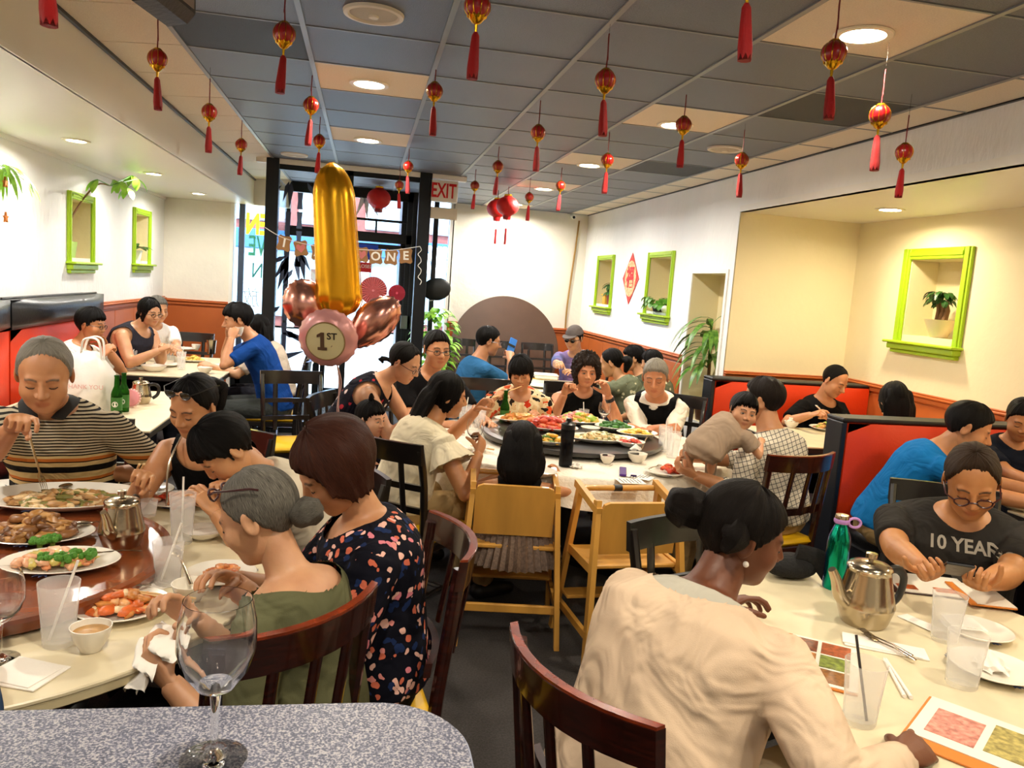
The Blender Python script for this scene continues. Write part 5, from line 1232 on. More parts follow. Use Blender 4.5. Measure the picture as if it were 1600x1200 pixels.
WHO['bman'] = person('man in a blue T-shirt holding up a phone', atY(763, 533, 6.4), 72, .1, hyaw=84, pitch=10, hair='short', hair_col=BLK, skin='#c28a62', shirt=cloth('steel', '#2d628f'), sleeve=.75, neck=(.07, .02, .01), pants=DKT, hands=(atY(800, 590, 6.6), atY(797, 562, 6.5)), poses=('relax', 'hold'), poles=(None, V3(.3, -.4, -.8)))
glasses(WHO['bman'], mat('silver_wire', '#9aa2a8', .3, metal=1), .0018)
WHO['cap'] = person('man in a grey cap and dark glasses in a blue violet shirt', atY(897, 529, 7.6), 212, .14, hyaw=222, pitch=12, hair='short', hair_col=BLK, skin='#c99a74', shirt=tie_dye, sleeve=.9, pants=DKT, hands=(atY(900, 585, 7.3), atY(872, 568, 7.25)), poses=('relax', 'hold'), fat=1.1)
glasses(WHO['cap'], M_spec, .003, sun=mat('sunglass_lens', '#15110f', .1, spec=.8))
o = WHO['cap']; H = o['H']; capm = mat('cap_grey_brown', '#564c47', .85, bump=.4, bscale=60)
Vc = HC+HDIR*(head_grid('man')+.012)[:, None]; keep = Vc[:, 2] > .045; ix = np.cumsum(keep)-1
obj('cap_crown', (xform(Vc[keep]*V3(1.02, 1.02, 1.06)*o['Sh'], o['HB'], o['head']), [tuple(int(ix[i]) for i in f) for f in HF if all(keep[i] for i in f)]), capm, o['root'], 80)
obj('cap_brim', (lambda m: (np.array([H(v[0], v[1], v[2]-.0-.12*max(0, v[1]-.09)) for v in m[0]]), m[1]))(prism([(.075*sin(a), .075+.1*cos(a)*(1 if cos(a) > 0 else .1)) for a in np.linspace(-pi/2, pi/2, 15)], .046, .052)), capm, o['root'])
WHO['pony'] = person('woman with a black ponytail in an olive leaf print top', atY(955, 567, 6.6), -52, .2, hyaw=-62, pitch=20, kind='woman', hair='tied', hair_col=BLK, hairfn=tail((0, -.1, .0), .12, .045, .05), skin=SK, shirt=olive_print, sleeve=.8, pants=DKT, hands=(V3(1.95, 6.95, .82), V3(2.1, 7.2, .82)), hs=1.08)
WHO['beh'] = person('person with short black hair beyond the ponytailed woman', atY(990, 560, 7.3), -70, .12, hair='shortfull', hair_col=BLK, skin=SK, shirt=cloth('darkolive', '#4e5340'), sleeve=.8, pants=DKT)
WHO['beh2'] = person('person with black hair just above the head of the man in the vest', atY(1018, 567, 6.2), -40, .1, hair='shortfull', hair_col=BLK, skin=SK, shirt=olive_print, sleeve=.8, pants=DKT, s=.85)
# ---- man with the baby
WHO['chk'] = person('man in a checked shirt seen from behind, holding a baby', atY(1192, 626, 3.88), -28, .08, hyaw=-46, pitch=4, hair='short', hair_col=('#0d0a09', '#2a201a'), skin='#c08a62', shirt=check_m, sleeve=1.45, neck=(.068, .025, .0), pants=KHA, fat=1.22, hs=1.06,
  hands=(atY(1085, 742, 3.62), atY(1078, 722, 3.9)), poses=('hold', 'hold'), palms=((.5, .3, .6), (.5, .2, .5)), poles=(V3(-.1, -.7, -.9), None))
WHO['baby'] = person('baby in a taupe dress resting its head on the shoulder of the man in checks', atY(1161, 643, 3.6), 60, .1, hyaw=188, pitch=4, roll=-10, s=.44, hs=1.75, kind='child', hair='shortfull', hair_col=BLK, skin='#d09a74', eyes='open', shirt=cloth('taupe', '#a58f7a'), sleeve=.62, neck=(.06, .02, .0), pants=cloth('taupe', '#a58f7a'), hip=atY(1100, 702, 3.58), legyaw=20, hem=-.25, loose=1.5, knee=.4,
  hands=(atY(1150, 690, 3.85), atY(1190, 692, 3.6)), poses=('relax', 'fist'), shoes=False, fat=1.15)
# ---- right booths
WHO['polo'] = person('man in a black polo eating with white chopsticks in the red booth', atY(1304, 596, 5.5), 172, .05, hyaw=160, pitch=26, roll=-8, hair='balding', hair_col=BLK, skin='#c28a60', shirt=cloth('black3', '#08080a'), sleeve=.8, neck=(.085, .0, .05), pants=DKT, hands=(atY(1330, 660, 5.25), atY(1268, 648, 5.2)), poses=('relax', 'pinch'), poles=(None, V3(-.7, .1, -.5)), fat=1.05)
WHO['hairb'] = person('person with long dark hair seen from behind over the booth', atY(1395, 626, 4.5), 8, .05, kind='woman', hair='long', hair_col=BLK, hairfn=curtain(.26, .09), skin=SK, shirt=cloth('lemon', '#d8d3a0'), sleeve=.8, pants=DKT)
WHO['blue'] = person('man in a bright blue T-shirt leaning forward in the near booth', atY(1512, 668, 3.5), 118, .24, hyaw=126, pitch=22, hair='short', hair_col=BLK, skin='#b97f54', shirt=cloth('azure', '#1670b4'), sleeve=.75, neck=(.07, .02, .01), pants=KHA, hands=(V3(3.45, 3.0, .8), V3(3.25, 2.95, .8)), hs=1.1, fat=1.05)
WHO['navyb'] = person('boy in a navy T-shirt cut off by the right edge', atY(1597, 655, 3.65), 190, .12, hyaw=214, pitch=24, s=.9, hs=1.05, kind='child', hair='short', hair_col=BLK, skin=SKT, shirt=cloth('navy', '#121622'), sleeve=.75, pants=DKT, hands=(V3(3.8, 3.05, .8), V3(3.42, 3.1, .8)))
# ---- right front table
WHO['tee'] = person('woman with glasses in a dark ten years T-shirt looking at her phone', atY(1518, 752, 2.32), 208, .12, hyaw=213, pitch=28, roll=4, kind='woman', hair='tied', hair_col=('#120d0a', '#4a3626'), hairfn=tail((0, -.1, -.0), .2, .045, .03), skin='#b9804f', shirt=cloth('soot', '#2a2724'), sleeve=.78, neck=(.08, .01, .03), pants=DKT, fat=1.32, hs=1.12, sw=1.1,
  hands=(atY(1533, 915, 2.0), atY(1446, 892, 2.03)), poses=('cup', 'cup'), palms=((.5, .2, .8), (-.5, .2, .8)), poles=(V3(1, .2, -.7), V3(-1, .6, -.6)))
glasses(WHO['tee'], M_specr, .0028, down=.008)
o = WHO['tee']; 
def white_hair(o, H): return bun((-.02, -.12, .02), .045)(o, H)+[lock([H(.055, -.045, .045), H(.085, -.05, .01), H(.08, -.06, -.03)], [.022, .03, .012], 1, 12)]
WHO['white'] = person('woman in a cream sweater with dark hair in a bun, back to the viewer', atY(1160, 836, 1.62), 58, .2, hyaw=100, pitch=14, roll=2, kind='woman', hair='afro_tied', hair_col=('#080605', '#1c1512'), hairfn=white_hair, skin=SKD, shirt=cloth('sweater', '#d9bfa3', bump=1.0, bscale=5.5), sleeve=1.9, neck=(.125, .02, -.01), pants=cloth('creampants', '#d9cbb0'), fat=1.32, hem=-.14, loose=1.3, sw=1.02, over=('undershirt', cloth('heather', '#b9b4a6'), .009, .6, .985, [(0, .02, 0, .078)]),
  hands=(V3(1.02, 1.95, .80), V3(1.1, 1.28, .78)), poses=('relax', 'relax'), poles=(None, V3(.3, -.9, -.6)))
o = WHO['white']; obj('earring', ellipsoid(o['H'](.084, .0, -.045), .007, 8, 6), mat('pearl', '#f0e8dc', .2), o['root'])
WHO['edge'] = person('diner beyond the right edge with one hand on the orange menu', V3(2.1, 1.12, 1.17), -62, .16, pitch=20, hair='short', hair_col=BLK, skin=SKD, shirt=cloth('rust', '#5a3020'), sleeve=1.6, pants=DKT, hands=(atZ(1622, 1098, .80), V3(1.75, 1.5, .8)))
run_jobs()
# ================================================================== LANTERNS
M_lred = mat('lantern_red', '#a80d14', .28, coat=.4); M_gold = mat('lantern_gold', '#d9a520', .25, metal=.9); M_tas = mat('tassel_red', '#c40e14', .6, bump=.8, bscale=200, stretch=(6, 6, .3)); M_cord = mat('dark_red_cord', '#7a0f16', .6)
M_line = glassmat('fishing_line', (.8, .8, .8), .1, .3)
D = .085
def make_lantern():
    t = thing('small_lantern', '', 'lantern', (0, 0, 0), 'small red lanterns hanging from the ceiling', local=True)
    prof = [(.012, .5*D*.96)]+[(D*.5*cos(a)*(1.0), D*.48*sin(a)) for a in np.linspace(1.25, -1.2, 13)]
    V, F = lathe(prof, 36); ang = np.arctan2(V[:, 1], V[:, 0]); rib = 1-.05*np.abs(np.cos(ang*5))**6; V[:, 0] *= rib; V[:, 1] *= rib
    obj('globe', (V, F), M_lred, t)
    obj('rib', cat(*[tube([(D*.5*.985*cos(a)*cos(k*pi/5), D*.5*.985*cos(a)*sin(k*pi/5), D*.48*sin(a)) for a in np.linspace(1.2, -1.15, 9)], .0016, 5) for k in range(10)]), M_gold, t)
    obj('top_cap', lathe([(.004, D*.56), (.012, D*.54), (.02, D*.46), (.022, D*.43)], 14), M_gold, t)
    n = 10; pts = [(0.012, -D*.62), (.018, -D*.52)]
    V, F = lathe([(.004, -D*.66), (.014, -D*.6), (.024, -D*.46), (.032, -D*.36)], 20); V[60:, 2] += np.where(np.arange(20) % 2, .012, -.004); obj('bottom_cap', (V, F), M_gold, t)
    obj('bead', tube([(0, 0, -D*.64), (0, 0, -D*.95)], [.006, .004], 8), M_gold, t)
    V, F = tube([(0, 0, -D*.92), (0, 0, -D*1.05), (0, 0, -D*1.6), (0, 0, -D*2.2), (0, 0, -D*2.45)], [.006, .012, .0155, .019, .018], 16); V[:, 0] += .12*np.maximum(0, -V[:, 2]-D)*.6; V[-16:, 2] += np.where(np.arange(16) % 2, -.012, .004)
    obj('tassel', (V, F), M_tas, t)
    obj('cord', cat(tube(smooth_path([(-.001, 0, D*.55), (.0015, 0, D*1.2), (-.001, 0, D*1.8), (0, 0, D*2.1)], 4), .0028, 5), tube([(.004, 0, D*.9), (.001, 0, D*1.5), (0, 0, D*2.1)], .002, 5)), M_cord, t)
    return t
L0 = make_lantern()
LAN = [(70, -122, 60, 'small red lantern at the top left corner, only its tassel showing'), (246, 92, 30, 'small red lantern hanging below the black loudspeaker'), (327, 175, 24, 'small red lantern in the left row, third from the top corner'), (377, 226, 18, 'small red lantern in the left row, nearest the entrance'),
 (444, 53, 35, 'small red lantern near the top, left of the white speaker'), (486, 164, 24, 'small red lantern above and left of the gold balloon'), (499, 220, 19, 'small red lantern right at the tip of the gold balloon'), (746, 10, 42, 'small red lantern cut by the top edge near the middle'),
 (679, 142, 26, 'small red lantern right of the two beige lamp tiles'), (638, 260, 16, 'small red lantern just above left of the exit sign'), (624, 289, 14, 'tiny red lantern in front of the entrance glass'), (946, 125, 33, 'small red lantern with long tassel in the upper middle right'),
 (841, 207, 23, 'small red lantern in the middle of the ceiling'), (949, 250, 20, 'small red lantern beside the third lamp of the right row'), (876, 290, 15, 'small red lantern right of the paired big lanterns, upper one'), (778, 260, 17, 'small red lantern above the paired big lanterns'),
 (742, 290, 14, 'small red lantern right of the exit sign'), (827, 308, 14, 'small red lantern right of the paired big lanterns, lower one'), (1068, 195, 25, 'small red lantern in front of the second lamp of the right row'), (1159, 250, 22, 'small red lantern below the right round speaker'),
 (1172, -45, 52, 'small red lantern cut by the top edge, only its tassel showing at the right'), (1303, 83, 39, 'large looking red lantern beside the upper right lamp'), (1375, 180, 33, 'bright red lantern in the right row, middle one'), (1413, 238, 27, 'dark red lantern in the right row, lowest one')]
for k, (px, py, d, lab) in enumerate(LAN):
    p = _C+ray(px, py)*(FPX*D/d)
    p[2] = min(p[2], ZC-.1)
    l = L0 if k == 0 else dup(L0, p, k*37, lab)
    if k == 0: l.location = tuple(p); l['label'] = lab
    ln = obj('fishing_line', tube([(0, 0, D*2.1), (0, 0, ZC-p[2])], .0009, 4), M_line, l) if ZC-p[2] > D*2.2 else None
# big paper lanterns
M_lbig = mat('paper_lantern_red', '#d8201c', .5, bump=.3, bscale=30)
def big_lantern(p, r, label, tas=True):
    t = thing('paper_lantern', label, 'lantern', p, 'big red paper lanterns')
    prof = [(r*.35, r*.86)]+[(r*cos(a)*(1-.012*(i % 2)), r*.84*sin(a)) for i, a in enumerate(np.linspace(1.15, -1.15, 23))]+[(r*.35, -r*.86)]
    obj('shade', lathe(prof, 32, p), M_lbig, t); obj('collar', lathe([(r*.3, r*.8), (r*.34, r*.86), (r*.34, r*.98), (r*.3, r*1.0)], 24, p), M_gold, t); obj('foot_ring', lathe([(r*.34, -r*.78), (r*.36, -r*.9), (r*.33, -r*1.15), (r*.3, -r*1.15)], 24, p), M_lred, t)
    obj('cord', tube([p+V3(0, 0, r), V3(p[0], p[1], ZC)], .004, 5), M_cord, t)
    if tas: obj('tassel', tube([p-V3(0, 0, r*1.1), p-V3(0, 0, r*1.9), p-V3(0, 0, r*1.95), p-V3(0, 0, r*3.3)], [.002, .002, .012, .014], 8), M_tas, t)
big_lantern(atY(793, 322, 8.6), .125, 'big red paper lantern in front of its twin'); big_lantern(atY(777, 326, 9.0), .12, 'big red paper lantern half hidden behind its twin'); big_lantern(atY(592, 310, 9.6), .14, 'red paper lantern hanging inside the glass entrance', False)

# ================================================================== BALLOONS
def foil(name, col, rough=.16): return mat(name, col, rough, metal=.95, bump=.3, bscale=7, detail=1)
M_fg = mat('gold_foil', '#f0b021', .24, metal=.8, bump=.3, bscale=7, detail=1); M_fr = foil('rose_gold_foil', '#e0a090', .2); M_fp = mat('pink_foil', '#d99a98', .28, metal=.25, bump=.3, bscale=20)
yb = 4.4
a, b = atY(518, 254, yb), atY(531, 497, yb); n = 26; P_ = []; R_ = []
for i in range(n):
    q = i/(n-1); P_.append(a*(1-q)+b*q+V3(.0, 0, 0)); w = (sqrt(max(0, 1-(1-q/.22)**2)) if q < .22 else 1)*(.88+.16*q)*(sqrt(max(0, 1-((q-.86)/.14)**2)) if q > .86 else 1); R_.append((max(.012, .118*w), max(.01, .075*w)))
V, F = tube(P_, R_, 40, up=V3(0, 1, 0)); V = np.array(V); q = (a[2]-V[:, 2])/(a[2]-b[2]); ang = np.tile(np.arange(40)*2*pi/40, n); ctr = np.repeat(np.array(P_), 40, 0)
V = ctr+(V-ctr)*(1+.05*np.sin(ang*9)*np.exp(-((q-.0)/.12)**2)+.06*np.sin(ang*11+2)*np.exp(-((q-1)/.16)**2)+.03*np.sin(q*60)*np.exp(-((q-.86)/.05)**2))[:, None]
t = thing('number_balloon', 'tall gold foil balloon shaped as a number one', 'balloon', b)
obj('body', (V, F), M_fg, t, 80); obj('seam', tube([P_[i]+V3(R_[i][0]*1.04, 0, 0) for i in range(2, n-1)], .003, 5), M_fg, t); obj('tail', tube([b, b-V3(0, 0, .06), b-V3(0, 0, .1)], [.02, .012, .02], 8), M_fg, t)
def petal(c, r, roll, label, yawd=0):
    """puffed heart-like foil balloon"""
    V, F = ellipsoid((0, 0, 0), (1, 1, 1), 40, 28); V = np.array(V); x, y, z = V[:, 0]*1, V[:, 1]*1, V[:, 2]*1
    taper = 1-.32*np.clip(-z, 0, 1); x = x*taper; edge = np.abs(y) < .25; ang = np.arctan2(z, x); x = x*(1+.03*np.sin(ang*22)*np.exp(-(y/.3)**2)); z = z*(1+.03*np.sin(ang*22)*np.exp(-(y/.3)**2))
    V = np.stack([x*r[0], y*r[1], z*r[2]], 1); R = np.array(Matrix.Rotation(radians(yawd), 3, 'Z') @ Matrix.Rotation(radians(roll), 3, 'Y')); t = thing('heart_balloon', label, 'balloon', c, 'rose gold foil balloons')
    obj('body', (xform(V, R, c), F), M_fr, t, 80); bot = c+R@V3(0, 0, -r[2]); obj('tail', tube([bot, bot+R@V3(0, 0, -.05)], [.012, .006], 8), M_fr, t); return t
petal(atY(482, 480, yb+.05), (.13, .08, .16), -32, 'rose gold foil balloon left of the gold number one', 15); petal(atY(583, 505, yb-.02), (.11, .085, .185), 42, 'rose gold foil balloon right of the gold number one', -10)
c = atY(513, 528, yb-.18); fw = unit(V3(-.05, 0, CZ-.1)-c+V3(-.9, 0, -1.2)); B = basis(fw)
V, F = lathe([(.001, .072), (.08, .068), (.125, .05), (.15, .022), (.156, 0), (.15, -.022), (.125, -.05), (.08, -.068), (.001, -.072)], 48); ang = np.arctan2(V[:, 1], V[:, 0]); rr = np.hypot(V[:, 0], V[:, 1]); V = V*(1+.025*np.sin(ang*20)*(rr > .13))[:, None]
M3 = np.stack([-B[:, 0], B[:, 2], B[:, 1]], 1)
t = thing('round_balloon', 'round pink balloon with a cream first birthday disc', 'balloon', c); obj('body', (xform(V, M3, c), F), M_fp, t, 80)
obj('disc', (xform(lathe([(.001, .0735), (.06, .0715), (.098, .0655), (.1, .063)], 40)[0], M3, c), lathe([(.001, .07), (.06, .069), (.095, .064), (.1, .06)], 40)[1]), mat('cream_print', '#d9cf9f', .4), t); obj('disc_rim', (xform(lathe([(.097, .066), (.1, .069), (.104, .064)], 40)[0], M3, c), lathe([(.097, .063), (.1, .066), (.104, .06)], 40)[1]), mat('gold_rim', '#8a6a3a', .4), t)
ink = mat('brown_glitter_ink', '#5c4330', .5)
obj('numeral', on_plane(prism([(-.018, -.045), (.03, -.045), (.03, -.03), (.016, -.03), (.016, .05), (0, .05), (-.022, .036), (-.022, .022), (-.004, .028), (-.004, -.03), (-.018, -.03)], 0, .003), c+M3[:, 2]*.0735+M3[:, 0]*-.02, M3[:, 0], M3[:, 1]), ink, t, False); obj('lettering', on_plane(text_mesh('ST', .05, .001, .001), c+M3[:, 2]*.0735+M3[:, 0]*.035+M3[:, 1]*.03, M3[:, 0], M3[:, 1]), mat('dark_ink', '#2a211b', .5), t, False)
for x, y, r, col in ((.05, -.015, .018, '#4c5568'), (.07, -.05, .012, '#5b4d4a'), (.03, -.02, .007, '#7a5c50'), (-.06, .02, .014, '#c99a94'), (-.055, -.02, .01, '#b9a07a')):
    obj('dot', on_plane(disc(r, 0, .002, 20, .0005), c+M3[:, 2]*(.0725-.35*(x*x+y*y)/.2)+M3[:, 0]*x+M3[:, 1]*y, M3[:, 0], M3[:, 1]), mat('dot_'+col[1:], col, .5), t)
rb_ = [atY(527, 570, yb-.1), atY(530, 600, yb-.05), atY(529, 640, yb), atY(533, 700, yb)]
t = thing('ribbon', 'pale pink ribbons hanging from the balloon bunch', 'ribbon', rb_[-1]); obj('strand', tube(smooth_path(rb_, 5), (.004), 5), mat('pink_ribbon', '#d9b0a8', .4), t); obj('strand', tube(smooth_path([p+V3(.012*sin(i*2.), .01, 0) for i, p in enumerate(rb_)], 5), .003, 5), mat('pink_ribbon', '#d9b0a8', .4), t)
p = atY(682, 452, 8.45); t = thing('oval_balloon', 'black oval balloon beside the right entrance post', 'balloon', p); obj('body', ellipsoid(p, (.155, .05, .12), 32, 16, np.array(Matrix.Rotation(radians(-12), 3, 'Y'))), mat('black_matte_balloon', '#0d1412', .5), t); obj('string', tube([p-V3(.03, .02, .12), atY(668, 470, 8.4)], .003, 5), M_white, t)

# ================================================================== BANNER AND FANS
yf = YV-.09; M_kraft = mat('kraft_card', '#9a6f42', .8, bump=.2, bscale=80); M_kpink = mat('pink_card', '#c9706a', .7)
bt = thing('birthday_banner', 'kraft card birthday banner reading I am one across the entrance', 'banner', atY(530, 400, yf))
cards = [(444, 380, 'I', -8), (470, 388, None, 8), (497, 394, 'A', 4), (541, 398, 'M', -4), (565, 398, None, 3), (587, 401, 'O', 4), (611, 402, 'N', -3), (634, 400, 'E', 3)]
obj('string', tube(smooth_path([atY(412, 354, yf), atY(444, 372, yf), atY(497, 385, yf), atY(565, 390, yf), atY(611, 391, yf), atY(656, 385, yf)], 5), .004, 5), M_white, bt)
for px, py, ch, rl in cards:
    q = atY(px, py, yf); w, h = .068, .078; poly = [(-w, h*.75), (-w*.7, h), (0, h*.85), (w*.7, h), (w, h*.75), (w*.82, 0), (w, -h*.75), (w*.7, -h), (0, -h*.85), (-w*.7, -h), (-w, -h*.75), (-w*.82, 0)]
    a_ = radians(rl); xd = V3(cos(a_), 0, sin(a_)); zd = V3(-sin(a_), 0, cos(a_)); cd = obj('card', on_plane(prism(poly, -.002, .002), q, xd, zd), M_kraft, bt, False)
    if ch: obj('letter', on_plane(text_mesh(ch, .12, .001, .003), q+V3(0, -.004, 0), xd, zd), M_sign, cd, False)
    else: obj('heart', on_plane(prism([(0, -.045), (.045, .0), (.04, .035), (.018, .04), (0, .022), (-.018, .04), (-.04, .035), (-.045, 0)], 0, .002), q+V3(0, -.004, 0), xd, zd), M_kpink, cd, False)
obj('curl', tube(smooth_path([atY(656+3*sin(i*2.2), 385+i*6, yf) for i in range(11)], 3), .004, 5), M_white, bt)
M_fan = mat('pink_paper', '#d97f80', .8); M_fan2 = mat('coral_paper', '#d9566a', .8)
for px, py, r, m_, lab in ((583, 454, .14, M_fan, 'large pink pleated paper rosette on the entrance glass'), (620, 458, .085, M_fan2, 'small coral pleated paper rosette on the entrance glass')):
    q = atY(px, py, YV-.03); n = 64; V = [(0, 0, .016)]+[(r*cos(2*pi*k/n), r*sin(2*pi*k/n), .034 if k % 2 else -.006) for k in range(n)]; t = thing('paper_rosette', lab, 'decoration', q, 'paper rosettes')
    obj('pleats', on_plane((np.array(V), [(0, 1+k, 1+(k+1) % n) for k in range(n)]), q, (1, 0, 0), uz), m_, t, False); obj('hub', on_plane(disc(.012, .008, .018, 16, .002), q, (1, 0, 0), uz), m_, t)

# ---- red diamond poster on the right wall
q = V3(XR-.006, 8.85, 1.84); w, h = .285, .3; t = thing('diamond_poster', 'red diamond-shaped paper sign with a red character on the right wall', 'poster', q)
yd_, zd_ = V3(0, -1, 0), V3(0, 0, 1)
obj('sheet', on_plane(prism([(-w, 0), (0, -h), (w, 0), (0, h)], -.002, .002), q, yd_, zd_), mat('poster_red', '#d8352c', .6), t, False)
obj('print', on_plane(prism([(.19*cos(a), .21*sin(a)) for a in np.arange(24)*2*pi/24], .002, .004), q, yd_, zd_), mat('poster_cream', '#ecd2a0', .6, var=.3, vscale=40, col2='#d99a60'), t, False)
obj('character', on_plane(text_mesh('福', .26, .002, .008), q+V3(-.005, 0, 0), yd_, zd_), mat('poster_char_red', '#d0121b', .6), t, False)

# ================================================================== PLANTS
M_leaf = mat('leaf_green', '#4f8a25', .45, var=.25, vscale=20); M_leafd = mat('leaf_dark_green', '#2f5a22', .4, var=.25, vscale=20); M_leafb = mat('leaf_bright_green', '#8cc43a', .45, var=.2, vscale=20); M_leafy = mat('leaf_striped', '#33651f', .4, var=.35, vscale=9, col2='#6f9a3a', stretch=(4, 4, 1)); M_bark = mat('bark', '#7b5a38', .85, bump=.6, bscale=40); M_soil = mat('soil', '#2a1d14', .95)
def leaf(base, d, L, w, droop=.3, n=6, fold=.15):
    d = unit(d); s = unit(np.cross(d, V3(0, 0, 1)) if abs(d[2]) < .95 else V3(1, 0, 0)); V = []; F = []; p = V3(base); dd = d.copy()
    for i in range(n+1):
        q = i/n; ww = w*max(.02, sin(pi*min(1, q*.92+.06))**.8); nrm = np.cross(s, dd); V += [p-s*ww+nrm*fold*ww, p, p+s*ww+nrm*fold*ww]; dd = unit(dd-V3(0, 0, droop/n*1.6)); p = p+dd*L/n
    for i in range(n):
        a = i*3; F += [(a, a+1, a+4, a+3), (a+1, a+2, a+5, a+4)]
    V = np.array(V); V2 = V-np.array([0, 0, .0012]); m_ = len(V); return np.vstack([V, V2]), F+[tuple(i+m_ for i in f[::-1]) for f in F]
def pot(c, r0, r1, h, m_, t, square=False):
    if square: V, F = prism([(-1, -1), (1, -1), (1, 1), (-1, 1)], 0, h); V[:4, :2] *= r0; V[4:, :2] *= r1; obj('pot', (V+V3(c), F), m_, t, False)
    else: obj('pot', lathe([(.001, .0), (r0, 0), (r0*.6+r1*.4, h*.4), (r1, h), (r1*.9, h), (r1*.88, h-.012), (.001, h-.014)], 24, c), m_, t)
    obj('soil', disc(min(r0, r1)*.86, h-.013, h-.006, 20, .002, c), M_soil, t)
rnd = random.Random(3)
# left frame: bending money tree
c = V3(XL-.06, 7.05, 1.60); t = thing('potted_money_tree', 'bending money tree in a lime pot leaning out of the left niche', 'plant', c)
pot(c, .055, .07, .15, mat('lime_pot', '#a6c41a', .4), t, True)
tip = atX(172, 290, XL+.35); tr = smooth_path([c+V3(0, 0, .13), c+V3(.01, .03, .28), c+V3(.08, .15, .5), (c+V3(.08, .15, .5))*.45+tip*.55+V3(0, 0, .06), tip], 5); obj('trunk', tube(tr, np.interp(np.linspace(0, 1, len(tr)), [0, .25, .35, 1], [.024, .018, .008, .005]), 8), M_bark, t)
for cl in ((152, 287), (178, 287), (190, 290), (206, 280), (214, 285), (200, 300)):
    q = atX(*cl, XL+.32+rnd.random()*.1); obj('stalk', tube([tip, q+V3(0, 0, .03)], .004, 5), M_leaf, t)
    for k in range(4): a_ = rnd.random()*6.28; obj('leaf', leaf(q+V3(0, 0, .03), V3(cos(a_), sin(a_), -.3), .13, .028, .9), M_leafb, t, 80)
# left far frame: orchid leaves in white pot
c = V3(XL-.06, 9.0, 1.61); t = thing('potted_orchid', 'broad-leaved plant in a white pot in the left corner niche', 'plant', c); pot(c, .06, .085, .13, M_white, t)
for k in range(6): a_ = k*1.1+.3; obj('leaf', leaf(c+V3(0, 0, .13), V3(cos(a_)*.6+.35, sin(a_), .9), .2, .05, .8), M_leafd, t, 80)
# near-left hanging plant
q = atX(4, 300, XL+.12); t = thing('hanging_plant', 'trailing bright green plant with orange stars at the left edge', 'plant', q)
for k in range(22): a_ = rnd.random()*6.28; obj('leaf', leaf(q+V3(0, 0, .1+.06*rnd.random()), V3(cos(a_)*.5, sin(a_)*.5, .3), .22+.1*rnd.random(), .012, 1.5), M_leafb, t, 80)
for cx, cy in ((8, 285), (9, 340)):
    q2 = atX(cx, cy, XL+.16); obj('star', on_plane(prism([((.035 if k % 2 == 0 else .014)*cos(k*pi/5+.3), (.035 if k % 2 == 0 else .014)*sin(k*pi/5+.3)) for k in range(10)], -.006, .006), q2, (0, -1, 0), (0, 0, 1)), mat('orange_star', '#c8742a', .6), t, False)
# right frames
c = V3(XR+.08, 9.75, 1.51); t = thing('potted_plant', 'leafy plant in a dark red pot in the far right niche', 'plant', c); pot(c, .06, .08, .14, mat('dark_red_pot', '#8c2a1c', .4), t)
for k in range(16): a_ = rnd.random()*6.28; obj('leaf', leaf(c+V3(0, 0, .14+.16*rnd.random()), V3(cos(a_)*.7-.2, sin(a_)*.8, .7), .16, .035, 1.1), M_leafd, t, 80)
tag(obj('small_ornament', cat(box(XR+.03, XR+.12, 9.9, 10.02, 1.505, 1.62, .01), prism([(XR+.02, 9.88), (XR+.13, 9.88), (XR+.13, 10.04), (XR+.02, 10.04)], 1.62, 1.64)), mat('ochre_ornament', '#c99a2a', .5), None, False), 'small ochre house ornament beside the dark red pot', 'ornament')
c = V3(XR+.03, 7.92, 1.495); t = thing('potted_ivy', 'trailing ivy in a dark bowl spilling over the right niche sill', 'plant', c); pot(c, .07, .1, .09, mat('dark_bowl', '#2c2a2c', .35), t)
for k in range(40): a_ = rnd.random()*6.28; r_ = .05+.22*rnd.random(); obj('leaf', leaf(c+V3(-.06+.06*cos(a_), r_*sin(a_)*1.1, .06+.1*rnd.random()-.15*max(0, r_-.18)), V3(cos(a_)-.5, sin(a_), .2), .085, .03, 1.2), M_leaf, t, 80)
tag(obj('round_stone', ellipsoid((XR+.0, 7.7, 1.53), (.04, .045, .04), 14, 8), M_white), 'small white ball at the right end of the ivy niche sill', 'ornament')
# dracaena in the tall niche
c = V3(XR+.12, 6.75, .55); t = thing('potted_dracaena', 'tall dracaena with long arching leaves in the tall wall niche', 'plant', c); pot(c, .09, .12, .2, mat('brown_pot', '#5a3a28', .5), t); obj('stem', tube([c+V3(0, 0, .2), c+V3(-.02, .01, .75)], [.018, .013], 8), M_bark, t)
for k in range(34):
    a_ = rnd.random()*6.28; zz = .45+.5*rnd.random(); obj('leaf', leaf(c+V3(-.03, 0, zz), V3(cos(a_)*.9-.55, sin(a_)*.75, .9), .38+.12*rnd.random(), .026, 1.5, 8), M_leafy, t, 80)
# bonsai in the alcove
c = V3(XA+.06, 5.2, 1.505); t = thing('bonsai', 'bonsai with a thick trunk in a cream bowl in the alcove niche', 'plant', c); pot(c, .06, .115, .13, mat('cream_bowl', '#e8d7b4', .5), t)
for k in range(3): obj('trunk', tube([c+V3(0, (k-1)*.035, .12), c+V3(.01, (k-1)*.045, .2), c+V3(-.01, (k-1)*.04, .27)], [.022, .018, .013], 8), M_bark, t)
for k in range(80): a_ = rnd.random()*6.28; q_ = rnd.random(); obj('leaf', leaf(c+V3(-.02+.05*cos(a_)*q_, .1*sin(a_)*q_, .25+.09*rnd.random()), V3(cos(a_), sin(a_), .4), .085, .016, 1.2), M_leafd, t, 80)
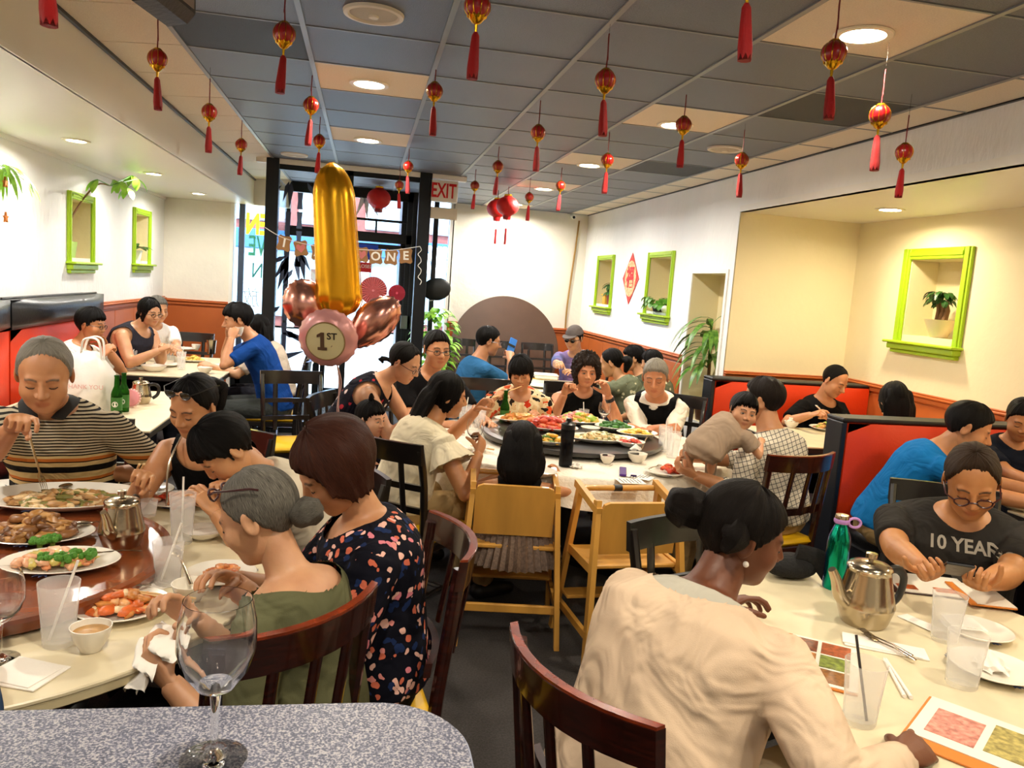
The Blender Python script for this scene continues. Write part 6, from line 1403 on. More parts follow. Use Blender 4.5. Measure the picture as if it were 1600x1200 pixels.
# shrub at the entrance
c = atY(682, 500, 9.6); c = V3(c[0], c[1], 0); t = thing('potted_shrub', 'bright green shrub in a planter outside the right window', 'plant', c); pot(c, .16, .2, .4, mat('grey_planter', '#77777a', .7), t); obj('stem', tube([c+V3(0, 0, .39), c+V3(0, 0, 1.0)], .02, 8), M_bark, t)
for k in range(170): a_ = rnd.random()*6.28; e_ = rnd.random()*2-1; r_ = sqrt(1-e_*e_)*.27; obj('leaf', leaf(c+V3(r_*cos(a_)*.8, r_*sin(a_)*.8, .93+.4*e_), V3(cos(a_), sin(a_), .4), .15, .035, .9, 4), M_leafb, t, 80)
# ================================================================== TABLEWARE AND FOOD
M_tum = glassmat('clear_plastic_tumbler', (.985, .985, .985), .12, .06, .24, (1, .98, .95)); M_wat = glassmat('water', (.97, .98, .99), .02, .06, .03); M_wine = mat('wine_glass_crystal', (1, 1, 1), .0, trans=1)
M_china = mat('white_china', '#ece6d8', .22, coat=.3); M_steel = mat('stainless_steel', '#b9ab93', .2, metal=1, bump=.05, bscale=20); M_paper = mat('paper_napkin', '#efe9df', .85, bump=.3, bscale=30); M_wood = mat('bamboo_chopstick', '#d9b47a', .5)
ZL = .7955; ZT = .7505
def tumbler(p, label, h=.15, r=.04, water=.6, straw=None):
    t = thing('tumbler', label, 'glass', p, 'clear plastic tumblers')
    pr_ = [(.001, .004), (r*.72, .0), (r*.76, .004), (r*.82, h*.4), (r*.98, h), (r*.95, h), (r*.79, h*.4), (r*.73, .012), (.001, .012)]
    obj('vessel', lathe(pr_, 28, p), M_tum, t)
    if water: k = water; obj('water', lathe([(.001, .0125), (r*.72, .0125), (r*.72+(r*.21)*k, h*k), (.001, h*k)], 24, p), M_wat, t)
    if straw: a = radians(straw[0]); obj('straw', tube([V3(p)+V3(-.02*cos(a), -.02*sin(a), .014), V3(p)+V3(r*.85*cos(a), r*.85*sin(a), h+.045)], .0032, 8), mat('straw_'+straw[1][1:], straw[1], .4), t)
    return t
def wine(p, label, h=.185, r=.044, fill=.35):
    t = thing('wine_glass', label, 'glass', p, 'wine glasses'); s = h/.185; b0 = .085*s
    prof = [(.001, .0), (.036*s, .0), (.036*s, .002), (.012*s, .007), (.0045*s, .014), (.0038*s, .05*s), (.006*s, b0-.01), (.02*s, b0), (r*.82, b0+.02*s), (r, b0+.045*s), (r*.98, b0+.075*s), (r*.86, h), (r*.84, h), (r*.96, b0+.075*s), (r*.975, b0+.045*s), (r*.79, b0+.022*s), (.018*s, b0+.004), (.001, b0+.002)]
    obj('vessel', lathe(prof, 36, p), M_wine, t)
    if fill: obj('water', lathe([(.001, b0+.004), (.017*s, b0+.005), (r*.77, b0+.023*s), (r*.93, b0+.04*s), (.001, b0+.04*s)], 32, p), M_wat, t)
    return t
def plate(p, r, label, oval=1.0, yaw=0, h=.022, m_=None, rim=True, group='plates'):
    V, F = lathe([(.001, .0), (r*.55, .0), (r*.62, .004), (r*.98, h*.9), (r, h), (r*.98, h+.002), (r*.64, .008), (.001, .007)], 40); V[:, 1] *= oval; V = rotz(V, yaw)+V3(p)
    t = thing('plate', label, 'plate', p, group); obj('dish', (V, F), m_ or M_china, t)
    if rim:
        for k in range(3):
            a = radians(yaw+k*120+20); q = V3(p)+V3(r*.82*cos(a), r*.82*oval*sin(a), h*.62); obj('blue_sprig', cat(*[leaf(q, V3(cos(a+d), sin(a+d), .15), .03*r/.12, .004, .0, 3) for d in (-.5, 0, .5)]), mat('cobalt_print', '#2f3f6a', .4), t)
    return t
def bowl(p, r, h, label, m_=None, content=None, group='bowls and cups'):
    t = thing('bowl', label, 'bowl', p, group); obj('dish', lathe([(.001, 0), (r*.5, 0), (r*.55, .006), (r*.85, h*.5), (r, h), (r*.95, h), (r*.8, h*.5), (r*.5, .012), (.001, .01)], 30, p), m_ or M_china, t)
    if content: obj('content', lathe([(.001, h*.82), (r*.5, h*.8), (r*.9, h*.76)], 24, p), mat('content_'+content[1:], content, .35, var=.2, vscale=40), t)
    return t
_lump = {}
def lump(k):
    if k not in _lump:
        rs = np.random.default_rng(k); V, F = ellipsoid((0, 0, 0), 1, 8, 6); _lump[k] = (V*(1+.22*np.sin(V@rs.normal(size=3)*3.2)[:, None]), F)
    return _lump[k]
def heap(p, rx, ry, h, cols, n, size, label, yaw=0, elong=1.6, name='food_heap', seed=0):
    """a dish of food: many small pieces, one part for each colour of ingredient"""
    rs = np.random.default_rng(seed+int(abs(p[0])*1000)); t = thing(name, label, 'food', p, 'dishes of food'); t['kind'] = 'stuff'
    ms = {c: [] for c in cols}; cl = list(cols)
    for i in range(n):
        a = rs.uniform(0, 2*pi); r = sqrt(rs.uniform(0, 1)); z = h*(1-r**1.6)*rs.uniform(.55, 1); c = cl[int(rs.integers(len(cl)))]; V, F = lump(int(rs.integers(6))); s = size*rs.uniform(.6, 1.25)
        R = np.array(Matrix.Rotation(rs.uniform(0, 6.3), 3, 'Z') @ Matrix.Rotation(rs.uniform(-.5, .5), 3, 'X')); q = rotz(np.array([[rx*r*cos(a), ry*r*sin(a), 0]]), yaw)[0]; ms[c].append((xform(V*V3(elong, 1, .7)*s, R, V3(p)+q+V3(0, 0, z+size*.45)), F))
    for c in cl:
        if ms[c]: obj('pieces', cat(*ms[c]), mat('food_'+c[1:], c, .38, var=.18, vscale=60, coat=.15), t, 80)['kind'] = 'stuff'
    return t
def broccoli(p, label, s=.03, col='#4f8c24'):
    t = thing('broccoli_floret', label, 'broccoli', p, 'broccoli florets'); rs = np.random.default_rng(int(abs(p[0]*999))); obj('stem', tube([V3(p), V3(p)+V3(0, 0, s*.7)], [s*.25, s*.32], 8), mat('broccoli_stem', '#8fae4a', .5), t)
    obj('crown', cat(*[ellipsoid(V3(p)+V3(s*.7*rs.uniform(-1, 1), s*.7*rs.uniform(-1, 1), s*(.75+.35*rs.uniform())), s*.36, 7, 5) for _ in range(14)]), mat('broccoli_'+col[1:], col, .6, bump=1, bscale=150), t)
def chopsticks(p0, p1, label, gap=.012, m_=None, r=.0036):
    p0, p1 = V3(p0), V3(p1); s = unit(np.cross(p1-p0, V3(0, 0, 1)))
    for k, w in ((-1, 'nearer of a pair'), (1, 'farther of a pair')):
        tag(obj('chopstick', tube([p0+s*k*gap*.9, p1+s*k*gap*.35], [r, r*.6], 8), m_ or M_wood), label+', '+w, 'chopstick', 'chopsticks')
def cutlery(p0, p1, label, kind='fork', lift=0):
    p0, p1 = V3(p0), V3(p1); d = unit(p1-p0); s = unit(np.cross(d, V3(0, 0, 1))); L = np.linalg.norm(p1-p0); t = thing(kind, label, kind, p0, 'cutlery')
    obj('handle', tube([p0, p0+d*L*.35+V3(0, 0, .004), p0+d*L*.7], [(.006, .0016), (.004, .0016), (.003, .0018)], 8, up=V3(0, 0, 1)), M_steel, t)
    if kind == 'fork': 
        obj('head', tube([p0+d*L*.68, p0+d*L*.76, p0+d*L*.84], [(.003, .0015), (.01, .0014), (.011, .0012)], 8, up=V3(0, 0, 1)), M_steel, t)
        for k in (-1.5, -.5, .5, 1.5): obj('tine', tube([p0+d*L*.83+s*k*.006, p0+d*L*.93+s*k*.006+V3(0, 0, .003), p1+s*k*.0055], [.0016, .0015, .0008], 5), M_steel, t)
    else: obj('head', ellipsoid(p0+d*L*.86, (.019, .029, .006), 14, 8, np.stack([s, d, np.cross(s, d)], 1)), M_steel, t)
    return t
def teapot(p, yaw, label, s=1.0):
    t = thing('teapot', label, 'teapot', p, 'steel teapots', local=False); P0 = V3(p)
    L_ = lambda m: (rotz(np.array(m[0])*s, -yaw)+P0, m[1])
    obj('vessel', L_(lathe([(.001, 0), (.05, 0), (.054, .006), (.066, .045), (.067, .05), (.062, .07), (.05, .125), (.049, .135), (.051, .138)], 40)), M_steel, t)
    obj('lid', L_(lathe([(.052, .137), (.05, .142), (.042, .147), (.02, .152), (.001, .153)], 32)), M_steel, t); obj('knob', L_(cat(lathe([(.006, .152), (.006, .158), (.013, .161), (.013, .172), (.001, .173)], 16))), M_steel, t)
    obj('spout', L_(tube(smooth_path([(.05, 0, .05), (.08, 0, .075), (.095, 0, .11), (.112, 0, .138)], 4), np.linspace(.02, .009, 13), 12)), M_steel, t)
    obj('handle', L_(tube(smooth_path([(-.048, 0, .125), (-.085, 0, .128), (-.108, 0, .105), (-.1, 0, .06), (-.07, 0, .035)], 4), [(.011, .006)]*17, 10, up=V3(0, 1, 0))), mat('black_handle', '#151211', .35), t)
    return t
def napkin(p, w, d, label, yaw=0, th=.004):
    t = thing('napkin', label, 'napkin', p, 'paper napkins'); obj('sheet', rbox(V3(p)+V3(0, 0, th/2), (w, d, th), yaw, .001), M_paper, t, False); obj('fold', rbox(V3(p)+V3(-.006, .006, th*1.3), (w*.94, d*.92, th*.6), yaw+4, .001), M_paper, t, False); return t
def crumple(p, r, label, h=.6, seed=1, mm=None, axes=None):
    """a scrunched paper napkin: a folded sheet drawn together"""
    n = 26; rs = np.random.default_rng(seed); V = []; F = []; ks = rs.normal(size=(6, 2))*V3(1, 1)[:2]*6; ph = rs.uniform(0, 6, 6); B_ = np.eye(3) if axes is None else axes
    for i in range(n):
        for j in range(n):
            u, v = 2*i/(n-1)-1, 2*j/(n-1)-1; q = sqrt(u*u+v*v); w = sum(np.sin(ks[k]@V3(u, v)+ph[k]) for k in range(6))/6
            x = u*(1-.35*abs(v))+.22*w*v; y = v*(1-.35*abs(u))+.22*np.cos(ks[1]@V3(u, v)); z = h*(1.05-q*.85+.55*w)
            V.append(V3(p)+B_@V3(x*r, y*r, max(.002 if axes is None else -9, z*r)))
    F = [(i*n+j, (i+1)*n+j, (i+1)*n+j+1, i*n+j+1) for i in range(n-1) for j in range(n-1)]
    return tag(obj('crumpled_napkin', (np.array(V), F), mm or M_paper, None, 60), label, 'napkin', 'paper napkins')

# ---------------- left front table
def onL(px, py): return atZ(px, py, ZL)
def onT(px, py): return atZ(px, py, ZT)
p = onL(100, 788); plate(p, .27, 'large oval platter of shredded chicken on the left lazy Susan', .62, 4, .035); heap(p+V3(0, 0, .012), .17, .1, .025, ['#c79a63', '#a97a45', '#d9bb8a', '#7c7a3c'], 130, .012, 'shredded chicken heaped on the large oval platter', 4, 2.4)
p = onL(62, 842); plate(p, .15, 'oval plate of sliced mushrooms and meat on the lazy Susan', .75, 8); heap(p+V3(-.01, 0, .012), .105, .075, .06, ['#8a5a2c', '#a8763c', '#6b421f', '#c29358'], 90, .017, 'brown sliced meat and mushrooms on the oval plate', 8, 1.7)
p = onL(95, 886); plate(p, .15, 'oval plate of shrimp and broccoli on the lazy Susan', .72, 6); heap(p+V3(-.01, .0, .012), .09, .055, .03, ['#e0a57c', '#e8bf9c', '#c8b25a', '#d98a5a'], 60, .014, 'pink shrimp and vegetables on the broccoli plate', 6, 1.9)
for k, (a, b) in enumerate(((62, 866), (75, 892), (98, 893), (115, 888), (138, 888), (82, 862))): broccoli(onL(a, b)+V3(0, 0, .016), ['broccoli at the back of the shrimp plate, left', 'broccoli at the front left of the shrimp plate', 'broccoli at the front of the shrimp plate', 'broccoli right of the front floret', 'dark broccoli at the right end of the shrimp plate', 'broccoli at the back of the shrimp plate, right'][k], .026)
teapot(onL(190, 852), 100, 'steel teapot on the left lazy Susan', .98)
p = onL(165, 826); cutlery(p+V3(.0, 0, .02), onL(125, 832)+V3(0, 0, .03), 'serving spoon on the mushroom plate', 'spoon'); cutlery(onL(222, 866)+V3(0, 0, .01), onL(130, 880)+V3(0, 0, .03), 'fork lying on the shrimp and broccoli plate', 'fork')
w_ = WHO['old']['hands'][1]; q = w_[1]+w_[0]@V3(-.01, .09, -.04); cutlery(q, onL(70, 778)+V3(0, 0, .03), 'serving fork in the hand of the man in the striped polo', 'fork')
cutlery(onL(120, 765)+V3(0, 0, .03), onL(100, 772)+V3(0, 0, .03), 'serving spoon resting on the large oval platter', 'spoon')
bowl(onT(66, 752), .062, .045, 'white soup bowl in front of the man in the striped polo', None, '#d9c7a0'); tumbler(onT(108, 752), 'tumbler held by the man in the striped polo', .14, .04, .5, (120, '#e8e2d8'))
plate(onT(15, 770), .12, 'plate at the left edge in front of the man in stripes'); plate(onT(225, 772), .11, 'plate in front of the woman with sunglasses'); heap(onT(215, 770)+V3(0, 0, .01), .05, .035, .012, ['#c9701f', '#8fae3a', '#d9a25a'], 20, .011, 'orange and green food on the plate of the woman with sunglasses')
tumbler(onL(232, 806), 'small white cup on the rim of the left lazy Susan', .055, .03, 0); plate(onT(278, 788), .11, 'plate of red shrimp in front of the boy in white'); heap(onT(262, 786)+V3(0, 0, .01), .05, .04, .02, ['#c9603a', '#e2a07a', '#d9472a'], 26, .012, 'red shrimp on the plate of the boy in white')
tumbler(onT(284, 848), 'tall tumbler between the teapot and the boy', .165, .042, .55, (100, '#e8e2d8')); tumbler(onT(262, 912), 'tumbler with melting ice right of the shrimp plate', .125, .044, .5, (40, '#efe9df')); tumbler(onT(92, 1006), 'half full tumbler at the left front edge of the table', .15, .046, .5, (30, '#efe9df'))
bowl(onT(142, 1015), .045, .058, 'small white teacup beside the half full tumbler', None, '#b98a4a')
p = onT(190, 955); plate(p, .115, 'plate of shrimp noodles at the front of the left table'); heap(p+V3(0, 0, .01), .075, .06, .035, ['#d9692a', '#e2a56a', '#e8c79a', '#c9803a'], 60, .014, 'orange shrimp pieces and noodles on the front plate', 0, 1.8)
chopsticks(onT(300, 955)+V3(0, 0, .03), onT(215, 945)+V3(0, 0, .035), 'brown chopstick across the shrimp noodle plate'); cutlery(onT(235, 930)+V3(0, 0, .03), onT(170, 945)+V3(0, 0, .04), 'fork leaning on the shrimp noodle plate', 'fork')
p = onT(345, 905); plate(p, .1, 'plate of chicken pieces in front of the grey-haired woman'); heap(p+V3(0, 0, .01), .05, .04, .025, ['#b9602a', '#d98a4a'], 22, .013, 'glazed chicken pieces in front of the grey-haired woman'); bowl(onT(298, 938), .05, .05, 'rice bowl with a spoon in front of the grey-haired woman'); cutlery(onT(298, 935)+V3(0, 0, .04), onT(272, 900)+V3(0, 0, .09), 'white spoon standing in the rice bowl', 'spoon')
bowl(onT(318, 840), .07, .03, 'white saucer beyond the tall tumbler', None); napkin(onT(40, 1055), .13, .11, 'folded paper napkin at the left front edge', 20); napkin(onT(225, 918), .1, .14, 'used paper placemat under the shrimp noodle plate', 40, .002)
hd = WHO['grey']['hands'][0]; crumple(hd[1]+hd[0]@V3(-.02, .08, .0)+V3(.03, .02, -.0), .095, 'crumpled napkin held by the grey-haired woman', .5, 4, None, np.stack([unit(V3(.6, .1, .75)), unit(V3(-.2, .95, .1)), unit(V3(-.7, -.25, .6))], 1))
wine(onT(0, 1030), 'wine glass at the left edge of the round table', .2, .05)
chopsticks(WHO['shades']['hands'][1][1]+WHO['shades']['hands'][1][0]@V3(.02, .02, .05), onL(205, 772)+V3(0, 0, .03), 'bamboo chopstick held by the woman with sunglasses', .008, None, .0045); chopsticks(WHO['boy']['hands'][1][1]+WHO['boy']['hands'][1][0]@V3(.02, .02, .05), onT(322, 790)+V3(0, 0, .02), 'white chopstick held by the boy in white', .006, M_paper)
# foreground wine glass on the counter
wine(atZ(334, 1186, 1.0205), 'large wine glass with a little water on the foreground counter', .215, .0485)

# ---------------- second and back left tables
bg = atZ(134, 642, ZT); t = thing('carrier_bag', 'white plastic carrier bag with faint pink print on the left table', 'bag', bg)
V, F = tube([bg+V3(0, 0, z) for z in (0, .02, .13, .23, .3, .35)], [(.13, .1), (.15, .12), (.155, .12), (.145, .11), (.1, .07), (.06, .03)], 28); rs = np.random.default_rng(5); V = V+(.01*np.sin(V@V3(40, 10, 30))+.008*np.sin(V@V3(-25, 60, 55))+.005*np.sin(V@V3(90, -40, 75)))[:, None]*unit_rows(V-bg*V3(1, 1, 0)-V3(0, 0, 1)*V[:, 2:3]); M_bag = mat('white_plastic_bag', '#ece7df', .35, bump=.7, bscale=14, var=.03, vscale=9)
obj('sack', (V, F), M_bag, t, 80)
for s in (-1, 1): obj('handle', tube(smooth_path([bg+V3(-.02, s*.02, .32), bg+V3(.0, s*.04, .42), bg+V3(.075, s*.04, .42), bg+V3(.09, s*.02, .3)], 5), [(.005, .013)]*16, 8), M_bag, t)
obj('print', on_plane(text_mesh('THANK YOU', .035, .001), bg+V3(.03, -.13, .16), (1, 0, 0), (0, 0, 1)), mat('faint_pink_print', '#e0b0a6', .6), t, False)
M_bot = glassmat('green_bottle_glass', (.10, .34, .06), .05, .25, .25, (.05, .22, .03))
def beer(p, label, r=.03, h=.23):
    t = thing('beer_bottle', label, 'bottle', p, 'green beer bottles'); obj('glass', lathe([(.001, 0), (r, 0), (r, .005), (r, h*.52), (r*.85, h*.6), (r*.48, h*.72), (r*.4, h*.95), (r*.46, h*.96), (r*.46, h), (.001, h)], 24, p), M_bot, t)
    obj('label', lathe([(r+.001, h*.12), (r+.001, h*.45)], 24, p), mat('bottle_label_green', '#2f6a22', .5), t); obj('emblem', on_plane(cat(lathe([(.016, .0), (.016, .002), (.013, .002), (.013, 0)], 20), prism([(-.006, -.011), (.006, -.011), (.006, -.004), (.001, .0), (.007, .008), (-.006, .011), (-.003, .001)], 0, .002)), V3(p)+V3(0, -r-.0015, h*.28), (1, 0, 0), (0, 0, 1)), M_sign, t, False)
beer(atZ(182, 648, ZT), 'green beer bottle beside the white bag, nearer one'); beer(atZ(193, 643, ZT), 'green beer bottle beside the white bag, farther one')
teapot(atZ(220, 630, ZT), 170, 'steel teapot beside the green beer bottles', .95)
p = atZ(204, 636, ZT); t = thing('pink_pouch', 'round pink scalloped pouch beside the beer bottles', 'pouch', p); obj('disc', on_plane(disc(.05, -.012, .012, 30, .004), p+V3(0, 0, .055), (1, 0, 0), (0, .25, 1)), mat('pink_fabric', '#dd8f96', .8), t); obj('frill', on_plane(cat(*[ellipsoid((.053*cos(a), .053*sin(a), 0), (.008, .008, .006), 8, 5) for a in np.arange(20)*2*pi/20]), p+V3(0, 0, .055), (1, 0, 0), (0, .25, 1)), mat('pale_pink_fabric', '#e8bcb8', .8), t)
for px0, py0, px1, py1, col, lab in ((142, 655, 187, 651, '#d9573a', 'orange pen on the left table'), (141, 657, 182, 658, '#2a2660', 'dark blue pen on the left table')):
    a, b = atZ(px0, py0, ZT), atZ(px1, py1, ZT); t = thing('pen', lab, 'pen', a, 'pens'); obj('barrel', tube([a+V3(0, 0, .005), b+V3(0, 0, .005)], .005, 8), mat('pen_'+col[1:], col, .4), t); obj('cap', tube([a*.75+b*.25+V3(0, 0, .005), a+V3(0, 0, .005)], .0058, 8), M_white, t)
def t3(px, py): return atZ(px, py, ZT)
for (px, py, l) in ((206, 576, 'tumbler at the near left corner of the back left table'), (267, 562, 'tumbler in the middle of the back left table'), (283, 577, 'tumbler at the near edge of the back left table')): tumbler(t3(px, py), l, .15, .04, .6, (70, '#efe9df'))
bowl(t3(240, 580), .1, .05, 'patterned bowl near the corner of the back left table'); bowl(t3(320, 583), .06, .05, 'small white bowl at the right of the back left table'); plate(t3(340, 575), .12, 'plate at the right of the back left table', rim=False); plate(t3(285, 547), .13, 'plate at the far side of the back left table', rim=False); bowl(t3(306, 547), .045, .06, 'white cup at the far side of the back left table')
p = t3(302, 565); plate(p, .12, 'plate of yellow fries on the back left table', rim=False); heap(p+V3(0, 0, .01), .08, .07, .04, ['#d9a833', '#e8c95a'], 40, .013, 'yellow fries on the back left table', 0, 2.4)
tumbler(t3(330, 553), 'steel pitcher at the far side of the back left table', .14, .05, 0).children[0].data.materials[0] = M_steel
plate(t3(262, 572), .11, 'plate before the woman in the black sleeveless top', rim=False)
hd = WHO['blu']['hands'][0]; p = hd[1]+hd[0]@V3(.03, .09, -.05); bowl(p-V3(0, 0, .03), .035, .07, 'white cup lifted by the man in royal blue')

# ---------------- centre table
ZK = .752; ZS = .7965
def k4(px, py): return atZ(px, py, ZS)
def c4(px, py): return atZ(px, py, ZK)
def dish(px, py, r, oval, cols, h, n, size, lp, lf, yaw=0, el=1.6, lift=0):
    p = k4(px, py)+V3(0, 0, lift); plate(p, r, lp, oval, yaw, .028); heap(p+V3(0, 0, .012), r*.68, r*oval*.68, h, cols, n, size, lf, yaw, el)
dish(815, 660, .18, .6, ['#c98a3a', '#d9a552', '#b9702a'], .04, 80, .016, 'platter of golden fried pieces at the back of the lazy Susan', 'golden fried pieces before the woman in the red blouse', 5, 2.6)
dish(855, 672, .19, .62, ['#b9301a', '#d9512a', '#e07a4a'], .06, 80, .022, 'platter of red lobster on the lazy Susan', 'red lobster pieces in the middle of the lazy Susan', -20, 1.8)
dish(905, 662, .18, .65, ['#e2a05a', '#d98a80', '#9ab83a', '#e8cf9a', '#c9a83a'], .06, 70, .022, 'platter of fruit and shrimp before the curly-haired woman', 'orange and green fruit salad before the curly-haired woman')
dish(960, 672, .13, .8, ['#2f6a1a', '#24521a', '#3f7d24'], .04, 60, .018, 'plate of dark green vegetables before the man in the vest', 'dark green leafy vegetables before the man in the vest')
dish(995, 682, .13, .7, ['#e2b43a', '#efce6a'], .03, 60, .012, 'plate of yellow noodles at the right of the lazy Susan', 'yellow noodles at the right of the lazy Susan', 0, 2.5)
dish(938, 690, .22, .52, ['#d9bf8a', '#b99a5a', '#e8dcb8', '#8a8a5a'], .035, 90, .015, 'large oval platter of clams at the front of the lazy Susan', 'pale clams on the large front platter', -4)
dish(862, 694, .13, .7, ['#e2a82a', '#c9a23a', '#5a7a2a'], .035, 50, .014, 'plate of yellow squash behind the dark water bottle', 'yellow squash pieces behind the dark water bottle')
dish(985, 697, .085, .8, ['#b9241a', '#d9472a'], .025, 20, .012, 'small plate of red sauce pieces at the right end of the lazy Susan', 'red sauced pieces on the small plate')
bowl(k4(922, 676), .06, .035, 'white sauce dish between the platters', None, '#e8dcc0')
wine(c4(942, 668), 'wine glass of water before the curly-haired woman', .17, .043); tumbler(c4(911, 662), 'short glass with a white straw before the curly-haired woman', .1, .037, .4, (90, '#f2efe6'))
beer(c4(787, 665), 'green beer bottle before the woman in the red blouse')
for px, py, l in ((748, 672, 'tumbler before the long-haired woman, nearer one'), (725, 670, 'tumbler before the long-haired woman, farther one'), (1037, 705, 'tumbler at the right edge of the white cloth, farther one'), (1050, 715, 'tumbler at the right edge of the white cloth, nearer one')): tumbler(c4(px, py), l, .15, .042, .55, (60, '#efe9df'))
p = c4(1040, 742); plate(p, .11, 'plate with orange shrimp before the man with the baby', .9); heap(p+V3(.02, .02, .01), .04, .03, .035, ['#d95a2a', '#e8853a', '#c93a1a'], 18, .014, 'orange shrimp before the man with the baby'); cutlery(c4(1013, 742)+V3(0, 0, .03), c4(1032, 735)+V3(0, 0, .03), 'fork on the plate before the man with the baby')
bowl(c4(948, 724), .04, .045, 'white sauce cup on the front of the cloth', None, '#7a3a20'); bowl(c4(995, 722), .055, .05, 'white bowl with a napkin on the front of the cloth'); crumple(c4(992, 715)+V3(0, 0, .03), .035, 'napkin standing in the white bowl', 1.3, 7); crumple(c4(900, 730), .04, 'crumpled napkin beside the dark water bottle', .6, 9); cutlery(c4(1000, 715)+V3(0, 0, .04), c4(1015, 690)+V3(0, 0, .08), 'white soup spoon leaning in the bowl', 'spoon')
a, b = c4(957, 732), c4(990, 745); t = thing('purple_packet', 'purple chopstick packet on the white cloth', 'packet', a); obj('sleeve', rbox((a+b)/2+V3(0, 0, .006), (np.linalg.norm(b-a), .035, .01), 90-degrees(atan2(b[0]-a[0], b[1]-a[1])), .003), mat('purple_foil', '#4a1f7a', .3), t, False); obj('tip', rbox(b+V3(0, 0, .006), (.012, .03, .008), 90-degrees(atan2(b[0]-a[0], b[1]-a[1])), .002), mat('purple_dark', '#2c1250', .3), t, False)
for k, (px, py) in enumerate(((985, 752), (1020, 695), (1000, 745))):
    p = c4(px, py); t = thing('paper_placemat', ['printed paper strip at the front edge of the cloth', 'printed paper strip at the right of the lazy Susan', 'small printed card by the purple packet'][k], 'paper', p, 'printed papers'); obj('sheet', rbox(p+V3(0, 0, .001), (.13, .1, .001), 20*k, 0), M_paper, t, False)
    for i in range(6): obj('printed_line', rbox(p+V3(-.045+.018*i, 0, .002), (.004, .08-.02*(i % 2), .0008), 20*k, 0), mat('ink_black', '#1a1817', .6), t, False)
p = c4(883, 728); t = thing('water_bottle', 'dark smoky water bottle with a black lid on the white cloth', 'bottle', p); obj('body', lathe([(.001, 0), (.033, 0), (.035, .01), (.033, .1), (.036, .19), (.034, .2), (.001, .2)], 24, p), glassmat('smoky_plastic', (.12, .12, .13), .08, .3, .3, (.03, .03, .035)), t); obj('lid', lathe([(.036, .195), (.037, .22), (.02, .228), (.014, .235), (.014, .25), (.001, .252)], 24, p), M_blkv, t)
hd = WHO['longh']['hands'][1]; wine(V3(*(hd[1]+hd[0]@V3(-.02, .08, -.04)))-V3(0, 0, .075), 'wine glass held by the long-haired woman', .17, .043)
plate(c4(735, 702), .1, 'plate before the long-haired woman', rim=False); plate(c4(845, 742), .08, 'small plate before the girl in the high chair', rim=False); plate(c4(705, 650), .1, 'plate with lobster before the man with glasses', rim=False); heap(c4(705, 650)+V3(0, 0, .01), .06, .05, .03, ['#b9402a', '#d9653a'], 20, .014, 'lobster pieces before the man with glasses'); chopsticks(c4(772, 706)+V3(0, 0, .012), c4(735, 702)+V3(0, 0, .02), 'brown chopstick lying before the long-haired woman', .006)
hd = WHO['red']['hands'][1]; q = hd[1]+hd[0]@V3(-.02, .09, -.03); chopsticks(q+unit(q-WHO['red']['H'](0, .1, -.06))*.1, WHO['red']['H'](-.01, .1, -.06), 'chopstick at the mouth of the woman in the red blouse', .005)
p = c4(724, 655); t = thing('sauce_bottle', 'dark sauce bottle with a pale label at the left of the white cloth', 'bottle', p); obj('glass', lathe([(.001, 0), (.03, 0), (.03, .1), (.014, .15), (.013, .19), (.001, .19)], 20, p), mat('dark_bottle', '#1c1512', .2), t); obj('label', lathe([(.0145, .145), (.0145, .185)], 20, p), mat('label_cream', '#d9cf9a', .5), t)
# vest
o = WHO['vest']
# ---------------- booth and back tables
p = atZ(1290, 672, ZT); plate(p, .12, 'plate of food before the man in the black polo'); heap(p+V3(0, 0, .01), .08, .06, .04, ['#b9803a', '#8fae3a', '#d9a25a', '#9a5a2a'], 50, .014, 'mixed vegetables before the man in the black polo')
p = atZ(1236, 668, ZT); bowl(p, .055, .05, 'rice bowl on the booth table behind the man with the baby'); heap(p+V3(0, 0, .03), .042, .042, .045, ['#efe8d6'], 60, .008, 'mound of white rice in the bowl on the booth table')
hd = WHO['polo']['hands'][1]; q = hd[1]+hd[0]@V3(-.02, .08, -.03); chopsticks(q+V3(-.05, .03, .06), atZ(1302, 660, .82), 'white chopstick held by the man in the black polo', .006, M_paper); p = atZ(1305, 662, .80); broccoli(p, 'green morsel held in the chopsticks of the man in the black polo', .018, '#8fae2a')
for k in range(2): p = atZ(853, 592, .752+.05*k); t = thing('takeout_box', ['white takeout box on the back table, lower one', 'white takeout box on the back table, upper one'][k], 'box', p, 'takeout boxes'); obj('tray', rbox(p+V3(0, 0, .022), (.22, .17, .035), 10*k, .008), M_china, t, False); obj('lid', rbox(p+V3(0, 0, .043), (.225, .175, .012), 10*k, .004), M_paper, t, False)
plate(atZ(845, 605, .752), .14, 'platter at the front of the back table', rim=False); bowl(atZ(880, 612, .752), .05, .06, 'white cup on the back table')
hd = WHO['bman']['hands'][1]; q = hd[1]+hd[0]@V3(-.0, .1, -.03); t = thing('phone', 'bright blue phone held up by the man in blue', 'phone', q); obj('case', rbox(q+V3(.02, 0, .05), (.07, .009, .15), -20, .003, -12, 22), mat('phone_blue', '#2a7fe0', .3), t, False); obj('band', rbox(q+V3(.02, -.006, .06), (.068, .004, .02), -20, .001, -12, 22), M_blkv, t, False)
p = atZ(1592, 795, ZT); plate(p, .1, 'plate on the booth table at the right edge', rim=False); a_ = atZ(1450, 770, .62)

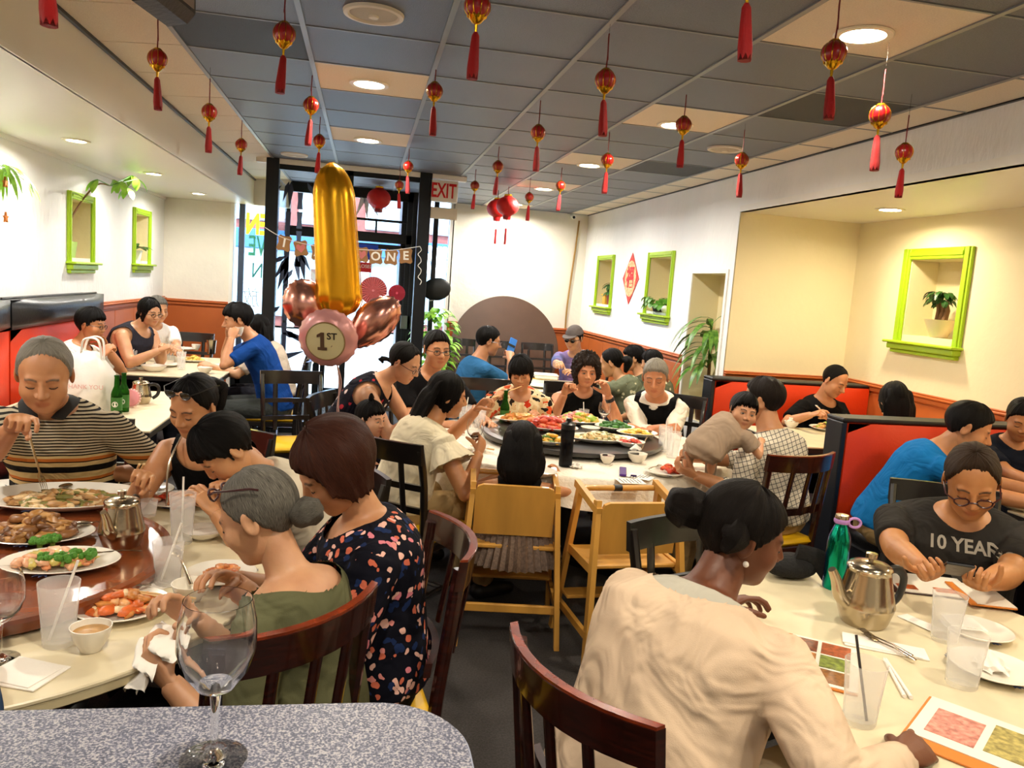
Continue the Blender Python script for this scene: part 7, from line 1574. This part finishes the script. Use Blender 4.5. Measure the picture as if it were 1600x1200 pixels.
# ---------------- right front table
def r5(px, py): return atZ(px, py, ZT)
teapot(r5(1348, 972), 172, 'large steel teapot with a black handle at the right front', 1.22)
p = r5(1302, 918); t = thing('metal_bottle', 'iridescent green metal bottle with a lilac loop', 'bottle', p)
def irid():
    m_, N, L, b_ = principled('iridescent_green_metal'); lw = N.new('ShaderNodeLayerWeight'); lw.inputs[0].default_value = .45; L.new(_ramp(N, L, lw.outputs['Facing'], [(0, '#0f8f6a'), (.35, '#12a08a'), (.6, '#1f6fb0'), (.85, '#8a4fb8')], False), b_.inputs['Base Color']); b_.inputs['Metallic'].default_value = .95; b_.inputs['Roughness'].default_value = .15; return m_
obj('body', lathe([(.001, 0), (.034, 0), (.036, .008), (.036, .15), (.033, .175), (.022, .205), (.018, .215), (.018, .225)], 32, p), irid(), t); obj('cap', lathe([(.021, .222), (.022, .24), (.02, .246), (.001, .247)], 24, p), M_steel, t); obj('collar', lathe([(.022, .218), (.0245, .222), (.0245, .23), (.022, .233)], 24, p), mat('lilac_silicone', '#b27fc0', .5), t); obj('loop', tube([p+V3(.04+.022*cos(a), -.01+.004*sin(a), .222+.014*sin(a)) for a in np.arange(16)*2*pi/16], .0045, 8, closed=True), mat('lilac_silicone', '#b27fc0', .5), t)
tumbler(r5(1475, 1000), 'frosted tumbler of water before the woman in the ten years shirt', .135, .046, .75); tumbler(r5(1502, 1070), 'frosted tumbler at the right of the chopsticks', .135, .048, .7); tumbler(r5(1342, 1128), 'clear tumbler with a dark straw at the front', .14, .046, .2, (100, '#2a2523'))
p = r5(1382, 1012); napkin(p, .21, .075, 'folded napkin under two forks', 28); cutlery(r5(1425, 1030)+V3(0, 0, .01), r5(1340, 988)+V3(0, 0, .012), 'fork on the folded napkin, upper one', 'fork'); cutlery(r5(1430, 1037)+V3(0, 0, .01), r5(1348, 996)+V3(0, 0, .012), 'fork on the folded napkin, lower one', 'fork')
chopsticks(r5(1418, 1092)+V3(0, 0, .005), r5(1382, 1032)+V3(0, 0, .005), 'wrapped white chopstick lying on the right table', .008, M_paper, .005)
plate(r5(1550, 1052), .105, 'plate with a rolled napkin at the right front'); crumple(r5(1548, 1050)+V3(0, 0, .01), .045, 'rolled napkin on the right front plate', .8, 12); plate(r5(1525, 992), .095, 'plate with a napkin behind the frosted tumblers'); napkin(r5(1505, 985)+V3(0, 0, .02), .09, .09, 'napkin on the plate behind the frosted tumblers', 15); napkin(r5(1440, 975), .05, .12, 'pink printed chopstick wrapper beside the teapot', -20, .002)
def menu(c, w, d, yaw, label, cover, items, lift=0):
    t = thing('menu', label, 'menu', c, 'picture menus'); obj('cover', rbox(V3(c)+V3(0, 0, .003), (w, d, .005), yaw, .001), cover, t, False); obj('page', rbox(V3(c)+rotz(np.array([[w*.08, 0, .0065]]), -yaw)[0], (w*.84, d*.96, .002), yaw, 0), mat('menu_page', '#efe8d8', .35), t, False)
    for (x, y, sx, sy, col) in items: q = rotz(np.array([[x*w, y*d, .0082]]), -yaw)[0]; obj('picture', rbox(V3(c)+q, (sx*w, sy*d, .0012), yaw, 0), mat('menu_pic_'+col[1:], col, .35, var=.4, vscale=70), t, False)
    return t
M_mor = mat('menu_orange', '#d07a24', .45)
menu(r5(1275, 1035), .2, .28, 35, 'picture menu half hidden behind the woman in the cream sweater', M_mor, [(-.2, .3, .38, .26, '#7a4026'), (.22, .3, .36, .26, '#a0522d'), (-.2, 0, .38, .26, '#b9783a'), (.22, 0, .36, .26, '#7d8a3a'), (-.2, -.3, .38, .26, '#c9a23a'), (.22, -.3, .36, .26, '#8a5a2a')])
menu(r5(1555, 1170), .26, .32, -38, 'orange picture menu at the lower right corner', M_mor, [(.05, .25, .5, .3, '#d98a7a'), (.1, -.08, .55, .26, '#a89a5a'), (.1, -.36, .6, .1, '#8fae4a')])
c_ = r5(1440, 915); menu(c_, .3, .2, 18, 'open picture menu before the woman with the phone', mat('menu_dark', '#3a2018', .4), [(-.22, -.25, .2, .2, '#b95a2a'), (.2, -.25, .25, .2, '#c9652a')]); menu(r5(1530, 935)+V3(0, 0, .008), .14, .2, 18, 'orange backed menu flap before the woman with the phone', M_mor, [])
# phone in her hands
h0, h1 = WHO['tee']['hands']; q = (h0[1]+h0[0]@V3(0, .09, -.03)+h1[1]+h1[0]@V3(0, .09, -.03))/2; t = thing('phone', 'dark phone held in both hands by the woman in the ten years shirt', 'phone', q); obj('case', rbox(q+V3(0, 0, .01), (.076, .15, .009), 28, .003, -28), M_blkv, t, False); obj('screen', rbox(q+V3(0, .0, .015), (.07, .142, .001), 28, 0, -28), mat('dark_screen', '#0c0f14', .08, spec=.9), t, False)
# black pouch
p = r5(1248, 905); t = thing('black_cap', 'black fabric cap with pink stitching lying on the right table', 'cap', p); V, F = ellipsoid((0, 0, 0), (.09, .06, .04), 24, 14); V = V*(1+.1*np.sin(V@V3(30, 20, 10)))[:, None]; obj('crown', (V+p+V3(-.03, .02, .038), F), mat('black_knit', '#0d0b0b', .9, bump=.6, bscale=80), t); obj('brim', tube(smooth_path([p+V3(-.02, 0, .09), p+V3(.05, -.02, .075), p+V3(.09, -.04, .03), p+V3(.1, -.05, .012)], 4), [(.035, .012)]*13, 10, up=V3(0, 1, .2)), mat('black_knit', '#0d0b0b', .9), t); obj('stitching', tube([p+V3(.085+.012*cos(a), -.062, .028+.01*sin(a)) for a in np.arange(10)*2*pi/10], .002, 5, closed=True), mat('pink_stitch', '#c0506a', .6), t)

# ---- lettering on the dark T-shirt, laid onto the cloth
from mathutils.bvhtree import BVHTree
o = WHO['tee']; sh = [c for c in o['root'].children if c.name.startswith('shirt')][0]
bv = BVHTree.FromPolygons([v.co[:] for v in sh.data.vertices], [tuple(p_.vertices) for p_ in sh.data.polygons])
fb_, rb2 = o['fb'], o['rb']; cc = o['nb']+fb_*.35-V3(0, 0, .135)
def on_cloth(m, dx, dz, up=.003):
    V, F = m; out = []
    for v in V:
        src = cc-rb2*(v[0]+dx)+V3(0, 0, v[1]+dz); h = bv.ray_cast(Vector(src), Vector(-fb_))[0]; out.append(V3(*(h if h else Vector(src-fb_*.2)))+fb_*(up+v[2]))
    return np.array(out), F
M_print = mat('shirt_print_grey', '#9a9284', .85)
a_ = text_mesh('10 YEARS', .06, 0, .0015); obj('print', on_cloth(a_, .005, .035), M_print, sh, False)
pr2 = [prism([(.04*cos(a)*(1+.15*sin(3*a)), .035*sin(a)-.05) for a in np.arange(20)*2*pi/20], 0, 0), prism([(.11+.03*cos(a), .012*sin(a)-.03) for a in np.arange(10)*2*pi/10], 0, 0), prism([(-.11+.035*cos(a), .014*sin(a)-.05) for a in np.arange(10)*2*pi/10], 0, 0)]
pr2 = [(m_[0][:len(m_[0])//2], [tuple(range(len(m_[0])//2))]) for m_ in pr2]
[obj('print', on_cloth(m_, .0, -.01), mat('shirt_print_dim', '#6a6459', .85), sh, False) for m_ in pr2]
# ---- hand of a diner beyond the right edge
